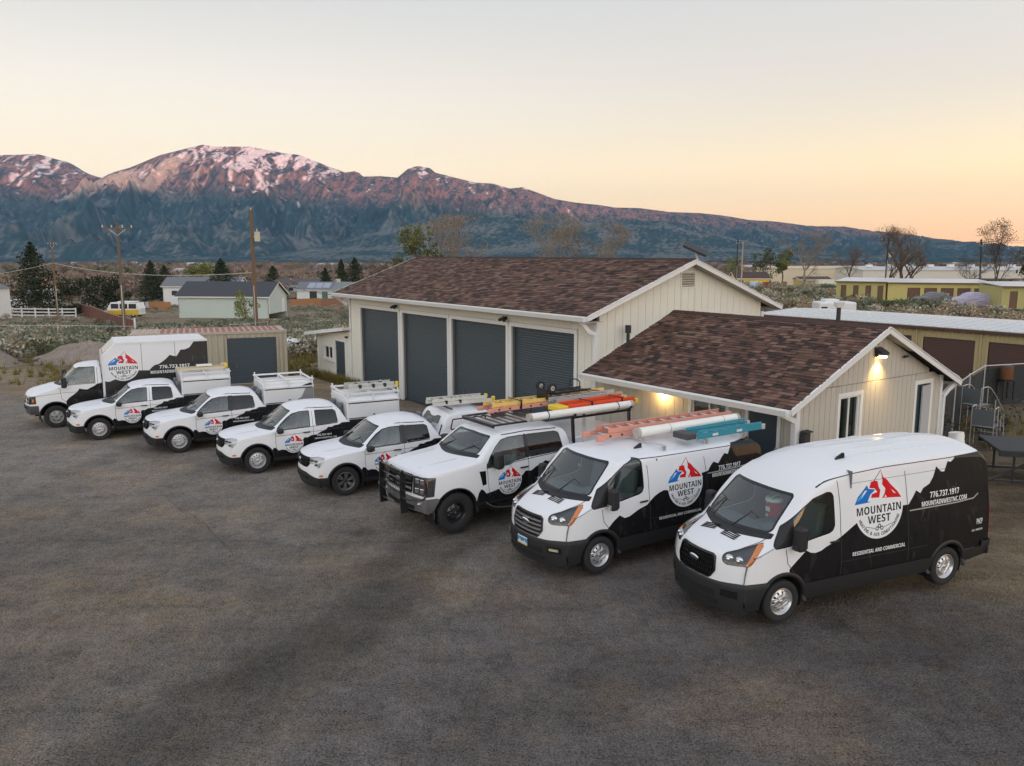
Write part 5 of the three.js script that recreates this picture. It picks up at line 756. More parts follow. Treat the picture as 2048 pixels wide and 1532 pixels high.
function slider(parent, x0, x1, y0, y1, place, split = 0.5, material = PT.trim) { // a sliding window: frame, mullion, two panes, dim room behind
  const w = new THREE.Group(); w.name = 'window'; parent.add(w); w.applyMatrix4(place); const t = 0.045, mx = lerp(x0, x1, split);
  part('window_frame', [box(t, y1 - y0, 0.06, x0 + t / 2, (y0 + y1) / 2, 0), box(t, y1 - y0, 0.06, x1 - t / 2, (y0 + y1) / 2, 0), box(x1 - x0 - 2 * t, t, 0.06, (x0 + x1) / 2, y1 - t / 2, 0), box(x1 - x0 - 2 * t, t, 0.06, (x0 + x1) / 2, y0 + t / 2, 0)], material, w);
  part('mullion', box(t, y1 - y0 - 2 * t, 0.062, mx, (y0 + y1) / 2, 0), material, w);
  for (const [a, b] of [[x0 + t, mx - t / 2], [mx + t / 2, x1 - t]]) part('pane', box(b - a, y1 - y0 - 2 * t, 0.004, (a + b) / 2, (y0 + y1) / 2, -0.008 + (a < mx ? 0.012 : 0)), PT.pane, w);
  part('blind', box((x1 - x0) * (1 - split) - t, y1 - y0 - 2 * t, 0.01, (mx + x1) / 2, (y0 + y1) / 2, -0.12), mat([0.42, 0.46, 0.36], 0.9), w); part('room', box(x1 - x0, y1 - y0, 0.02, (x0 + x1) / 2, (y0 + y1) / 2, -0.5), PT.room, w);
}
function gutter(parent, x0, x1, y, z) { part('gutter', prism([[0, 0], [0.02, -0.13], [0.10, -0.13], [0.145, 0.0], [0.13, 0.0], [0.095, -0.115], [0.03, -0.115], [0.015, 0]], x1 - x0).rotateY(-Math.PI / 2).translate((x0 + x1) / 2, y, z), PT.gutter, parent); }
function downspout(parent, pts) { const g = []; for (let i = 1; i < pts.length; i++) g.push(beam(pts[i - 1], pts[i], 0.085, 0.11, Math.abs(pts[i][1] - pts[i - 1][1]) > 0.5 ? [1, 0, 0] : [0, 1, 0])); part('downspout', g, PT.gutter, parent); }
// gable roof along x: eave height, ridge height, depth and overhangs
function gableRoof(t, { x0, x1, eave, ridge, zf, zr, zb, seed, pitch, expose, individuals, backRows = true, rake = 0.13 }) {
  const L = x1 - x0, fl = Math.hypot(zf - zr, ridge - eave), bl = Math.hypot(zr - zb, ridge - eave), T = 0.07;
  const r = part('roof', [prism([[zf, eave - T], [zr, ridge - T], [zr, ridge], [zf, eave]].map(([a, b]) => [-a, b]), L).rotateY(Math.PI / 2).translate((x0 + x1) / 2, 0, 0), prism([[zb, eave - T], [zr, ridge - T], [zr, ridge], [zb, eave]].map(([a, b]) => [-a, b]), L).rotateY(Math.PI / 2).translate((x0 + x1) / 2, 0, 0)], PT.felt, t);
  shingles(r, [x0, eave, zf], [1, 0, 0], [0, (ridge - eave) / fl, (zr - zf) / fl], L, fl, seed, pitch, expose, individuals);
  if (backRows) shingles(r, [x0, eave, zb], [1, 0, 0], [0, (ridge - eave) / bl, (zr - zb) / bl], L, bl, seed + 1, pitch * 2, expose, 0);
  const cap = []; for (let x = x0; x < x1 - 0.05; x += 0.2) cap.push(prism([[-0.16, -0.075], [0, 0.0], [0.16, -0.075], [0.16, -0.06], [0, 0.018], [-0.16, -0.06]], 0.24).rotateY(Math.PI / 2).rotateZ(0.03).translate(Math.min(x + 0.12, x1 - 0.12), ridge + 0.02, zr)); part('ridge_cap', cap, SHINGLE[2], r).userData.kind = 'stuff';
  for (const x of [x0, x1]) for (const [z, len] of [[zf, fl], [zb, bl]]) { const s = x === x1 ? 1 : -1; part('rake_board', beam([x + s * 0.012, eave - 0.07, z], [x + s * 0.012, ridge - 0.07, zr], 0.024, rake), PT.trim, t); part('drip_edge', beam([x + s * 0.02, eave + 0.012, z], [x + s * 0.02, ridge + 0.012, zr], 0.05, 0.02), PT.gutter, t); }
  part('fascia', box(L, 0.15, 0.024, (x0 + x1) / 2, eave - 0.075, zf + 0.006), PT.trim, t); part('fascia', box(L, 0.15, 0.024, (x0 + x1) / 2, eave - 0.075, zb - 0.006), PT.trim, t);
  return r;
}
// --- the garage
const garage = thing('garage_building', 'long cream garage with four dark roller doors under a brown shingle roof', 'garage', [BX[0], 0, BX[1]], BTURN);
{
  const t = garage, L = 16.75, D = 7.4, H = 3.98, ridge = 5.72, doors = [[1.10, 4.62], [5.0, 8.48], [8.80, 12.26], [12.58, 15.80]], top = 3.55;
  const gable = (v) => ridge - 0.125 - Math.abs(v - D / 2) * ((ridge - 4.16) / (D / 2 + 0.62));
  part('wall', [box(L - 0.1, 0.42, 0.1, L / 2, H - 0.22, -0.08), ...[[0.02, doors[0][0]], [doors[0][1], doors[1][0]], [doors[1][1], doors[2][0]], [doors[2][1], doors[3][0]], [doors[3][1], L - 0.02]].map(([a, b]) => box(b - a, H - 0.1, 0.1, (a + b) / 2, H / 2, -0.08)), box(L - 0.1, H, 0.1, L / 2, H / 2, -D + 0.05)], PT.core, t);
  for (const x of [0.06, L - 0.06]) part('wall', prism([[0.05, 0], [D - 0.05, 0], [D - 0.05, gable(D) - 0.03], [D / 2, ridge - 0.16], [0.05, gable(0) - 0.03]], 0.1).rotateY(Math.PI / 2).translate(x, 0, 0), PT.core, t);
  boards(t, 0.1, L - 0.1, 0.02, () => H - 0.02, doors.map(([a, b]) => [a - 0.16, b + 0.16, -1, top + 0.14]), PT.cream, PLACE(0, 0, -0.011));
  boards(t, 0.1, D - 0.1, 0.02, gable, [[3.42, 4.02, 4.86, 5.32]], PT.cream, PLACE(L + 0.011, 0, 0, Math.PI / 2));
  boards(t, 0.1, D - 0.1, 0.02, gable, [], PT.cream, PLACE(-0.011, 0, 0, Math.PI / 2), 0.6);
  for (const x of [0, L]) part('corner_board', box(0.12, H, 0.12, x, H / 2, -0.02), PT.trim, t); part('corner_board', box(0.12, H, 0.12, L, H / 2, -D + 0.02), PT.trim, t);
  doors.forEach(([a, b], i) => { frame(t, a, b, 0, top, 0.0, 0.13, 0.06, PT.trim); rollDoor(t, a, b, top, -0.13, PT.slate); if (i) part('door_post', box(doors[i][0] - doors[i - 1][1] - 0.27, top + 0.1, 0.03, (doors[i][0] + doors[i - 1][1]) / 2, top / 2, 0.0), PT.trim, t); });
  gableRoof(t, { x0: -0.45, x1: L + 0.34, eave: 4.16, ridge, zf: 0.62, zr: -D / 2, zb: -D - 0.62, seed: 21, pitch: 0.25, expose: 0.14, individuals: 300 });
  part('soffit', box(L + 0.7, 0.02, 0.6, L / 2 - 0.05, 3.99, 0.31), PT.soffit, t); for (const z of [0.6, -D - 0.6]) part('soffit', beam([L + 0.18, 4.04, z], [L + 0.18, ridge - 0.11, -D / 2], 0.3, 0.015), PT.soffit, t);
  gutter(t, -0.4, L + 0.3, 4.14, 0.63); downspout(t, [[L + 0.1, 4.02, 0.66], [L + 0.12, 3.72, 0.4], [L + 0.12, 3.62, 0.12], [L + 0.12, 2.86, 0.12]]); downspout(t, [[-0.3, 4.02, 0.62], [-0.24, 3.75, 0.25], [-0.1, 3.62, 0.10], [-0.1, 3.5, 0.10]]);
  const v = new THREE.Group(); v.name = 'gable_vent'; t.add(v); v.position.set(L, 0, 0); part('vent_frame', [box(0.05, 0.5, 0.05, 0.02, 5.10, -3.40), box(0.05, 0.5, 0.05, 0.02, 5.10, -4.04), box(0.05, 0.05, 0.6, 0.02, 5.34, -3.72), box(0.05, 0.05, 0.6, 0.02, 4.86, -3.72)], PT.cream, v); for (let i = 0; i < 6; i++) part('louvre', box(0.06, 0.012, 0.58, 0, 0, 0).rotateZ(0.6).translate(0.012, 4.92 + i * 0.073, -3.72), PT.cream, v);
  for (const x of [4.5, 12.25]) { const f = part('security_light', [rbox(0.16, 0.1, 0.1, 0.02, x, 3.80, 0.06)], PT.dark, t); for (const s of [-1, 1]) part('lamp_head', bar([x + s * 0.08, 3.78, 0.1], [x + s * 0.16, 3.72, 0.2], 0.05, 10), PT.dark, f); }
}
{                                                                     // a flat dish on the ridge end
  const [x, z] = inB(16.9, -3.9), t = thing('satellite_dish', 'flat dark satellite dish on a bent mast at the garage ridge', 'satellite dish', [x, 5.62, z], BTURN);
  part('mast', pipe([[0.05, -0.1, 0], [0.05, 0.18, 0], [0.0, 0.34, 0.05]], 0.03, 12), PT.trim, t); part('panel', rbox(0.78, 0.07, 0.5, 0.02).rotateX(0.30).rotateZ(-0.42).rotateY(0.75).translate(0, 0.42, 0.03), PT.dark, t);
}
// --- the low office joined to its right end
const office = thing('office_building', 'low tan office with brown shingle roof and two lit wall lamps', 'office', [BX[0], 0, BX[1]], BTURN);
{
  const t = office, x0 = 16.82, x1 = 23.52, D = 6.25, H = 2.46, ridge = 4.16, zr = -3.1, slope = (ridge - 2.54) / (0.55 - zr), gable = (v) => ridge - 0.125 - Math.abs(v - 3.1) * 0.4405;
  const win = [20.46, 21.56, 1.25, 2.33], door = [22.24, 23.06, 0, 2.28], gw = [1.68, 2.50, 1.50, 2.56], gd = [5.05, 5.72, 0, 2.56];
  part('wall', [[x0, win[0]], [win[1], door[0]], [door[1], x1 - 0.02]].map(([a, b]) => box(b - a, H - 0.05, 0.1, (a + b) / 2, H / 2, -0.08)).concat([box(win[1] - win[0], win[2], 0.1, (win[0] + win[1]) / 2, win[2] / 2, -0.08)]), PT.core, t);
  const gShape = new THREE.Shape([[0.05, 0], [D - 0.05, 0], [D - 0.05, gable(D) - 0.03], [3.1, ridge - 0.16], [0.05, gable(0) - 0.03]].map((p) => new THREE.Vector2(...p))); for (const h of [gw, gd]) { const q = new THREE.Path([[h[0], h[2] + 0.01], [h[1], h[2] + 0.01], [h[1], h[3]], [h[0], h[3]]].map((p) => new THREE.Vector2(...p))); gShape.holes.push(q); }
  part('wall', new THREE.ExtrudeGeometry(gShape, { depth: 0.1, bevelEnabled: false }).rotateY(Math.PI / 2).translate(x1 - 0.12, 0, 0), PT.core, t); part('wall', box(x1 - x0, 2.6, 0.1, (x0 + x1) / 2, 1.3, -D + 0.06), PT.core, t);
  boards(t, x0, x1 - 0.06, 0.02, () => H - 0.02, [win, door].map((h) => [h[0] - 0.1, h[1] + 0.1, h[2] - 0.1, h[3] + 0.1]), PT.tan, PLACE(0, 0, -0.011));
  boards(t, 0.06, D - 0.1, 0.02, (v) => Math.min(gable(v), 2.84), [gw, gd].map((h) => [h[0] - 0.1, h[1] + 0.1, h[2] - 0.1, h[3] + 0.1]), PT.tan, PLACE(x1 + 0.011, 0, 0, Math.PI / 2), 0.203);
  boards(t, 0.9, D - 0.28, 2.855, (v) => gable(v), [[2.98, 3.12, 3.72, 3.98]], PT.tan, PLACE(x1 + 0.013, 0, 0, Math.PI / 2), 0.203);
  for (let i = 0; i < 5; i++) part('vent_slot', box(0.02, 0.022, 0.12, x1 + 0.016, 3.75 + i * 0.05, -3.05), PT.dark, t);
  part('corner_board', box(0.13, H, 0.13, x1, H / 2, -0.02), PT.trim, t); part('corner_board', box(0.11, 2.72, 0.11, x1, 1.36, -D + 0.03), PT.trim, t);
  frame(t, win[0], win[1], win[2], win[3], 0.0, 0.11, 0.05, PT.trim, true, 'window_casing'); slider(t, win[0], win[1], win[2], win[3], PLACE(0, 0, -0.06));
  frame(t, door[0], door[1], 0, door[3], 0.0, 0.09, 0.05, PT.trim); const d = part('door', rbox(door[1] - door[0], door[3] - 0.02, 0.045, 0.004, (door[0] + door[1]) / 2, door[3] / 2, -0.05), PT.slate, t); part('door_handle', new THREE.SphereGeometry(0.032, 12, 8).translate(door[0] + 0.09, 1.0, 0.005), M.chrome, d);
  const side = new THREE.Group(); side.name = 'gable_side'; t.add(side); side.applyMatrix4(PLACE(x1, 0, 0, Math.PI / 2));
  frame(side, gw[0], gw[1], gw[2], gw[3], 0.0, 0.10, 0.05, PT.trim, true, 'window_casing'); frame(side, gd[0], gd[1], 0, gd[3], 0.0, 0.11, 0.05, PT.trim);
  part('door', rbox(gd[1] - gd[0], gd[3] - 0.02, 0.045, 0.004, (gd[0] + gd[1]) / 2, gd[3] / 2, -0.06), PT.slate, side); part('storm_door', [box(0.40, gd[3] - 0.1, 0.035, gd[0] + 0.46, gd[3] / 2, 0.02)], mat([0.42, 0.43, 0.44], 0.4), side);
  slider(t, gw[0], gw[1], gw[2], gw[3], PLACE(x1 - 0.05, 0, 0, Math.PI / 2));
  gableRoof(t, { x0: x0 - 0.02, x1: x1 + 0.28, eave: 2.55, ridge, zf: 0.56, zr, zb: -6.78, seed: 31, pitch: 0.21, expose: 0.125, individuals: 300, rake: 0.13 });
  part('soffit', box(x1 - x0, 0.02, 0.54, (x0 + x1) / 2, 2.41, 0.27), PT.soffit, t); for (const [a, b] of [[[x1 + 0.14, 2.43, 0.5], [x1 + 0.14, ridge - 0.15, zr]], [[x1 + 0.14, 2.66, -6.7], [x1 + 0.14, ridge - 0.15, zr]]]) part('soffit', beam(a, b, 0.26, 0.015), PT.soffit, t);
  gutter(t, x0, x1 + 0.24, 2.53, 0.57); downspout(t, [[x1 + 0.06, 2.42, 0.60], [x1 + 0.05, 2.30, 0.3], [x1 + 0.05, 2.22, 0.10], [x1 + 0.05, 0.1, 0.10]]); downspout(t, [[x1 + 0.16, 2.50, -6.74], [x1 + 0.1, 2.3, -6.45], [x1 + 0.08, 2.15, -D - 0.02], [x1 + 0.08, 0.1, -D - 0.02]]);
  part('stove_pipe', [bar([17.02, 3.1, -1.0], [17.02, 3.66, -1.0], 0.05, 12), bar([17.02, 3.62, -1.0], [17.02, 3.84, -1.0], 0.09, 12)], PT.dark, t); part('vent_stack', [bar([22.0, 3.9, -3.75], [22.0, 4.55, -3.75], 0.055, 12)], PT.dark, t); part('vent_cap', [bar([22.0, 4.52, -3.75], [22.0, 4.66, -3.75], 0.10, 12, 0.14)], PT.trim, t);
  part('wall_camera', [rbox(0.07, 0.06, 0.16, 0.015, x1 + 0.10, 3.36, -4.25)], PT.dark, t);
  // the two lamps that are lit: a wall pack on the gable and a jelly-jar lamp under the eave
  const glow = mat([1, 0.9, 0.7], 0.4, { emissive: rgb(1, 0.66, 0.24), emissiveIntensity: 14 });
  const a = part('wall_lamp', [rbox(0.10, 0.20, 0.26, 0.02, x1 + 0.07, 3.54, -3.09), prism([[0, 0], [0.22, -0.06], [0.22, 0.0], [0, 0.12]], 0.28).translate(x1 + 0.03, 3.55, -3.09)], PT.dark, t); part('lamp_lens', rbox(0.14, 0.05, 0.2, 0.015, x1 + 0.15, 3.44, -3.09), glow, a);
  const p1 = new THREE.SpotLight(rgb(1, 0.66, 0.24), 10, 0, 1.0, 1.0); p1.name = 'wall_lamp'; p1.position.set(x1 + 0.16, 3.40, -3.09); p1.target.position.set(x1 + 0.02, 1.5, -3.09); p1.castShadow = true; p1.shadow.radius = 3; t.add(p1, p1.target);
  const b = part('eave_lamp', [bar([19.5, 2.40, 0.14], [19.5, 2.32, 0.14], 0.06, 14)], PT.dark, t); part('lamp_globe', new THREE.SphereGeometry(0.055, 16, 12).scale(1, 1.25, 1).translate(19.5, 2.26, 0.14), glow, b);
  const p2 = new THREE.PointLight(rgb(1, 0.64, 0.22), 1.5); p2.name = 'eave_lamp'; p2.position.set(19.5, 2.26, 0.14); p2.castShadow = true; t.add(p2);
}
// --- the lean-to shed at the garage's left end
{
  const t = thing('lean_to_shed', 'small cream lean-to shed with white roof edge, slate door and two-pane window', 'shed', [BX[0], 0, BX[1]], BTURN), x0 = -3.85, x1 = -0.12, y = (x) => lerp(1.98, 2.42, (x - x0) / (x1 - x0)), win = [-3.02, -2.10, 0.92, 1.52], door = [-1.72, -0.66, 0, 1.86];
  const s = new THREE.Shape([[x0, 0], [x1, 0], [x1, y(x1)], [x0, y(x0)]].map((p) => new THREE.Vector2(...p))); for (const h of [win, door]) s.holes.push(new THREE.Path([[h[0], h[2] + 0.01], [h[1], h[2] + 0.01], [h[1], h[3]], [h[0], h[3]]].map((p) => new THREE.Vector2(...p))));
  part('wall', new THREE.ExtrudeGeometry(s, { depth: 0.1, bevelEnabled: false }).translate(0, 0, -0.1), PT.cream, t); part('wall', box(0.1, 1.95, 2.6, x0 + 0.05, 0.98, -1.4), PT.cream, t); part('wall', box(x1 - x0 - 0.1, 2.0, 0.1, (x0 + x1) / 2, 1.0, -2.7), PT.cream, t);
  part('corner_board', box(0.10, y(x0), 0.10, x0, y(x0) / 2, -0.01), PT.trim, t); part('roof', beam([x0 - 0.75, y(x0 - 0.75) + 0.10, -1.25], [x1 + 0.1, y(x1 + 0.1) + 0.10, -1.25], 3.3, 0.13), mat([0.66, 0.64, 0.63], 0.6), t); part('roof_edge', beam([x0 - 0.76, y(x0 - 0.76) + 0.10, 0.41], [x1 + 0.1, y(x1 + 0.1) + 0.10, 0.41], 0.03, 0.16), PT.trim, t);
  frame(t, win[0], win[1], win[2], win[3], 0.01, 0.12, 0.05, PT.trim, true, 'window_casing'); slider(t, win[0], win[1], win[2], win[3], PLACE(0, 0, -0.03)); frame(t, door[0], door[1], 0, door[3], 0.01, 0.08, 0.05, PT.trim); part('door', box(door[1] - door[0], door[3] - 0.02, 0.045, (door[0] + door[1]) / 2, door[3] / 2, -0.03), PT.slate, t);
  for (const yy of [0.4, 1.5]) part('hinge', box(0.10, 0.05, 0.02, door[0] + 0.04, yy, 0.0), PT.dark, t); part('floodlight', rbox(0.14, 0.09, 0.12, 0.02, -0.35, 2.12, 0.08), PT.dark, t);
}
// --- corrugated sheet: ribs along y (walls) or along the run of a roof
function corrugated(length, height, pitch, depth, axisFlat = 0.35) { // in x,y plane facing +z
  const P = [], I = []; let k = 0; for (let x = 0; x < length - 1e-6; x += pitch) for (const [f, d] of [[0, 0], [axisFlat, 0], [0.5, depth], [0.5 + axisFlat, depth]]) { const X = Math.min(length, x + f * pitch); P.push(X, 0, d, X, height, d); if (k) { const a = (k - 1) * 2; I.push(a, a + 2, a + 1, a + 1, a + 2, a + 3); } k++; } P.push(length, 0, 0, length, height, 0); { const a = (k - 1) * 2; I.push(a, a + 2, a + 1, a + 1, a + 2, a + 3); }
  const g = geo(P, null, null, null, I).toNonIndexed(); g.computeVertexNormals(); return g;
}
// --- the shipping container behind the box truck
{
  const A = [-16.62, -35.6], Bp = [-10.42, -38.0], L = Math.hypot(Bp[0] - A[0], Bp[1] - A[1]), turn = -Math.atan2(Bp[1] - A[1], Bp[0] - A[0]), t = thing('shipping_container', 'tan shipping container with slate roller door and red ribbed roof', 'container', [A[0], -0.12, A[1]], turn), c = mat([0.44, 0.39, 0.305], 0.6), H = 2.55, W = 2.44, d0 = L * 0.60, d1 = L * 0.935;
  part('side_panel', corrugated(d0, H - 0.28, 0.26, 0.036).translate(0.02, 0.14, -0.06), c, t); part('side_panel', corrugated(L - d1 - 0.06, H - 0.28, 0.26, 0.036).translate(d1, 0.14, -0.06), c, t); part('side_panel', corrugated(d1 - d0, 0.18, 0.26, 0.036).translate(d0, H - 0.32, -0.06), c, t);
  part('end_panel', corrugated(W - 0.1, H - 0.28, 0.26, 0.036).rotateY(Math.PI / 2).translate(L - 0.05, 0.14, -0.05), c, t); part('end_panel', corrugated(W - 0.1, H - 0.28, 0.26, 0.036).rotateY(-Math.PI / 2).translate(0.05, 0.14, -W + 0.05), c, t); part('side_panel', corrugated(L - 0.1, H - 0.28, 0.26, 0.036).rotateY(Math.PI).translate(L - 0.05, 0.14, -W + 0.05), c, t);
  for (const z of [-0.03, -W + 0.03]) { part('top_rail', rbox(L, 0.13, 0.07, 0.012, L / 2, H - 0.07, z), c, t); part('bottom_rail', rbox(L, 0.15, 0.07, 0.012, L / 2, 0.075, z), c, t); for (const x of [0.06, L - 0.06]) { part('corner_post', rbox(0.13, H - 0.02, 0.13, 0.012, x, H / 2, z), c, t); part('corner_casting', rbox(0.17, 0.13, 0.17, 0.015, x, H - 0.065, z), c, t); } }
  for (const x of [d0, d1]) part('door_jamb', box(0.07, H - 0.5, 0.07, x, (H - 0.3) / 2 + 0.1, -0.02), c, t); rollDoor(t, d0 + 0.04, d1 - 0.04, H - 0.34, -0.06, PT.slate);
  const red = mat([0.33, 0.12, 0.09], 0.7), pale = mat([0.50, 0.38, 0.32], 0.7); part('roof', box(L - 0.1, 0.02, W - 0.1, L / 2, H - 0.03, -W / 2), pale, t); for (let x = 0.3, i = 0; x < L - 0.2; x += 0.26, i++) part('roof_rib', prism([[-0.08, 0], [-0.05, 0.035], [0.05, 0.035], [0.08, 0]], W - 0.15).translate(x, H - 0.02, -W / 2), i < 4 ? pale : red, t);
  for (const x of [0.5, 0.9, 1.7]) part('vent_tab', box(0.03, 0.10, 0.02, x, H - 0.24, 0.0), PT.dark, t);
}
// --- the storage units behind the office: white metal roof, tan walls, brown doors
const ST = { tan: mat([0.46, 0.375, 0.20], 0.6), brown: mat([0.085, 0.042, 0.032], 0.45), yellow: mat([0.56, 0.47, 0.17], 0.6), olive: mat([0.43, 0.39, 0.15], 0.6), tin: mat([0.60, 0.62, 0.64], 0.35, { metalness: 0.3 }), doorBrown: mat([0.15, 0.075, 0.045], 0.5) };
{
  const x0 = -12.5, n = 9, t = thing('storage_building', 'tan storage building with wide brown roller doors and white metal roof behind the office', 'storage building', [22.61, -0.5, -41.0], BTURN), D = 7.4, H = 2.60, len = 3.25 * n + 0.3;
  for (let i = 0; i < n; i++) { const a = x0 + i * 3.25 + 0.62, b = a + 2.62; rollDoor(t, a, b, 2.12, -0.08, ST.brown); part('wall_panel', corrugated(0.63, H, 0.21, 0.02).translate(a - 0.63, 0, -0.02), ST.tan, t); part('door_header', corrugated(2.62, H - 2.14, 0.21, 0.02).translate(a, 2.14, -0.02), ST.tan, t); part('downspout', beam([a - 0.31, 0.1, 0.06], [a - 0.31, H - 0.02, 0.06], 0.09, 0.07, [1, 0, 0]), ST.tan, t); }
  part('wall_panel', corrugated(0.4, H, 0.21, 0.02).translate(x0 + len - 0.3, 0, -0.02), ST.tan, t);
  part('end_wall', prism([[0, 0], [D, 0], [D, H], [D / 2, H + 0.28], [0, H]], 0.06).rotateY(Math.PI / 2).translate(x0 + len + 0.05, 0, 0), ST.tan, t); part('end_wall', prism([[0, 0], [D, 0], [D, H], [D / 2, H + 0.28], [0, H]], 0.06).rotateY(Math.PI / 2).translate(x0 - 0.02, 0, 0), ST.tan, t); part('rear_wall', box(len, H, 0.06, x0 + len / 2, H / 2, -D), ST.tan, t);
  const rf = part('roof', [beam([x0 + len / 2, H + 0.09, 0.25], [x0 + len / 2, H + 0.29, -D / 2], len + 0.4, 0.05), beam([x0 + len / 2, H + 0.09, -D - 0.25], [x0 + len / 2, H + 0.29, -D / 2], len + 0.4, 0.05)], ST.tin, t);
  for (let x = x0; x < x0 + len; x += 0.61) part('standing_seam', beam([x, H + 0.135, 0.26], [x, H + 0.335, -D / 2], 0.05, 0.04), ST.tin, rf);
  part('eave_trim', box(len + 0.4, 0.13, 0.06, x0 + len / 2, H + 0.02, 0.29), ST.brown, t);
}
function unitBlock(name, label, a, b, y, H, D, walls, doorMat, doors, roofMat) { // a plain block from a to b (ground points), doors as [x0, x1, h]
  const L = Math.hypot(b[0] - a[0], b[1] - a[1]), t = thing(name, label, 'storage building', [a[0], y, a[1]], -Math.atan2(b[1] - a[1], b[0] - a[0]));
  const s = new THREE.Shape([[0, 0], [L, 0], [L, H], [0, H]].map((p) => new THREE.Vector2(...p))); for (const [x0, x1, h] of doors) s.holes.push(new THREE.Path([[x0, 0.02], [x1, 0.02], [x1, h], [x0, h]].map((p) => new THREE.Vector2(...p))));
  part('wall', new THREE.ExtrudeGeometry(s, { depth: 0.08, bevelEnabled: false }).translate(0, 0, -0.08), walls, t); for (let x = 0.3; x < L; x += 0.6) if (!doors.some((d) => x > d[0] - 0.1 && x < d[1] + 0.1)) part('wall_rib', box(0.05, H - 0.05, 0.03, x, H / 2, 0.012), walls, t);
  part('wall', box(0.08, H, D - 0.1, 0.04, H / 2, -D / 2), walls, t); part('wall', box(0.08, H, D - 0.1, L - 0.04, H / 2, -D / 2), walls, t); part('wall', box(L - 0.2, H, 0.08, L / 2, H / 2, -D + 0.04), walls, t);
  for (const [x0, x1, h] of doors) rollDoor(t, x0 + 0.02, x1 - 0.02, h, -0.06, doorMat, x1 - x0 > 1.6 ? 'roller_door' : 'door');
  part('roof', beam([L / 2, H + 0.05, 0.3], [L / 2, H + 0.28, -D], L + 0.3, 0.08), roofMat, t); part('eave_trim', box(L + 0.3, 0.10, 0.05, L / 2, H + 0.01, 0.32), ST.doorBrown, t); return t;
}
unitBlock('storage_units', 'olive-yellow wing of the far storage units with four narrow brown doors', [38.3, -98], [42.9, -95.2], 0.45, 2.15, 7, ST.olive, ST.doorBrown, [0.5, 1.85, 3.2, 4.5].map((x) => [x, x + 0.62, 1.75]).filter((d) => d[1] < 5.3), ST.tin);
unitBlock('storage_units', 'bright yellow middle block of the far storage units with five brown roller doors', [43.05, -95.0], [53.4, -92.2], 0.4, 2.15, 7, ST.yellow, ST.doorBrown, [2.05, 3.78, 5.5, 7.2, 8.9].map((x) => [x, x + 1.35, 1.62]), ST.tin);
unitBlock('storage_units', 'olive wing at the right of the far storage units with narrow brown doors', [48.6, -82.2], [58.5, -80], 0.42, 2.2, 7, ST.olive, ST.doorBrown, [0.7, 2.65, 4.6, 6.5].map((x) => [x, x + 0.72, 1.75]), ST.tin);
// --- houses beyond the field
function gableHouse(name, label, category, [x, y, z], turn, L, D, H, ridge, wall, roof, openings = [], over = 0.4) {
  const t = thing(name, label, category, [x, y, z], turn), g = [[0, 0], [D, 0], [D, H], [D / 2, ridge - 0.1], [0, H]];
  for (const z of [-0.06, -D + 0.06]) part('wall', box(L, H + 1, 0.12, L / 2, H / 2 - 0.5, z), wall, t); for (const xx of [0.06, L - 0.06]) part('gable_wall', prism(g, 0.12).rotateY(Math.PI / 2).translate(xx, 0, 0), wall, t);
  const r = part('roof', [beam([L / 2, H - 0.02, over], [L / 2, ridge, -D / 2], L + 2 * over, 0.12), beam([L / 2, H - 0.02, -D - over], [L / 2, ridge, -D / 2], L + 2 * over, 0.12)], roof, t);
  for (const xx of [-over, L + over]) part('rake_board', [beam([xx, H - 0.06, over], [xx, ridge - 0.04, -D / 2], 0.04, 0.16), beam([xx, H - 0.06, -D - over], [xx, ridge - 0.04, -D / 2], 0.04, 0.16)], PT.trim, t); part('fascia', box(L + 2 * over, 0.16, 0.04, L / 2, H - 0.1, over + 0.02), PT.trim, t);
  for (const [x0, x1, y0, y1, m, nm = 'window', side] of openings) { const w = side ? part(nm, box(0.06, y1 - y0, x1 - x0, L + 0.02, (y0 + y1) / 2, -(x0 + x1) / 2), m, t) : part(nm, box(x1 - x0, y1 - y0, 0.06, (x0 + x1) / 2, (y0 + y1) / 2, 0.02), m, t); if (nm === 'window') part('window_frame', [box(x1 - x0 + 0.16, 0.08, 0.1, (x0 + x1) / 2, y1 + 0.04, 0.02), box(x1 - x0 + 0.16, 0.08, 0.1, (x0 + x1) / 2, y0 - 0.04, 0.02), box(0.08, y1 - y0, 0.1, x0 - 0.04, (y0 + y1) / 2, 0.02), box(0.08, y1 - y0, 0.1, x1 + 0.04, (y0 + y1) / 2, 0.02)], PT.trim, w); }
  return t;
}
const FH = { mint: mat([0.52, 0.585, 0.545], 0.7), slateRoof: mat([0.055, 0.058, 0.068], 0.85, { bumpMap: bumpGravel, bumpScale: 0.03 }), white: mat([0.70, 0.71, 0.70], 0.7), greyRoof: mat([0.16, 0.165, 0.18], 0.8), glass: mat([0.05, 0.06, 0.07], 0.1), yellow: mat([0.82, 0.56, 0.05], 0.7), brownRoof: mat([0.07, 0.04, 0.032], 0.85), beige: mat([0.62, 0.52, 0.38], 0.8), green: mat([0.10, 0.18, 0.14], 0.7) };
{
  const L = 14.2, t = gableHouse('mint_outbuilding', 'pale mint outbuilding with dark slate roof beyond the field', 'outbuilding', [-51.0, -3.25, -126.5], 0.05, L, 7.6, 2.65, 4.75, FH.mint, FH.slateRoof, [[5.4, 6.5, 0, 2.15, PT.trim, 'door', 1], [0.25, 0.45, 0, 2.6, PT.trim, 'corner_board', 1]]); t.rotation.y = -0.10;
  for (let x = 0.4; x < L; x += 0.42) part('siding_batten', box(0.05, 2.5, 0.04, x, 1.3, 0.01), FH.mint, t);
}
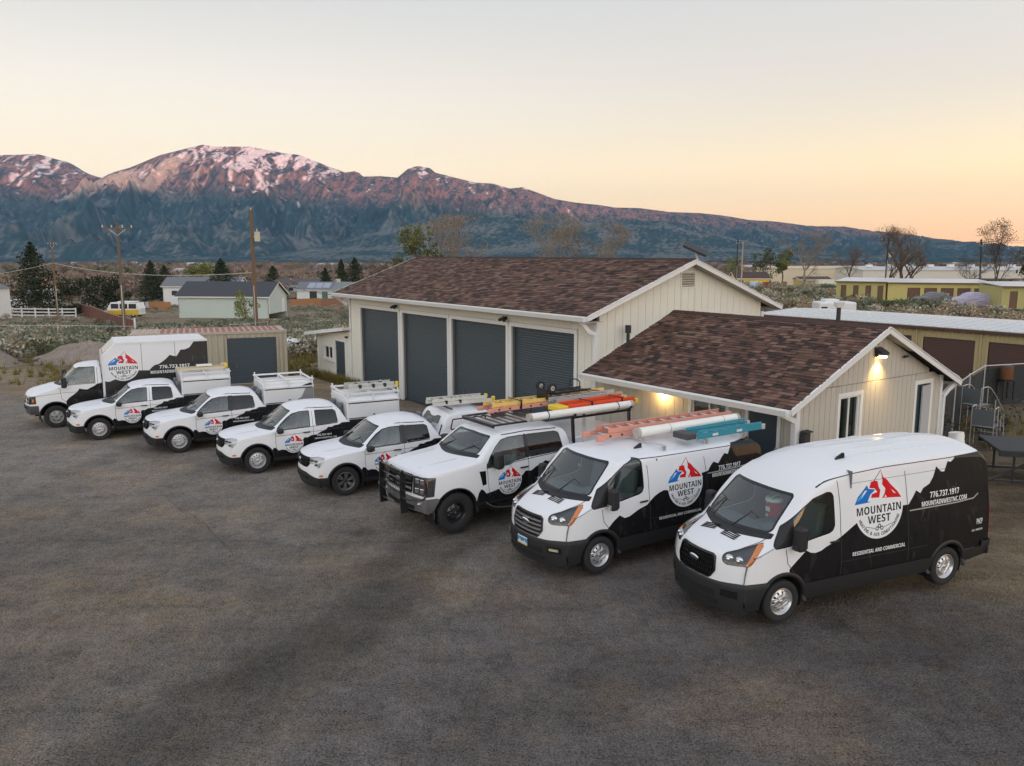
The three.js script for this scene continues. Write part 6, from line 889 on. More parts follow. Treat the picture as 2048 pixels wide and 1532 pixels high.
gableHouse('white_house', 'white house with grey roof behind the mint outbuilding', 'house', [-80, -6.0, -190], 0.02, 17, 8, 4.4, 6.4, FH.white, FH.greyRoof, [[2, 3.3, 2.3, 3.4, FH.glass], [6, 7.3, 2.3, 3.4, FH.glass], [11, 12.3, 2.3, 3.4, FH.glass]]);
{
  const t = gableHouse('ranch_house', 'low ranch house with dark roof and green door past the mint outbuilding', 'house', [-52, -5.4, -200], -0.04, 12, 9, 2.6, 4.3, FH.white, FH.greyRoof, [[3.2, 5.0, 0.2, 2.2, FH.glass], [6.2, 7.6, 0.3, 2.1, FH.green, 'door'], [8.6, 9.6, 0.8, 2.1, FH.glass]]);
  part('chimney', box(0.9, 1.1, 0.7, 9.3, 4.5, -4.2), mat([0.5, 0.47, 0.42], 0.8), t); for (let i = 0; i < 3; i++) part('solar_panel', beam([3.2 + i * 1.9, 3.0, -0.6], [3.2 + i * 1.9, 4.1, -3.6], 1.7, 0.05), mat([0.30, 0.33, 0.40], 0.15), t);
}
gableHouse('grey_roof_house', 'house with long grey-green roof half hidden by the garage roof', 'house', [-40.5, -5.2, -188], -0.05, 12, 9, 2.5, 4.4, mat([0.30, 0.28, 0.24], 0.8), mat([0.19, 0.215, 0.21], 0.75), [[2.2, 3.4, 0.9, 1.9, FH.glass]]);
gableHouse('brown_roof_house', 'low house with dark roof between the pole and the ranch house', 'house', [-66, -5.4, -230], 0, 16, 9, 2.4, 4.2, mat([0.34, 0.28, 0.22], 0.8), mat([0.10, 0.085, 0.085], 0.8), [[4, 5.4, 0.9, 1.9, FH.glass]]);
gableHouse('yellow_house', 'bright yellow house with dark brown roof right of the garage gable', 'house', [56.6, -2.9, -210], -0.04, 8.2, 8, 2.5, 4.0, FH.yellow, FH.brownRoof, [[0.5, 1.9, 1.1, 2.0, FH.glass], [4.5, 5.6, 1.0, 1.4, FH.glass]]);
{ const t = gableHouse('yellow_garage', 'small ochre and white garage with pale roller door beside the yellow house', 'garage', [66.0, -2.2, -190], -0.06, 6.6, 6, 2.15, 2.7, mat([0.5, 0.4, 0.14], 0.7), FH.brownRoof, []); part('annexe', box(3.6, 2.2, 3, 5.0, 1.1, 1.6), mat([0.66, 0.63, 0.5], 0.7), t); part('roller_door', box(2.3, 1.75, 0.06, 5.0, 0.9, 3.13), FH.white, t); }
{ const t = gableHouse('warehouse', 'large pale warehouse far behind the bare trees at the right', 'warehouse', [139, -8.2, -330], -0.02, 78, 30, 7.6, 8.6, mat([0.60, 0.56, 0.50], 0.7), mat([0.5, 0.5, 0.52], 0.5), [[44, 60, 0, 3.0, mat([0.2, 0.14, 0.1], 0.7), 'loading_bay']]); for (let i = 0; i < 9; i++) part('roof_unit', box(2.2, 1.1, 2, 6 + i * 8.2, 9.0, -9), FH.white, t); part('canopy', box(20, 0.4, 4, 52, 4.0, 2), mat([0.12, 0.09, 0.07], 0.7), t); for (let i = 0; i < 5; i++) part('canopy_post', box(0.35, 4, 0.35, 43 + i * 4.5, 2, 3.6), mat([0.12, 0.09, 0.07], 0.7), t); }
gableHouse('beige_warehouse', 'broad beige warehouse beyond the big bare tree right of the yellow house', 'warehouse', [118, -10.5, -380], -0.02, 52, 24, 9.6, 10.4, FH.beige, mat([0.55, 0.47, 0.36], 0.7), []);
// ---------------------------------------------------------------- vegetation
function leafCloud(list, r, cx, cy, cz, rx, ry, rz, n, size, tone) {  // leaf-sized faces spread through a lumpy ellipsoid
  for (let i = 0; i < n; i++) {
    let x, y, z, d; do { x = r() * 2 - 1; y = r() * 2 - 1; z = r() * 2 - 1; d = x * x + y * y + z * z; } while (d > 1 || d < 0.12);
    const s = size * (0.6 + 0.8 * r()), a = V(r() - 0.5, r() - 0.5, r() - 0.5).normalize(), b = a.clone().cross(V(r() - 0.5, r() - 0.5, r() - 0.5)).normalize(), p = V(cx + x * rx, cy + y * ry, cz + z * rz), k = 0.75 + 0.5 * r();
    list.push([p.clone().addScaledVector(a, s), p.clone().addScaledVector(b, s * 0.7), p.clone().addScaledVector(a, -s), p.clone().addScaledVector(b, -s * 0.7), [tone[0] * k * (0.9 + 0.2 * r()), tone[1] * k, tone[2] * k]]);
  }
}
function leaves(list) { const P = [], C = [], N = []; for (const [a, b, c, d, t] of list) { for (const p of [a, b, c, a, c, d]) { P.push(p.x, p.y, p.z); C.push(...t); } } return geo(P, null, null, C); }
const LEAF = mat([1, 1, 1], 0.85, { vertexColors: true, specularIntensity: 0.3 });
const BARK = mat([0.11, 0.085, 0.066], 0.95), PALEBARK = mat([0.27, 0.215, 0.165], 0.95), DARKBARK = mat([0.05, 0.04, 0.034], 0.95);
function stick(out, a, b, r0, r1, seg = 4) { const d = b.clone().sub(a), L = d.length(); if (L < 1e-4) return; out.push(new THREE.CylinderGeometry(r1, r0, L, seg, 1, true).translate(0, L / 2, 0).applyQuaternion(new THREE.Quaternion().setFromUnitVectors(V(0, 1, 0), d.normalize())).translate(a.x, a.y, a.z)); }
function branches(r, start, dir, len, rad, depth, out, tips, spread = 0.62, rise = 0.16, kids = 3) {
  let p = start.clone(), d = dir.clone(); const n = depth > 3 ? 3 : 2;
  for (let i = 0; i < n; i++) { const q = p.clone().addScaledVector(d, len / n); stick(out, p, q, rad * (1 - (i / n) * 0.4), rad * (1 - ((i + 1) / n) * 0.4), depth > 3 ? 6 : 3); d = d.clone().add(V((r() - 0.5) * 0.3, (r() - 0.3) * rise, (r() - 0.5) * 0.3)).normalize(); p = q; if (depth > 1 && i < n - 1 && r() < 0.75) branches(r, p, d.clone().add(V((r() - 0.5) * 2 * spread * 1.4, 0.2 * r(), (r() - 0.5) * 2 * spread * 1.4)).normalize(), len * 0.62, rad * 0.5, depth - 2, out, tips, spread, rise, kids); }
  if (depth <= 0) { tips.push(p); return; }
  const k = kids - (r() < 0.35 ? 1 : 0); for (let i = 0; i < k; i++) branches(r, p, d.clone().add(V((r() - 0.5) * 2 * spread, rise * r(), (r() - 0.5) * 2 * spread)).normalize(), len * (0.66 + 0.2 * r()), rad * 0.58, depth - 1, out, tips, spread, rise, kids);
}
const onGround = (x, z, dy = 0) => [x, groundY(x, z) + dy, z];
function bareTree(label, at, h, seed, { bark = BARK, depth = 5, spread = 0.62, trunk = 0.26, haze, group } = {}) {
  const r = rng(seed), out = [], tips = [], t = thing('bare_tree', label, 'tree', at, r() * 6, group); branches(r, V(0, 0, 0), V(0.04 * (r() - 0.5), 1, 0.04 * (r() - 0.5)), h * trunk, h * 0.018, depth, out, tips, spread);
  let top = 0; const g = merge(out); g.computeBoundingBox(); top = g.boundingBox.max.y; const k = h / top; const first = out.slice(0, 3); part('trunk', merge(first).scale(k, k, k), bark, t); part('branches', merge(out.slice(3)).scale(k, k, k), bark, t);
  const list = []; for (const p of tips) leafCloud(list, r, p.x * k, p.y * k, p.z * k, h * 0.075, h * 0.07, h * 0.075, 15, h * 0.0065, haze ?? [0.20, 0.15, 0.11]); if (list.length) part('twigs', leaves(list), LEAF, t); return t;
}
function leafyTree(label, at, h, w, seed, tone, { low = 0.25, n = 1400, size = 0.16, bark = BARK, name = 'leafy_tree', lumps = 16 } = {}) {
  const r = rng(seed), out = [], tips = [], t = thing(name, label, 'tree', at, 0); branches(r, V(0, 0, 0), V(0, 1, 0), h * 0.32, h * 0.028, 3, out, tips, 0.6); part('trunk', merge(out).scale(0.8, 0.9, 0.8), bark, t);
  const list = []; for (let i = 0; i < lumps; i++) { const a = r() * 6.28, q = Math.sqrt(r()), y = lerp(h * low, h * 0.94, r()), k = Math.sin(Math.PI * clamp((y - h * low * 0.4) / (h * 1.05 - h * low * 0.4))) ** 0.7, R = w * (0.13 + 0.13 * r()), dk = 0.7 + 0.6 * r(); leafCloud(list, r, Math.cos(a) * q * w * 0.42 * k, y, Math.sin(a) * q * w * 0.42 * k, R, R * 0.75, R, Math.round(n / lumps), size, tone.map((c) => c * dk)); }
  part('crown', leaves(list), LEAF, t); return t;
}
function conifer(label, at, h, w, seed, { tone = [0.030, 0.046, 0.024], base = 0.06, ragged = 0.3, group } = {}) {
  const r = rng(seed), out = [], t = thing('pine_tree', label, 'tree', at, 0, group); stick(out, V(0, 0, 0), V(0.02 * h, h * 0.96, 0), h * 0.026, h * 0.004, 7); const list = [], lev = Math.round(11 + h);
  for (let i = 0; i < lev; i++) { const k = i / (lev - 1), y = lerp(h * base, h * 0.97, k), R = w * 0.72 * ((1 - k) ** 0.8 * (1 - ragged * r()) + 0.04), m = Math.round(4 + 6 * (1 - k)); for (let j = 0; j < m; j++) { const a = (j / m) * 6.28 + r() * 1.2, L = R * (0.65 + 0.45 * r()), e = V(Math.cos(a) * L, y + L * (0.1 - 0.25 * (1 - k)), Math.sin(a) * L); stick(out, V(0, y, 0), e, h * 0.006, h * 0.002, 3); const dk = 0.65 + 0.75 * r(); for (let q = 0.35; q <= 1; q += 0.22) leafCloud(list, r, e.x * q, lerp(y, e.y, q), e.z * q, R * 0.22 + 0.1, h * 0.025 + 0.06, R * 0.22 + 0.1, 9, 0.075 + h * 0.009, tone.map((c) => c * dk)); } }
  part('trunk', out.slice(0, 1)[0], BARK, t); part('boughs', merge(out.slice(1)), BARK, t); part('needles', leaves(list), LEAF, t); return t;
}
const px = (x, D) => (x - 1024) / 1650 * D * 1.012;                   // only used while laying out rows of trees by bearing and distance
// the sagebrush field: five kinds of bush, thousands of them
{
  const r = rng(301), kinds = [];
  const tones = [[0.245, 0.25, 0.185], [0.20, 0.215, 0.15], [0.36, 0.325, 0.25], [0.37, 0.285, 0.19], [0.12, 0.135, 0.07]];
  for (let k = 0; k < 5; k++) { const list = [], q = rng(400 + k); for (let i = 0; i < 7; i++) { const a = q() * 6.28, d = 0.36 * q(), dk = 0.7 + 0.55 * q(); leafCloud(list, q, Math.cos(a) * d, 0.28 + 0.2 * q(), Math.sin(a) * d, 0.3, 0.26, 0.3, 22, 0.062, tones[k].map((c) => c * dk)); } const st = []; for (let i = 0; i < 9; i++) { const a = q() * 6.28; stick(st, V(0, 0, 0), V(Math.cos(a) * 0.35, 0.35 + 0.2 * q(), Math.sin(a) * 0.35), 0.02, 0.006, 3); } kinds.push([leaves(list), merge(st)]); }
  const spots = kinds.map(() => []);
  const keep = (x, z) => { const D = -z, u = x / D; if (Math.abs(u) > 0.72 || groundY(x, z) > 3) return false; if (D < 52 && x < -6) { if (D < 47.5 + 2 * n2(x * 0.3, 1)) return false; } if (x > -19 && x < 14 && D < 60 && D > 30) { if (!(x > -10 && x < 4 && D > 48)) return x > -19 && x < -9 && D > 46; } if (x > 4 && D < 46) return false; if (x > 4 && x < 40 && Math.abs((x - 22.6) * 0.8146 - (z + 41) * 0.58 - 4.5) < 7.5 && D < 75) return false; if (x > 36 && D > 91 && D < 106) return false; if (x > 36 && D > 150) return false; if (x > 46 && D > 78 && D < 90) return false; if (x < -33 && x > -53 && D > 117 && D < 138) return false; if (x < -44 && x > -51 && D > 107 && D < 117) return false; if (x < -36 && D > 124 && D < 150 && r() < 0.85) return false; if (x < -24 && D > 92 && r() < 0.45) return false; return fbm(x * 0.06, z * 0.06, 3) > -0.22 && fbm(x * 0.3 + 9, z * 0.3, 2) > -0.28; };
  for (let i = 0; i < 21000; i++) { const D = 44 + 175 * r() ** 1.35, x = (r() * 2 - 1) * 0.70 * D, z = -D; if (!keep(x, z)) continue; if (D > 110 && r() < 0.45) continue; let k = Math.floor(r() * 5); const patch = fbm(x * 0.05 + 40, z * 0.05, 3); if (x > 4 && r() < 0.35) continue; if (x > 4) k = patch > 0.12 ? (r() < 0.45 ? 4 : 1) : r() < 0.8 ? 2 + (r() < 0.5) : k; else k = patch > 0.2 ? (r() < 0.5 ? 3 : 2) : r() < 0.75 ? (r() < 0.5 ? 0 : 1) : k; spots[k].push([x, z, 0.75 + 0.85 * r(), r() * 6.28, 0.65 + 0.5 * r()]); }
  kinds.forEach(([crown, stems], k) => {
    for (const [nm, g, m] of [['sagebrush', crown, LEAF], ['sagebrush_stems', stems, PALEBARK]]) { if (nm !== 'sagebrush' && k) continue; const list = nm === 'sagebrush' ? spots[k] : spots.flat().filter((s) => s[1] > -75), im = new THREE.InstancedMesh(g, m, list.length), o = new THREE.Object3D(); list.forEach(([x, z, s, a, h], i) => { o.position.set(x, groundY(x, z) - 0.06, z); o.rotation.y = a; o.scale.set(s * 1.25, s * h * (x < 0 && z < -92 ? 0.85 : 1.2), s * 1.25); o.updateMatrix(); im.setMatrixAt(i, o.matrix); }); im.name = numbered(nm); im.userData = { kind: 'stuff', label: ['grey-green sagebrush', 'green sagebrush', 'pale dry brush', 'straw-brown dry brush', 'dark green brush'][k] + ' scattered over the field' }; im.castShadow = im.receiveShadow = true; scene.add(im); }
  });
  // weeds and dry grass on the bank by the shed, along walls and at the yard's edge
  const blade = []; { const q = rng(77); for (let i = 0; i < 26; i++) { const a = q() * 6.28, d = 0.16 * q(), h = 0.10 + 0.26 * q(), p = V(Math.cos(a) * d, 0, Math.sin(a) * d), s = V(Math.cos(a + 1.5) * 0.012, 0, Math.sin(a + 1.5) * 0.012), e = p.clone().add(V(Math.cos(a) * h * 0.5, h, Math.sin(a) * h * 0.5)), c = [0.15 + 0.12 * q(), 0.135 + 0.06 * q(), 0.05]; blade.push([p.clone().add(s), e, p.clone().sub(s), p.clone().sub(s), c]); } }
  const g = leaves(blade), at = []; for (let i = 0; i < 1500; i++) { const x = (r() < 0.3 ? -34 : -19) + 15 * r(), z = -36.5 - 14 * r() ** 1.1; if (x > -17 && x < -10 && z > -38.6 - (x + 10) * 0 && z > -41) continue; if (x > -9.6 && z > -40.5 + (x + 9.6) * 0.3 ) continue; at.push([x, z]); } for (let i = 0; i < 160; i++) { const s = r(), w = inB(lerp(-4, 1.0, s), 0.12 + 0.4 * r()); at.push(w); } for (let i = 0; i < 90; i++) at.push([12.6 + 6 * r(), -25 - 8 * r()]);
  const im = new THREE.InstancedMesh(g, LEAF, at.length), o = new THREE.Object3D(); at.forEach(([x, z], i) => { o.position.set(x, groundY(x, z) - 0.01, z); o.rotation.y = r() * 6; o.scale.setScalar(0.6 + 1.0 * r()); o.updateMatrix(); im.setMatrixAt(i, o.matrix); }); im.name = 'dry_grass'; im.userData = { kind: 'stuff', label: 'dry grass and weeds at the edges of the yard' }; scene.add(im);
}
// the far belt of bare woods and houses across the valley
{
  const r = rng(55), kinds = [[0.29, 0.205, 0.165], [0.34, 0.25, 0.19], [0.22, 0.165, 0.135], [0.06, 0.078, 0.045], [0.19, 0.20, 0.085]].map((tone, k) => { const list = [], q = rng(600 + k); for (let i = 0; i < 14; i++) { const a = q() * 6.28, d = 2.6 * Math.sqrt(q()), dk = 0.7 + 0.6 * q(); leafCloud(list, q, Math.cos(a) * d, 1.6 + 3.4 * q(), Math.sin(a) * d, 1.6, 1.5, 1.6, 24, 0.34, tone.map((c) => c * dk)); } return leaves(list); }), spots = kinds.map(() => []);
  for (let i = 0; i < 5200; i++) { const D = 215 + 1900 * r() ** 1.7, u = (r() * 2 - 1) * 0.68, x = u * D; if (u > 0.15 && D < 400) continue; if (D < 260 && u < 0.0 && r() < 0.6) continue; if (fbm(u * 7, D * 0.004, 3) < -0.22) continue; const k = r() < 0.80 ? Math.floor(r() * 3) : r() < 0.6 ? 3 : 4; spots[k].push([x, -D, (0.5 + 0.55 * r()) * (D > 700 ? 1.25 : 1), r() * 6.28]); }
  kinds.forEach((g, k) => { const im = new THREE.InstancedMesh(g, LEAF, spots[k].length), o = new THREE.Object3D(); spots[k].forEach(([x, z, s, a], i) => { o.position.set(x, groundY(x, z) - 0.4, z); o.rotation.y = a; o.scale.set(s * 1.2, s, s * 1.2); o.updateMatrix(); im.setMatrixAt(i, o.matrix); }); im.name = numbered('distant_trees'); im.userData = { kind: 'stuff', label: 'far belt of ' + ['bare pinkish trees', 'bare tan trees', 'bare brown trees', 'dark evergreen trees', 'budding green trees'][k] + ' on the valley floor' }; scene.add(im); });
  const hs = []; const q = rng(9); for (let i = 0; i < 60; i++) { const D = 500 + 1800 * q(), x = (q() * 2 - 1) * 0.6 * D, s = 0.8 + 0.8 * q(); hs.push(prism([[-5, 0], [5, 0], [5, 2.6], [0, 4.4], [-5, 2.6]], 9).rotateY(q() * 3).scale(s, s, s).translate(x, groundY(x, -D), -D)); } const fh = part('distant_houses', hs, mat([0.45, 0.44, 0.43], 0.8)); fh.userData = { kind: 'stuff', label: 'tiny pale houses scattered across the far valley floor' };
}
// trees one can tell apart
conifer('tall dark pine with a ragged crown behind the white rail fence', onGround(px(85, 140), -140), 12.2, 11.0, 1, { ragged: 0.45, base: 0.04 });
leafyTree('dark round juniper right of the tall ragged pine', onGround(px(150, 148), -148), 6.6, 6.0, 2, [0.034, 0.048, 0.024], { low: 0.02, size: 0.2, name: 'juniper_tree' });
leafyTree('dark spreading juniper left of the second utility pole', onGround(px(205, 165), -165), 6.6, 7.6, 3, [0.036, 0.046, 0.026], { low: 0.02, size: 0.22, name: 'juniper_tree' });
leafyTree('dark juniper just behind the second utility pole', onGround(px(246, 168), -168), 6.8, 6.4, 4, [0.034, 0.044, 0.024], { low: 0.02, size: 0.22, name: 'juniper_tree' });
conifer('small dark pine left of the white house', onGround(px(316, 210), -210), 10.4, 8, 5);
conifer('small pointed pine behind the white house', onGround(px(343, 240), -240), 9.5, 10, 6);
leafyTree('light green budding tree behind the white house roof', onGround(px(409, 235), -235), 9.6, 10, 7, [0.17, 0.19, 0.065], { size: 0.3 });
conifer('broad dark pine between white house and mint outbuilding', onGround(px(454, 178), -178), 10.5, 9.5, 8, { ragged: 0.2, base: 0.1 });
conifer('small dark pine right of the transformer pole', onGround(px(555, 235), -235), 9.2, 9.5, 9);
conifer('narrow dark pine above the solar-panel roof', onGround(px(658, 225), -225), 8.3, 6.5, 10);
conifer('slim dark pine left of the broad pine near the garage roof', onGround(px(690, 260), -260), 11.2, 6.0, 11);
conifer('broad dark pine rising left of the garage roof', onGround(px(716, 215), -215), 10.6, 10, 12, { ragged: 0.42 });
bareTree('bare brown tree between the broad pine and the garage roof', onGround(px(752, 190), -190), 9.0, 13, { haze: [0.16, 0.115, 0.085] });
leafyTree('olive green tree rising behind the left end of the garage ridge', onGround(px(838, 92), -92), 10.6, 6.4, 14, [0.125, 0.13, 0.045], { low: 0.35, size: 0.14, n: 3600, lumps: 30 });
leafyTree('darker green tree low behind the garage roof slope', onGround(px(798, 98), -98), 6.9, 4.6, 15, [0.055, 0.072, 0.03], { low: 0.2, size: 0.14 });
bareTree('big bare tan tree behind the middle of the garage ridge', onGround(px(908, 105), -105), 12.6, 16, { bark: PALEBARK, spread: 0.5, haze: [0.27, 0.21, 0.155] });
bareTree('bare tan tree behind the right part of the garage ridge', onGround(px(1124, 110), -110), 11.4, 17, { bark: PALEBARK, haze: [0.29, 0.235, 0.17] });
bareTree('thin bare tree right of the tan tree on the ridge', onGround(px(1182, 118), -118), 10.8, 18, { bark: PALEBARK, haze: [0.25, 0.20, 0.155] });
leafyTree('dark green tree beside the yellow house', onGround(px(1518, 232), -232), 10.4, 9, 19, [0.055, 0.075, 0.022], { low: 0.1, size: 0.22 });
leafyTree('pale green bush tree left of the twin poles', onGround(px(1462, 236), -236), 8.2, 7.4, 20, [0.15, 0.17, 0.06], { low: 0.1, size: 0.24 });
leafyTree('yellow-green tree top behind the large bare tree', onGround(px(1555, 240), -240), 10.6, 6, 21, [0.16, 0.17, 0.05], { low: 0.4, size: 0.24 });
bareTree('large spreading bare tree right of the yellow house', onGround(px(1597, 165), -165), 11.0, 22, { bark: PALEBARK, spread: 0.75, depth: 5, trunk: 0.2, haze: [0.24, 0.18, 0.135] });
bareTree('small bare tree before the beige warehouse', onGround(px(1688, 150), -150), 7.6, 23, { spread: 0.8, haze: [0.15, 0.11, 0.085] });
for (const [i, x, h, s] of [[0, 1766, 6.8, 24], [1, 1806, 9.8, 25], [2, 1842, 7.6, 26]]) bareTree(['left and lowest', 'middle and tallest', 'right'][i] + ' of the three dark bare trees behind the storage units', onGround(px(x, 125), -125 - i * 3), h, s, { bark: BARK, spread: 0.8, depth: 5, trunk: 0.16, haze: [0.17, 0.115, 0.075], group: 'dark bare trees behind the far storage units' });
bareTree('tall thin bare tree against the orange sky at the right', onGround(px(1972, 118), -118), 10.2, 27, { bark: BARK, spread: 0.42, trunk: 0.28, haze: [0.10, 0.07, 0.055] });
bareTree('leaning bare tree at the foot of the tall thin tree', onGround(px(1925, 122), -122), 5.6, 28, { bark: DARKBARK, spread: 0.95, haze: [0.11, 0.08, 0.06] });
leafyTree('olive tree cut by the right edge of the picture', onGround(px(2035, 120), -120), 7.0, 4.0, 29, [0.085, 0.075, 0.028], { low: 0.3, size: 0.16 });
leafyTree('young light green tree in front of the mint outbuilding', onGround(px(497, 108), -108), 4.6, 3.7, 30, [0.19, 0.205, 0.062], { low: 0.22, size: 0.10, n: 1200 });
for (const [i, x, z, s, k] of [[0, -8.4, -46.5, 1.25, [0.075, 0.092, 0.045]], [1, -14.4, -46, 1.1, [0.22, 0.17, 0.12]]]) { const list = [], q = rng(900 + i), t = thing('shrub', ['dark green shrub on the bank between container and shed', 'straw-coloured shrub behind the container'][i], 'shrub', onGround(x, z)); for (let j = 0; j < 10; j++) leafCloud(list, q, (q() - 0.5) * 1.3 * s, 0.3 + 0.5 * q(), (q() - 0.5) * 1.3 * s, 0.5, 0.4, 0.5, 40, 0.07, k); part('foliage', leaves(list), LEAF, t); const st = []; for (let j = 0; j < 8; j++) stick(st, V(0, 0, 0), V((q() - 0.5) * s, 0.7, (q() - 0.5) * s), 0.025, 0.006, 3); part('stems', st, BARK, t); }
for (const [i, x, z, s, k] of [[0, 13.3, -25.6, 0.8, [0.10, 0.085, 0.06]], [1, 15.6, -28.6, 1.0, [0.16, 0.11, 0.075]], [2, 17.2, -28.2, 0.8, [0.085, 0.08, 0.058]]]) { const list = [], q = rng(940 + i), t = thing('shrub', ['low grey weed clump beside the office corner', 'rust-brown dead weed clump against the chain-link fence', 'dark weed clump left of the metal stairs'][i], 'shrub', onGround(x, z)); for (let j = 0; j < 10; j++) leafCloud(list, q, (q() - 0.5) * 1.3 * s, 0.25 + 0.7 * q() * s, (q() - 0.5) * 1.3 * s, 0.35, 0.35, 0.35, 40, 0.045, k); part('foliage', leaves(list), LEAF, t); const st = []; for (let j = 0; j < 10; j++) stick(st, V(0, 0, 0), V((q() - 0.5) * s, 0.9 * s, (q() - 0.5) * s), 0.015, 0.004, 3); part('stems', st, BARK, t); }
// ---------------------------------------------------------------- poles, wires, fences
const POLE = mat([0.17, 0.105, 0.062], 0.9), POLEG = mat([0.15, 0.115, 0.085], 0.9), GALV = mat([0.52, 0.53, 0.54], 0.4, { metalness: 0.6 }), INS = mat([0.55, 0.55, 0.54], 0.3);
const poleTops = {};
function utilityPole(key, label, x, D, topY, { arm = 2.4, trafo, turn = 0, material = POLE, r = 0.16 } = {}) {
  const y = groundY(x, -D), h = topY - y, t = thing('utility_pole', label, 'utility pole', [x, y, -D], turn);
  part('pole', new THREE.CylinderGeometry(r * 0.7, r * 1.1, h, 12).translate(0, h / 2, 0), material, t);
  if (arm) { const a = part('cross_arm', beam([-arm / 2, h - 0.5, 0.14], [arm / 2, h - 0.5, 0.14], 0.1, 0.13), material, t); for (const k of [-0.95, -0.35, 0.35, 0.95]) part('insulator', bar([k * arm / 2, h - 0.43, 0.14], [k * arm / 2, h - 0.22, 0.14], 0.05, 8), INS, a); for (const s of [-1, 1]) part('brace', beam([s * arm * 0.28, h - 0.55, 0.14], [0, h - 1.1, 0.14], 0.03, 0.04), GALV, a); }
  else part('insulator', bar([0, h - 0.02, 0], [0, h + 0.22, 0], 0.05, 8), INS, t);
  if (trafo) { const c = part('transformer', [new THREE.CylinderGeometry(0.27, 0.27, 0.88, 18).translate(0.5, trafo - y, 0), new THREE.CylinderGeometry(0.29, 0.29, 0.05, 18).translate(0.5, trafo - y + 0.45, 0)], mat([0.55, 0.50, 0.38], 0.5), t); part('bushing', bar([0.5, trafo - y + 0.45, 0], [0.5, trafo - y + 0.75, 0], 0.05, 8), INS, c); part('bracket', box(0.4, 0.1, 0.1, 0.2, trafo - y, 0), GALV, c); }
  part('conduit', bar([0.0, 0, r * 1.15], [0.0, Math.min(h * 0.55, 5), r * 0.95], 0.04, 6), GALV, t);
  poleTops[key] = [x, topY - 0.3, -D]; return t;
}
utilityPole('a', 'tall brown utility pole with grey transformer can beside the mint outbuilding', px(518, 80), 80, 9.96, { arm: 0, trafo: 7.45, r: 0.20 });
utilityPole('b', 'brown utility pole with cross-arm behind the box truck', px(257, 72), 72, 8.5, { r: 0.15, turn: 0.3, material: POLEG });
utilityPole('c', 'thin utility pole with white fitting beside the tall dark pine', px(127, 128), 128, 7.7, { arm: 1.2, r: 0.15, turn: 0.8 });
utilityPole('d', 'dark utility pole left of the pale twin pole beyond the garage gable', px(1464, 200), 200, 9.2, { arm: 2, r: 0.17, material: DARKBARK });
utilityPole('e', 'pale pinkish pole standing just right of the dark pole beyond the garage', px(1474, 185), 185, 8.2, { arm: 0, r: 0.18, material: mat([0.4, 0.29, 0.24], 0.8) });
utilityPole('f', 'utility pole with white can left of the three dark bare trees', px(1757, 150), 150, 8.66, { arm: 2.6, trafo: 5.6, r: 0.16, material: DARKBARK });
utilityPole('g', 'leaning dark utility pole beside the tall thin bare tree', px(1944, 128), 128, 8.0, { arm: 1.6, r: 0.16, material: DARKBARK }).rotation.z = 0.06;
const WIRE = mat([0.10, 0.10, 0.10], 0.6), CABLE = mat([0.55, 0.53, 0.46], 0.5);
function wire(label, a, b, sag, r = 0.014, m = WIRE) { const pts = []; for (let i = 0; i <= 12; i++) { const k = i / 12; pts.push([lerp(a[0], b[0], k), lerp(a[1], b[1], k) - sag * 4 * k * (1 - k), lerp(a[2], b[2], k)]); } const o = part('power_line', pipe(pts, r, 40, 5), m); tag(o, label, 'power line'); }
const T = poleTops, sh = (p, dx, dy = 0) => [p[0] + dx, p[1] + dy, p[2]];
for (const [i, d] of [-1, 0, 1].entries()) { wire(['left', 'middle', 'right'][i] + ' wire from the cross-arm pole to the thin pole by the pine', sh(T.b, d), sh(T.c, d * 0.5), 0.9); wire(['left', 'middle', 'right'][i] + ' wire running left out of the picture from the thin pole', sh(T.c, d * 0.5), [-130, 8.2, -150 + d * 2], 1.2); }
wire('pale sagging cable from the thin pole to the transformer pole', sh(T.c, 0, -3.0), sh(T.a, 0, -5.6), 0.9, 0.03, CABLE);
wire('pale cable from the left edge up to the thin pole', [-95, 1.2, -128], sh(T.c, 0, -3.0), 0.6, 0.03, CABLE);
wire('dark cable from the transformer pole towards the garage', sh(T.a, 0, -5.4), [-6.0, 3.7, -43.5], 0.8, 0.018);
for (const [i, d] of [-1, 1].entries()) { wire((i ? 'upper' : 'lower') + ' wire between the white-can pole and the leaning pole', sh(T.f, d, i * 0.2), sh(T.g, d * 0.6, i * 0.2), 0.8, 0.02); wire((i ? 'upper' : 'lower') + ' wire from the leaning pole out at the right edge', sh(T.g, d * 0.6, i * 0.2), [135, 8.6 + i, -140], 0.8, 0.02); }
wire('long low dark wire crossing before the large bare tree', sh(T.e, 0, -3), sh(T.f, 0, -4.3), 0.8, 0.03);
{
  const W = mat([0.74, 0.74, 0.72], 0.5), t = thing('rail_fence', 'white three-rail fence in front of the tall pine', 'fence', [0, 0, 0]), x0 = px(3, 131), x1 = px(163, 131), z = -131, n = 6;
  for (let i = 0; i <= n; i++) { const x = lerp(x0, x1, i / n), y = groundY(x, z); part('post', box(0.16, 1.55, 0.16, x, y + 0.75, z), W, t); }
  for (const h of [0.35, 0.85, 1.35]) for (let i = 0; i < n; i++) { const a = lerp(x0, x1, i / n), b = lerp(x0, x1, (i + 1) / n); part('rail', beam([a, groundY(a, z) + h, z + 0.02], [b, groundY(b, z) + h, z + 0.02], 0.05, 0.17), W, t); }
}
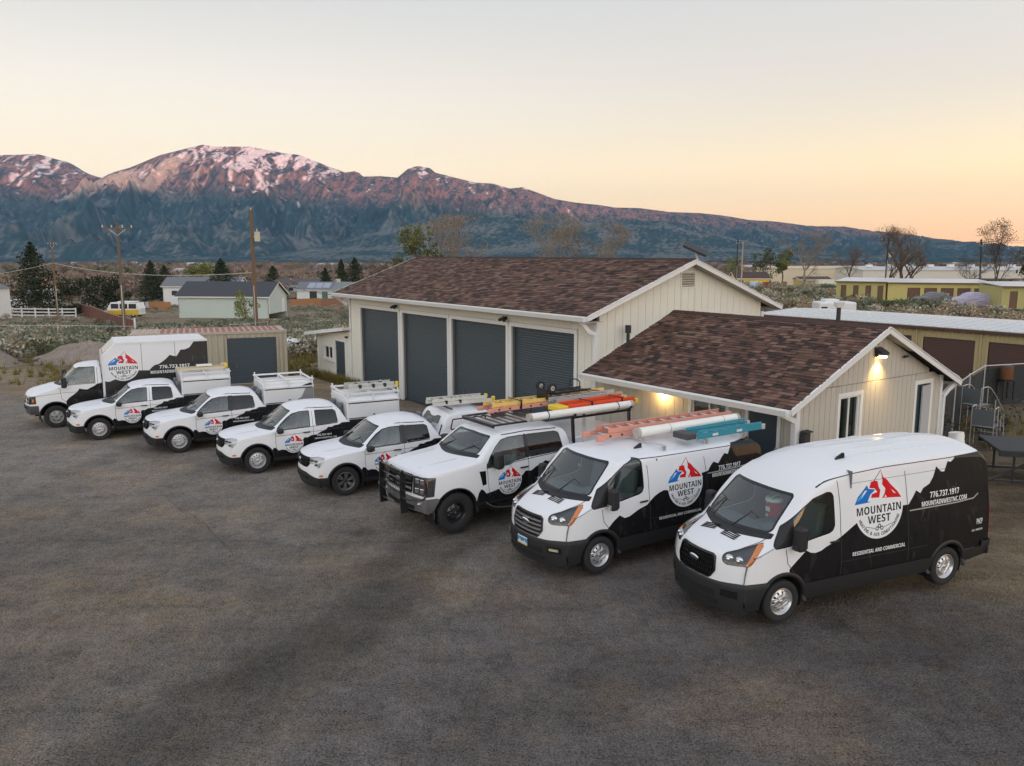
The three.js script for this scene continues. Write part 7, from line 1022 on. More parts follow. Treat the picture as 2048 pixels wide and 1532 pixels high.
{
  const c = mat([0.155, 0.062, 0.045], 0.85), t = thing('board_fence', 'red-brown board fence running from the white rail fence towards the container', 'fence', [0, 0, 0]), a = [px(166, 160), -160], b = [px(278, 78), -78], n = 30, dir = Math.atan2(-(b[1] - a[1]), b[0] - a[0]);
  for (let i = 0; i < n; i++) { const p = [lerp(a[0], b[0], i / n), lerp(a[1], b[1], i / n)], q = [lerp(a[0], b[0], (i + 1) / n), lerp(a[1], b[1], (i + 1) / n)], m = [(p[0] + q[0]) / 2, (p[1] + q[1]) / 2], L = Math.hypot(q[0] - p[0], q[1] - p[1]), y = groundY(m[0], m[1]), g = []; for (let k = 0; k < 18; k++) g.push(box(L / 18 - 0.012, 1.7 + 0.05 * Math.sin(k * 7 + i), 0.025, -L / 2 + (k + 0.5) * L / 18, 0.9, 0)); const s = part('fence_panel', merge(g), c, t); s.position.set(m[0], y, m[1]); s.rotation.y = dir; part('post', box(0.1, 1.9, 0.1, p[0], groundY(...p) + 0.9, p[1]), c, t); part('cap_rail', beam([p[0], groundY(...p) + 1.78, p[1]], [q[0], groundY(...q) + 1.78, q[1]], 0.12, 0.05), mat([0.36, 0.27, 0.22], 0.8), t); }
  part('end_post', box(0.14, 2.0, 0.14, b[0], groundY(...b) + 1.0, b[1]), M.white, t);
}
function chainLink(label, pts, h, D0 = 0) {
  const t = thing('chain_link_fence', label, 'fence', [0, 0, 0]); pts.forEach(([x, z], i) => { const y = groundY(x, z); part('post', bar([x, y - 0.1, z], [x, y + h + 0.05, z], 0.035, 8), GALV, t); if (i) { const [X, Z] = pts[i - 1], Y = groundY(X, Z); part('top_rail', bar([X, Y + h, Z], [x, y + h, z], 0.024, 7), GALV, t); if (D0) { const g = [], L = Math.hypot(x - X, z - Z), n = Math.round(L / 0.16); for (let k = 0; k <= n; k++) for (const s of [-1, 1]) { const a = k / n, b = clamp(a + s * h / L * 0.9), hh = Math.abs(b - a) * L / 0.9; g.push(beam([lerp(X, x, a), lerp(Y, y, a) + 0.03, lerp(Z, z, a)], [lerp(X, x, b), lerp(Y, y, b) + hh, lerp(Z, z, b)], 0.003, 0.003, [0.3, 0.2, 1])); } const m = part('chain_mesh', g, mat([0.12, 0.12, 0.125], 0.6, { metalness: 0.5 }), t); m.userData.kind = 'stuff'; } } }); return t;
}
chainLink('chain-link fence line with pale posts in the left sagebrush', [0, 1, 2, 3, 4].map((k, i) => [px(49 + (i - 1) * 80.5, 70), -70 + (i - 1) * 0.4]), 1.55);
chainLink('two leaning chain-link posts before the mint outbuilding', [[px(466, 74), -74], [px(498, 75), -75], [px(541, 80), -80]], 1.5);
const rightFence = chainLink('chain-link fence behind the office corner, rising to the right', [[12.15, -23.7], [13.5, -25.4], [14.7, -27.0], [16.5, -29.4], [18.4, -31.8], [22.5, -33.2], [27, -34.6]], 1.68, 1);
for (const [a, b] of [[[16.6, -29.6], [18.5, -32.0]], [[18.5, -32.0], [22.6, -33.4]], [[22.6, -33.4], [27, -34.8]], [[14.8, -27.2], [16.6, -29.6]], [[12.3, -23.9], [14.8, -27.2]]]) part('shade_cloth', beam([a[0] + 0.05, groundY(...a) + 0.78, a[1] - 0.06], [b[0] + 0.05, groundY(...b) + 0.78, b[1] - 0.06], 0.012, 1.5), mat([0.03, 0.032, 0.035], 0.8), rightFence);
for (const [i, x0, x1, D, h, k] of [[0, 308, 352, 172, 1.5, [0.42, 0.20, 0.085]], [1, 588, 648, 178, 1.7, [0.36, 0.17, 0.075]], [2, 648, 692, 176, 1.6, [0.25, 0.13, 0.08]]]) { const t = thing('board_fence', ['orange board fence in front of the white house', 'orange-brown board fence in front of the ranch house', 'weathered board fence before the grey-green roof'][i], 'fence', [0, 0, 0]), c = mat(k, 0.85), n = 10; for (let q = 0; q < n; q++) { const a = px(lerp(x0, x1, q / n), D), b = px(lerp(x0, x1, (q + 1) / n), D), y = groundY(a, -D); part('fence_panel', box(b - a - 0.05, h, 0.05, (a + b) / 2, y + h / 2, -D), c, t); part('post', box(0.12, h + 0.1, 0.12, a, y + h / 2 + 0.05, -D - 0.05), c, t); } }
// ---------------------------------------------------------------- heaps by the left edge of the yard
for (const [i, x, z, r0, h] of [[0, -30.6, -44.5, 3.9, 1.7], [1, -23.6, -45.8, 3.3, 1.1]]) { const P = [], I = [], n = 40, m = 14; for (let j = 0; j <= m; j++) for (let k = 0; k <= n; k++) { const a = (k / n) * 2 * Math.PI, R = r0 * (j / m) * (1 + 0.18 * n2(Math.cos(a) * 1.2 + i * 5, Math.sin(a) * 1.2)), X = x + Math.cos(a) * R * 1.25, Z = z + Math.sin(a) * R * 0.8; P.push(X, groundY(X, Z) - 0.05 + h * (1 - sstep(0, 1, j / m)) ** 1.1 * (1 + 0.12 * n2(X * 0.9, Z * 0.9)) + 0.06 * n2(X * 2.4, Z * 2.4), Z); } for (let j = 0; j < m; j++) for (let k = 0; k < n; k++) { const a = j * (n + 1) + k; I.push(a, a + 1, a + n + 1, a + 1, a + n + 2, a + n + 1); } const uv = []; for (let q = 0; q < P.length; q += 3) uv.push(P[q] * 0.4, P[q + 2] * 0.4); tag(part('gravel_pile', geo(P, null, uv, null, I), mat(i ? [0.62, 0.50, 0.42] : [0.58, 0.46, 0.37], 0.95, { map: tileGravel, bumpMap: bumpGravel, bumpScale: 0.06 })), ['brown gravel heap at the left edge of the picture', 'broad grey gravel heap behind the box truck cab'][i], 'gravel pile'); }
{ const r = rng(71); for (let i = 0; i < 7; i++) { const x = -27.6 + 2.2 * r(), z = -44.8 - 0.9 * r(), g = new THREE.IcosahedronGeometry(0.16 + 0.12 * r(), 1), p = g.attributes.position; for (let k = 0; k < p.count; k++) { const s = 1 + 0.3 * n3(p.getX(k) * 4, p.getY(k) * 4, p.getZ(k) * 4 + i); p.setXYZ(k, p.getX(k) * s * 1.5, p.getY(k) * s * 0.6, p.getZ(k) * s); } g.computeVertexNormals(); const o = part('rock', g, mat([0.09, 0.075, 0.06], 0.9)); o.position.set(x, groundY(x, z) + 0.06, z); o.rotation.y = r() * 6; tag(o, 'small dark rock lying between the two gravel heaps', 'rock', 'small dark rocks between the gravel heaps'); } }
// ---------------------------------------------------------------- ladders, tubes and other loads
function ladderParts(t, len, width, rail, rungMat, y, z, step = 0.305, h = 0.085, x0 = 0) {
  for (const s of [1, -1]) part('rail', [box(len, h, 0.012, x0 + len / 2, y, z + s * width / 2), box(len, 0.012, 0.035, x0 + len / 2, y + h / 2, z + s * (width / 2 - 0.014)), box(len, 0.012, 0.035, x0 + len / 2, y - h / 2, z + s * (width / 2 - 0.014))], rail, t);
  for (let x = x0 + step * 0.6; x < x0 + len - 0.05; x += step) { part('rung', bar([x, y, z - width / 2], [x, y, z + width / 2], 0.02, 8), rungMat, t); }
}
const rivets = (t, len, width, y, z, x0 = 0, step = 0.305) => { for (let x = x0 + step * 0.6; x < x0 + len - 0.05; x += step) part('rung_plate', rbox(0.05, 0.04, 0.01, 0.003, x, y, z + width / 2 + 0.008), M.black, t); };
const onVehicle = (v, x, y, z) => { const p = V(x, y, z).applyEuler(v.t.rotation).add(v.t.position); return [p.x, p.y, p.z]; };
const load = (v, name, label, category, x, y, z, pitch = 0, turn = 0) => { const t = thing(name, label, category, onVehicle(v, x, y, z), v.t.rotation.y + turn); if (pitch) { t.rotation.order = 'YXZ'; t.rotation.z = pitch; } return t; };
const LC = { pink: mat([0.64, 0.285, 0.215], 0.6), yellow: mat([0.74, 0.50, 0.13], 0.55), orange: mat([0.72, 0.075, 0.018], 0.4), teal: mat([0.035, 0.27, 0.36], 0.45), alu: mat([0.62, 0.62, 0.63], 0.35, { metalness: 0.7 }), pvc: mat([0.80, 0.79, 0.75], 0.4), pvcEnd: mat([0.42, 0.39, 0.35], 0.6), tip: mat([0.78, 0.52, 0.03], 0.5), grey: mat([0.50, 0.50, 0.48], 0.5) };
function straps(t, xs, width, y, z) { for (const x of xs) part('strap', [box(0.04, 0.012, width + 0.1, x, y, z), box(0.04, 0.2, 0.012, x, y - 0.1, z + width / 2 + 0.03), box(0.04, 0.2, 0.012, x, y - 0.1, z - width / 2 - 0.03)], M.black, t); }
{ // on the big pickup
  const a = load(bigPickup, 'extension_ladder', 'long yellow and pink extension ladder on the big pickup, far side of its rack', 'ladder', 1.75, 2.27, -0.50);
  ladderParts(a, 3.9, 0.46, LC.pink, LC.alu, 0.0, 0); ladderParts(a, 3.75, 0.40, LC.yellow, LC.alu, 0.10, -0.02, 0.305, 0.075, 0.02); rivets(a, 3.9, 0.46, 0, 0); straps(a, [0.8, 2.0, 3.2], 0.46, 0.16, 0); for (const s of [1, -1]) part('ladder_foot', rbox(0.16, 0.10, 0.09, 0.02, -0.05, -0.01, s * 0.23), LC.pink, a);
  const b = load(bigPickup, 'aluminium_ladder', 'grey aluminium ladder lying in the middle of the big pickup rack', 'ladder', 3.35, 2.30, -0.06); ladderParts(b, 2.2, 0.40, LC.alu, LC.alu, 0, 0); ladderParts(b, 2.1, 0.34, LC.alu, LC.alu, 0.09, 0, 0.28);
  const c = load(bigPickup, 'step_ladder', 'bright orange-red step ladder with yellow top on the big pickup', 'step ladder', 3.05, 2.27, 0.42); ladderParts(c, 2.15, 0.42, LC.orange, LC.alu, 0, 0, 0.3, 0.10, 0.2); for (const s of [1, -1]) part('rear_rail', beam([0.25, 0.09, s * 0.17], [2.3, 0.09, s * 0.24], 0.02, 0.06), LC.orange, c); part('top_cap', rbox(0.30, 0.13, 0.44, 0.03, 0.1, 0.03, 0), LC.tip, c); for (const s of [1, -1]) part('ladder_foot', rbox(0.10, 0.13, 0.07, 0.02, 2.4, 0.0, s * 0.21), LC.tip, c); straps(c, [0.95, 1.9], 0.42, 0.13, 0);
  const d = load(bigPickup, 'conduit_tube', 'white plastic conduit tube along the near side of the big pickup rack', 'tube', 2.0, 2.26, 0.86); part('tube', bar([0, 0, 0], [3.05, 0, 0], 0.088, 22), LC.pvc, d); part('end_cap', bar([-0.03, 0, 0], [0.04, 0, 0], 0.094, 22), LC.pvcEnd, d); part('end_cap', bar([3.0, 0, 0], [3.09, 0, 0], 0.096, 22), LC.pvcEnd, d); for (const x of [0.5, 2.6]) part('clamp', new THREE.TorusGeometry(0.09, 0.012, 6, 20).rotateY(Math.PI / 2).translate(x, 0, 0), M.black, d);
  const e = load(bigPickup, 'hand_truck', 'black two-wheeled hand truck lying on the ladders of the big pickup', 'hand truck', 3.35, 2.52, -0.46);
  for (const s of [1, -1]) { part('side_tube', bar([0, 0, s * 0.2], [1.35, 0, s * 0.2], 0.018, 8), M.black, e); const w = new THREE.Group(); w.name = 'wheel'; e.add(w); w.position.set(0.1, 0.13, s * 0.24); part('tyre', new THREE.TorusGeometry(0.095, 0.042, 10, 24), M.rubber, w); part('rim', bar([0, 0, -0.03], [0, 0, 0.03], 0.062, 16), GALV, w); }
  part('axle', bar([0.1, 0.13, -0.3], [0.1, 0.13, 0.3], 0.012, 8), M.black, e); part('toe_plate', box(0.02, 0.26, 0.44, -0.02, -0.02, 0), M.black, e); for (const x of [0.3, 0.62, 0.95]) part('cross_bar', bar([x, 0, -0.2], [x, 0, 0.2], 0.014, 8), M.black, e); part('loop_handle', pipe([[0.98, 0, -0.2], [1.0, 0.2, -0.19], [1.02, 0.25, 0], [1.0, 0.2, 0.19], [0.98, 0, 0.2]], 0.016, 30), M.black, e); part('frame_plate', box(1.2, 0.03, 0.36, 0.7, -0.03, 0), M.black, e);
}
{ // on the low van
  for (const x of [1.75, 2.9, 4.0]) { const b = new THREE.Group(); b.name = 'roof_bar'; lowVan.t.add(b); part('cross_bar', rbox(0.06, 0.035, 1.62, 0.012, x, 2.185, 0), LC.alu, b); for (const s of [1, -1]) part('bar_foot', rbox(0.10, 0.12, 0.06, 0.015, x, 2.11, s * 0.74), LC.alu, b); }
  const a = load(lowVan, 'extension_ladder', 'long pink fibreglass extension ladder on the low-roof van, far side', 'ladder', 0.98, 2.26, -0.42); ladderParts(a, 3.75, 0.46, LC.pink, LC.alu, 0, 0); ladderParts(a, 3.55, 0.40, LC.pink, LC.alu, 0.10, 0, 0.305, 0.08, 0.15); rivets(a, 3.75, 0.46, 0, 0); for (const s of [1, -1]) part('ladder_foot', rbox(0.18, 0.12, 0.10, 0.02, -0.07, -0.02, s * 0.23), LC.pink, a);
  const b = load(lowVan, 'conduit_tube', 'white plastic conduit tube between pink and teal ladders on the low-roof van', 'tube', 1.62, 2.33, 0.10); part('tube', bar([0, 0, 0], [2.85, 0, 0], 0.098, 24), LC.pvc, b); part('end_cap', bar([-0.03, 0, 0], [0.04, 0, 0], 0.104, 24), LC.pvcEnd, b); part('end_cap', bar([2.82, 0, 0], [2.89, 0, 0], 0.104, 24), LC.pvcEnd, b); for (const x of [0.85, 2.4]) part('clamp', new THREE.TorusGeometry(0.10, 0.008, 6, 22).rotateY(Math.PI / 2).translate(x, 0, 0), LC.grey, b);
  const c = load(lowVan, 'step_ladder', 'teal fibreglass step ladder on the near side of the low-roof van', 'step ladder', 2.35, 2.26, 0.60); ladderParts(c, 1.9, 0.42, LC.teal, LC.alu, 0, 0, 0.28, 0.10, 0.25); for (const s of [1, -1]) part('rear_rail', beam([0.3, 0.09, s * 0.16], [2.1, 0.09, s * 0.23], 0.02, 0.05), LC.teal, c); part('top_cap', rbox(0.28, 0.13, 0.42, 0.03, 0.1, 0.02, 0), mat([0.06, 0.06, 0.065], 0.6), c); for (const s of [1, -1]) part('ladder_foot', rbox(0.1, 0.12, 0.06, 0.02, 2.18, 0, s * 0.21), LC.grey, c); for (const x of [0.75, 1.45]) part('label', box(0.16, 0.05, 0.004, x, 0.0, 0.219), M.white, c);
}
{ // on the compact pickups
  const a = load(pickups[0], 'extension_ladder', 'tan ladder with yellow tip on the rack of the pickup beside the box truck', 'ladder', 2.45, 2.03, 0.05); ladderParts(a, 1.55, 0.4, mat([0.6, 0.5, 0.34], 0.6), LC.alu, 0, 0, 0.28, 0.07); part('ladder_tip', rbox(0.12, 0.14, 0.3, 0.03, 1.6, 0.05, 0), LC.tip, a); part('box', rbox(0.5, 0.05, 0.3, 0.01, 0.9, 0.09, 0), LC.pvc, a);
  const b = load(pickups[2], 'folding_ladder', 'grey folded ladder with yellow end on the rack of the white-capped pickup', 'ladder', 2.72, 2.03, 0.10); ladderParts(b, 1.45, 0.5, LC.grey, LC.alu, 0, 0, 0.25, 0.08); ladderParts(b, 1.4, 0.4, LC.grey, LC.alu, 0.09, 0, 0.25, 0.07); for (const x of [0.35, 0.75, 1.1]) part('hinge', rbox(0.09, 0.11, 0.54, 0.02, x, 0.05, 0), M.dark, b); part('ladder_tip', rbox(0.07, 0.17, 0.12, 0.02, 1.47, 0.05, 0.22), LC.tip, b);
  const c = load(pickups[3], 'folding_ladder', 'pale grey ladder with yellow tips on the roof bars of the rounded cap', 'ladder', 2.55, 1.96, 0.05); ladderParts(c, 1.75, 0.5, mat([0.62, 0.60, 0.54], 0.5), LC.alu, 0, 0, 0.28, 0.08); ladderParts(c, 1.6, 0.42, mat([0.62, 0.60, 0.54], 0.5), LC.alu, 0.09, 0, 0.28, 0.06); for (const s of [1, -1]) part('ladder_tip', rbox(0.09, 0.12, 0.08, 0.02, 1.78, 0.04, s * 0.24), LC.tip, c); for (const x of [0.4, 0.8]) part('hinge', rbox(0.08, 0.10, 0.52, 0.02, x, 0.03, 0), M.dark, c);
}
{ // the drinks cooler seen through the near van's windscreen
  const t = thing('drink_cooler', 'red drink cooler with white lid behind the high-roof van windshield', 'cooler', onVehicle(nearVan, 0.78, 1.36, -0.16), nearVan.t.rotation.y), R = mat([0.45, 0.022, 0.02], 0.4), Wt = mat([0.75, 0.80, 0.76], 0.4), lathe = (p, m, n) => part(n, new THREE.LatheGeometry(p.map((q) => new THREE.Vector2(...q)), 32), m, t);
  lathe([[0.001, 0], [0.13, 0], [0.14, 0.02], [0.145, 0.25], [0.14, 0.27]], R, 'body'); lathe([[0.148, 0.27], [0.15, 0.31], [0.13, 0.335], [0.04, 0.345], [0.001, 0.345]], Wt, 'lid'); lathe([[0.1, 0.346], [0.09, 0.352], [0.001, 0.352]], mat([0.15, 0.45, 0.30], 0.5), 'lid_inset'); part('label', new THREE.CylinderGeometry(0.147, 0.147, 0.08, 12, 1, true, -2.0, 0.8).translate(0, 0.14, 0), Wt, t); part('spigot', [rbox(0.04, 0.05, 0.03, 0.01, -0.15, 0.03, 0)], Wt, t); part('handle', new THREE.TorusGeometry(0.16, 0.008, 6, 24, Math.PI).rotateX(0.5).translate(0, 0.25, 0), Wt, t);
}
// ---------------------------------------------------------------- small things round the office and the right-hand yard
{ const [x, z] = inB(23.66, -0.20), t = thing('wall_box', 'small black box fixed to the office gable near its corner', 'mailbox', [x, 1.68, z], BTURN); part('box', rbox(0.14, 0.28, 0.22, 0.02, 0, 0.14, 0), PT.dark, t); part('lid', rbox(0.16, 0.03, 0.25, 0.01, 0.01, 0.29, 0).rotateZ(-0.1), PT.dark, t); }
{ const [x, z] = inB(24.0, -6.5), t = thing('wrapped_bundle', 'white plastic-wrapped bundle leaning at the back corner of the office', 'bundle', [x, 0, z], BTURN); t.scale.set(0.85, 0.78, 0.85); const g = new THREE.CylinderGeometry(0.20, 0.27, 1.55, 22, 14), p = g.attributes.position; for (let i = 0; i < p.count; i++) { const a = 1 + 0.12 * n3(p.getX(i) * 5, p.getY(i) * 3, p.getZ(i) * 5); p.setXYZ(i, p.getX(i) * a * 1.1, p.getY(i), p.getZ(i) * a); } g.computeVertexNormals(); part('wrapping', g.rotateZ(0.14).translate(0, 0.76, 0), mat([0.68, 0.69, 0.70], 0.3, { clearcoat: 0.6, clearcoatRoughness: 0.2 }), t); for (const y of [0.4, 0.8, 1.15]) part('tie', new THREE.TorusGeometry(0.25 - y * 0.02, 0.012, 6, 20).rotateX(Math.PI / 2).translate(-0.13 * y + 0.1, y, 0), M.dark, t); }
function stairs(label, at, turn, n, w, col) {
  const t = thing('metal_stairs', label, 'metal stairs', at, turn), c = mat(col, 0.5, { metalness: 0.5 }); t.scale.setScalar(0.66); const H = n * 0.24, L = n * 0.26;
  for (let i = 0; i < n; i++) part('tread', rbox(0.27, 0.035, w, 0.008, i * 0.26, (i + 1) * 0.24, 0), c, t); part('platform', rbox(0.75, 0.04, w, 0.008, L + 0.25, H, 0), c, t); part('back_panel', box(0.02, 0.75, w - 0.06, L + 0.61, H + 0.45, 0), mat([0.10, 0.11, 0.115], 0.6), t);
  for (const s of [1, -1]) { part('stringer', beam([-0.12, 0.1, s * w / 2], [L, H, s * w / 2], 0.04, 0.13), c, t); part('handrail', pipe([[-0.1, 0.95, s * w / 2], [L - 0.1, H + 0.9, s * w / 2], [L + 0.6, H + 0.9, s * w / 2]], 0.022, 30), LC.alu, t); for (const [x, y] of [[-0.1, 0], [L * 0.5, H * 0.5], [L, 0], [L + 0.6, 0]]) part('post', bar([x, y, s * w / 2], [x, (x < L ? lerp(0.95, H + 0.9, x / L) : H + 0.9), s * w / 2], 0.02, 8), LC.alu, t); for (const x of [0, L + 0.55]) part('caster', new THREE.TorusGeometry(0.06, 0.025, 8, 16).translate(x, 0.08, s * (w / 2 + 0.04)), M.rubber, t); }
  for (let k = 0; k < 3; k++) part('cross_brace', bar([L + 0.1, 0.25 + k * H * 0.3, -w / 2], [L + 0.1, 0.25 + k * H * 0.3, w / 2], 0.018, 8), c, t);
}
stairs('lower grey mobile metal stairs in the right-hand yard', [15.2, 0, -25.6], -2.35, 4, 0.95, [0.10, 0.105, 0.11]);
stairs('taller grey mobile metal stairs standing behind the lower ones', [16.4, 0, -27.6], -2.6, 6, 0.95, [0.12, 0.125, 0.13]);
{ const t = thing('orange_drum', 'orange plastic drum by the storage units at the right edge', 'drum', [19.4, 1.0, -32.0]); t.scale.setScalar(0.8); part('drum', new THREE.LatheGeometry([[0.001, 0], [0.27, 0], [0.29, 0.05], [0.27, 0.3], [0.29, 0.32], [0.27, 0.35], [0.28, 0.62], [0.25, 0.68], [0.001, 0.68]].map((p) => new THREE.Vector2(...p)), 28), mat([0.13, 0.048, 0.015], 0.7), t); part('lid', new THREE.CylinderGeometry(0.26, 0.26, 0.03, 28).translate(0, 0.69, 0), M.dark, t); part('stand', [box(0.6, 0.05, 0.6, 0, -0.03, 0), ...[[-0.25, -0.25], [0.25, -0.25], [-0.25, 0.25], [0.25, 0.25]].map(([x, z]) => box(0.06, 0.95, 0.06, x, -0.5, z))], M.dark, t); }
{ const t = thing('flatbed_trailer', 'low black flatbed trailer cut by the right edge of the picture', 'trailer', [13.0, 0, -21.6], -0.25), c = mat([0.028, 0.03, 0.033], 0.4); part('deck', rbox(3.4, 0.08, 1.9, 0.03, 1.5, 0.86, 0), mat([0.03, 0.032, 0.036], 0.75), t); for (const s of [1, -1]) { part('side_rail', beam([-0.2, 0.80, s * 0.93], [3.2, 0.80, s * 0.93], 0.06, 0.12), c, t); part('support_leg', bar([0.2, 0, s * 0.8], [0.2, 0.82, s * 0.8], 0.03, 8), c, t); part('base_rail', beam([-0.4, 0.06, s * 0.8], [2.6, 0.06, s * 0.8], 0.06, 0.06), c, t); const w = new THREE.Group(); w.name = 'wheel'; w.position.set(2.5, 0.3, s * 1.05); t.add(w); part('tyre', new THREE.TorusGeometry(0.23, 0.08, 10, 26), M.rubber, w); part('rim', bar([0, 0, -0.06], [0, 0, 0.06], 0.16, 18), GALV, w); } part('brace', beam([-0.3, 0.08, 0.8], [0.9, 0.78, 0.8], 0.05, 0.05), c, t); }
// ---------------------------------------------------------------- vehicles beyond the yard
function farCar(name, label, category, at, turn, L, H, W, paint, { hood = 0.28, cabin = [0.3, 0.9], rear = 0.62, low, lowMat, windows = 2 } = {}) { // a small car, van or camper seen from afar
  const t = thing(name, label, category, at, turn), c = mat(paint, 0.35, { clearcoat: 0.8 }), a = cabin[0] * L, b = cabin[1] * L, belt = H * 0.56, floor = H * 0.16;
  const side = [[0.02 * L, floor], [L * 0.98, floor], [L, belt * 0.9], [b + 0.02 * L, belt], [b - 0.04 * L, H * 0.97], [a + 0.12 * L, H], [a, belt + 0.02], [0.02 * L, belt * (1 - hood * 0.3)], [0, belt * 0.7]];
  part('body', prism(side, W, 0.05), c, t); if (low) for (const s of [1, -1]) part('lower_panel', prism([[0.03 * L, floor], [L * 0.97, floor], [L * 0.98, belt * 0.93], [0.03 * L, belt * 0.82]], 0.02).translate(0, 0, s * (W / 2 + 0.006)), mat(low, 0.4), t);
  for (const s of [1, -1]) { for (let i = 0; i < windows; i++) { const x0 = lerp(a + 0.10 * L, b - 0.06 * L, i / windows) + 0.02 * L, x1 = lerp(a + 0.10 * L, b - 0.06 * L, (i + 1) / windows) - 0.02 * L; part('side_window', prism([[x0, belt + 0.03], [x1, belt + 0.03], [x1, H * 0.9], [x0 + 0.01 * L, H * 0.9]], 0.015).translate(0, 0, s * (W / 2 + 0.004)), M.dark, t); } for (const x of [0.2 * L, 0.8 * L]) { const w = new THREE.Group(); w.name = 'wheel'; w.position.set(x, 0.32, s * (W / 2 - 0.08)); t.add(w); part('tyre', new THREE.TorusGeometry(0.24, 0.09, 10, 24), M.rubber, w); part('rim', bar([0, 0, -0.06], [0, 0, 0.08], 0.17, 18), GALV, w); } }
  part('windshield', beam([a + 0.01, belt + 0.06, 0], [a + 0.115 * L, H * 0.95, 0], W * 0.84, 0.03), M.dark, t); for (const s of [1, -1]) part('headlight', rbox(0.05, 0.12, 0.2, 0.02, 0.02, belt * 0.72, s * W * 0.36), M.reflector, t); return t;
}
{ const x = px(232, 113), t = farCar('camper_van', 'old yellow and white camper van behind the board fence', 'camper van', [x, groundY(x, -113) + 0.8, -113], -0.06, 4.5, 2.0, 1.75, [0.72, 0.73, 0.74], { cabin: [0.0, 0.99], low: [0.60, 0.40, 0.03], windows: 3 }); part('pop_top', rbox(2.4, 0.16, 1.3, 0.06, 2.6, 2.05, 0), M.white, t); part('bumper', rbox(0.1, 0.16, 1.7, 0.04, 4.5, 0.45, 0), M.white, t); }
{ const x = px(45, 140), t = thing('travel_trailer', 'dark blue travel trailer nose beside the tall ragged pine', 'travel trailer', [x, groundY(x, -146) + 1.4, -146]); const dk = mat([0.012, 0.015, 0.03], 0.3, { clearcoat: 0.6 }); part('front_cap', rbox(2.5, 2.3, 0.9, 0.3, 0, 1.25, 0.2, 4), dk, t); part('body', rbox(2.5, 2.6, 6, 0.15, 0, 1.5, -3.0), M.white, t); part('roof_edge', rbox(2.45, 0.3, 0.6, 0.1, 0, 2.6, 0.1), mat([0.4, 0.42, 0.46], 0.4), t); for (const s of [1, -1]) part('jack', bar([s * 1.1, -1.1, 0.3], [s * 1.1, 0.3, 0.3], 0.07, 8), M.white, t); part('stripe', box(1.5, 0.05, 0.02, 0, 1.3, 0.66), mat([0.3, 0.32, 0.4], 0.4), t); }
{ const x = px(-28, 120), t = thing('white_shed', 'white building corner at the left edge of the picture', 'shed', [x, groundY(x, -120), -120]); part('wall', box(4.6, 4.6, 4, 0, 2.3, -2), M.white, t); part('roof', prism([[-2.6, 4.5], [2.6, 4.5], [0, 5.5]], 4.4).translate(0, 0, -2), FH.greyRoof, t); }
{ const x = px(20, 150), t = thing('parked_van', 'pale van roof behind the blue travel trailer', 'van', [x, groundY(x, -152), -152]); part('body', rbox(2.0, 2.0, 4.5, 0.25, 0, 1.4, -2), M.white, t); part('windshield', box(1.6, 0.6, 0.05, 0, 1.9, 0.26), M.dark, t); }
{ const plain = wrap({ x0: -0.95, x1: 4.2, h: 2.2, seed: 3, peaks: [[9, 9], [9.1, 9], [9, 9.1]] }); const p = makePickup('parked_pickup', 'white pickup parked behind the right end of the container', 'pickup truck', undefined, { spec: compact, wrap: plain, at: [-13.2, -48.6], yaw: 0.15 + Math.PI * 0.02, wheel: mudTyreSmall() }); p.t.position.y = groundY(-13, -48.6) - 0.0; }
function mudTyreSmall() { return { ...mudTyre, name: 'mud_small', r: 0.40 }; }
{ const x = px(268, 172); farCar('silver_car', 'small silver car behind the cross-arm utility pole', 'car', [x, groundY(x, -172), -172], 0.1, 4.4, 1.45, 1.7, [0.45, 0.47, 0.5]); }
{ const x = px(180, 128); farCar('white_car', 'white car half hidden at the far end of the board fence', 'car', [x, groundY(x, -134) + 0.2, -134], -0.3, 4.5, 1.5, 1.75, [0.6, 0.61, 0.63]); }
{ const x = px(1495, 188), t = thing('covered_heap', 'pale blue tarp heap in front of the yellow house', 'tarp', [x, groundY(x, -186), -186]); const g = new THREE.SphereGeometry(1, 30, 14, 0, 6.3, 0, 1.57), p = g.attributes.position; for (let i = 0; i < p.count; i++) { const s = 1 + 0.2 * n3(p.getX(i) * 2, p.getY(i) * 2, p.getZ(i) * 2); p.setXYZ(i, p.getX(i) * 2.6 * s, p.getY(i) * 1.3 * s, p.getZ(i) * 1.6); } g.computeVertexNormals(); part('tarp', g, mat([0.40, 0.45, 0.55], 0.6), t); }
{ const x = px(1545, 180), t = thing('scrap_stack', 'rusty red stack beside the pale blue tarp heap', 'scrap stack', [x, groundY(x, -182), -182]); const r = rng(5); for (let i = 0; i < 8; i++) part('panel', rbox(1.4, 0.5 + r(), 0.3, 0.03).rotateZ((r() - 0.5) * 0.5).rotateY(r()).translate((r() - 0.5) * 4.5, 0.6, (r() - 0.5) * 1.5), mat([0.26, 0.10 + 0.06 * r(), 0.07], 0.8), t); }
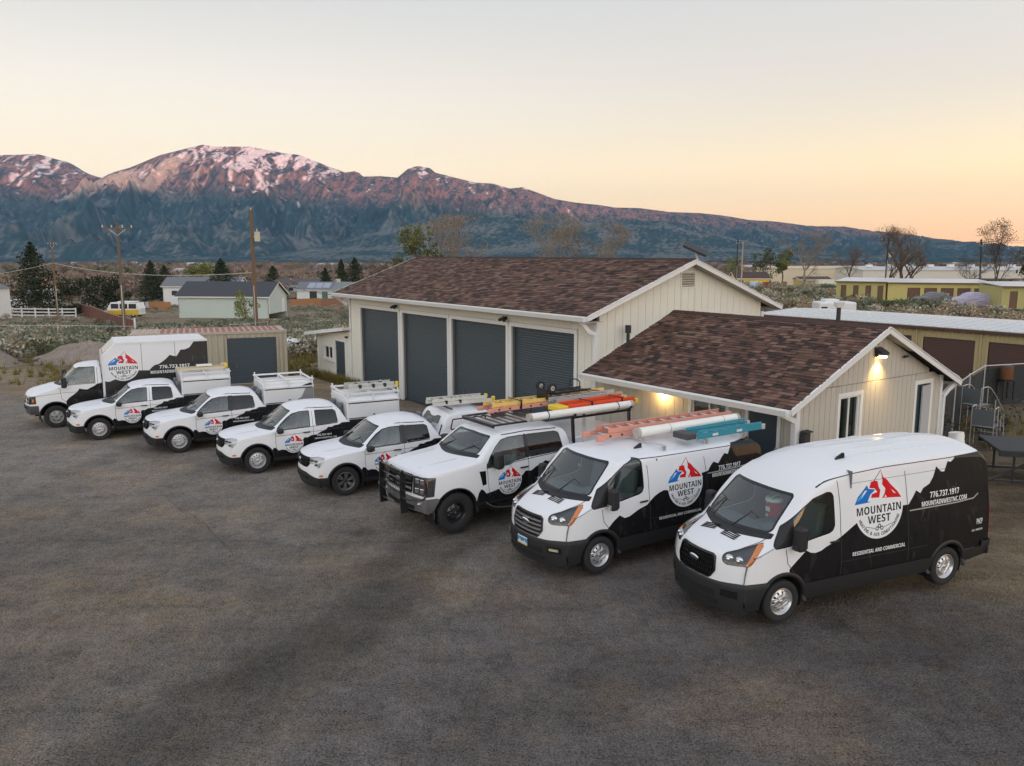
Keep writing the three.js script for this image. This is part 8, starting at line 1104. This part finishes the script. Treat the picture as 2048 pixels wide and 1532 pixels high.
function coveredCar(label, x, z, y, turn, L, H, W, c) {              // a car under a fitted cover, with folds
  const b = loft({ profile: [[0, 0.1], [0.0, 0.5 * H], [0.06 * L, 0.56 * H], [0.28 * L, 0.66 * H], [0.42 * L, 0.97 * H], [0.55 * L, H], [0.72 * L, 0.95 * H], [0.88 * L, 0.68 * H], [0.98 * L, 0.6 * H], [L, 0.1]], ds: 0.06, smooth: 5, width: table([[0, W * 0.44], [0.2 * L, W * 0.5], [0.8 * L, W * 0.5], [L, W * 0.44]]), bottom: () => 0.05, belt: () => 0.55 * H, tumble: () => 0.42, crown: () => 0.08, radius: () => 0.12, bow: table([[0, 0.25], [0.3 * L, 0.1], [0.5 * L, 0], [0.8 * L, -0.05], [L, -0.2]]) });
  const t = thing('covered_car', label, 'covered car', [x, y, z], turn); part('car_cover', skin(b.piece, (X, Y, Z) => 0.035 * n3(X * 1.2, Y * 5, Z * 2) + 0.02 * Math.sin(X * 9 + Y * 6)), mat(c, 0.6, { sheen: 0.3 }), t); for (const X of [0.18 * L, 0.8 * L]) for (const s of [1, -1]) part('tyre', bar([X, 0.3, s * W * 0.36], [X, 0.3, s * W * 0.46], 0.3, 18), M.rubber, t);
}
coveredCar('car under a dark grey cover in front of the far storage units', px(1812, 90), -90, 0.42, 0.05, 4.4, 1.35, 1.8, [0.17, 0.165, 0.17]);
coveredCar('car under a lavender cover right of the grey-covered car', px(1880, 86), -86.5, 0.36, -0.05, 5.4, 1.55, 1.9, [0.42, 0.38, 0.50]);
{ const x = px(1622, 70), t = thing('camper_shell', 'white camper body standing behind the white metal roof', 'camper', [x, groundY(x, -70) + 0.3, -70], -0.05); part('body', rbox(3.1, 1.15, 2, 0.15, 1.55, 0.9, 0, 3), M.white, t); part('roof_box', rbox(1.2, 0.3, 1.2, 0.08, 1.2, 1.55, 0), M.white, t); part('window', rbox(0.5, 0.3, 0.03, 0.05, 0.45, 0.95, 1.0), M.dark, t); part('skirt', box(2.9, 0.4, 1.8, 1.55, 0.25, 0), mat([0.3, 0.3, 0.31], 0.6), t); }
{ const x = px(283, 74), t = thing('flat_trailer', 'dark flat trailer beside the near end of the board fence', 'trailer', [x, groundY(x, -74), -74]); part('deck', rbox(2.0, 0.1, 1.2, 0.03, 0.5, 0.95, 0), mat([0.30, 0.32, 0.34], 0.5), t); part('frame', box(1.9, 0.2, 1.1, 0.5, 0.78, 0), M.dark, t); for (const s of [1, -1]) { const w = new THREE.Group(); w.name = 'wheel'; w.position.set(0.9, 0.35, s * 0.6); t.add(w); part('tyre', new THREE.TorusGeometry(0.26, 0.09, 8, 20), M.rubber, w); part('rim', bar([0, 0, -0.05], [0, 0, 0.05], 0.17, 14), GALV, w); } }
renderer.render(scene, camera);
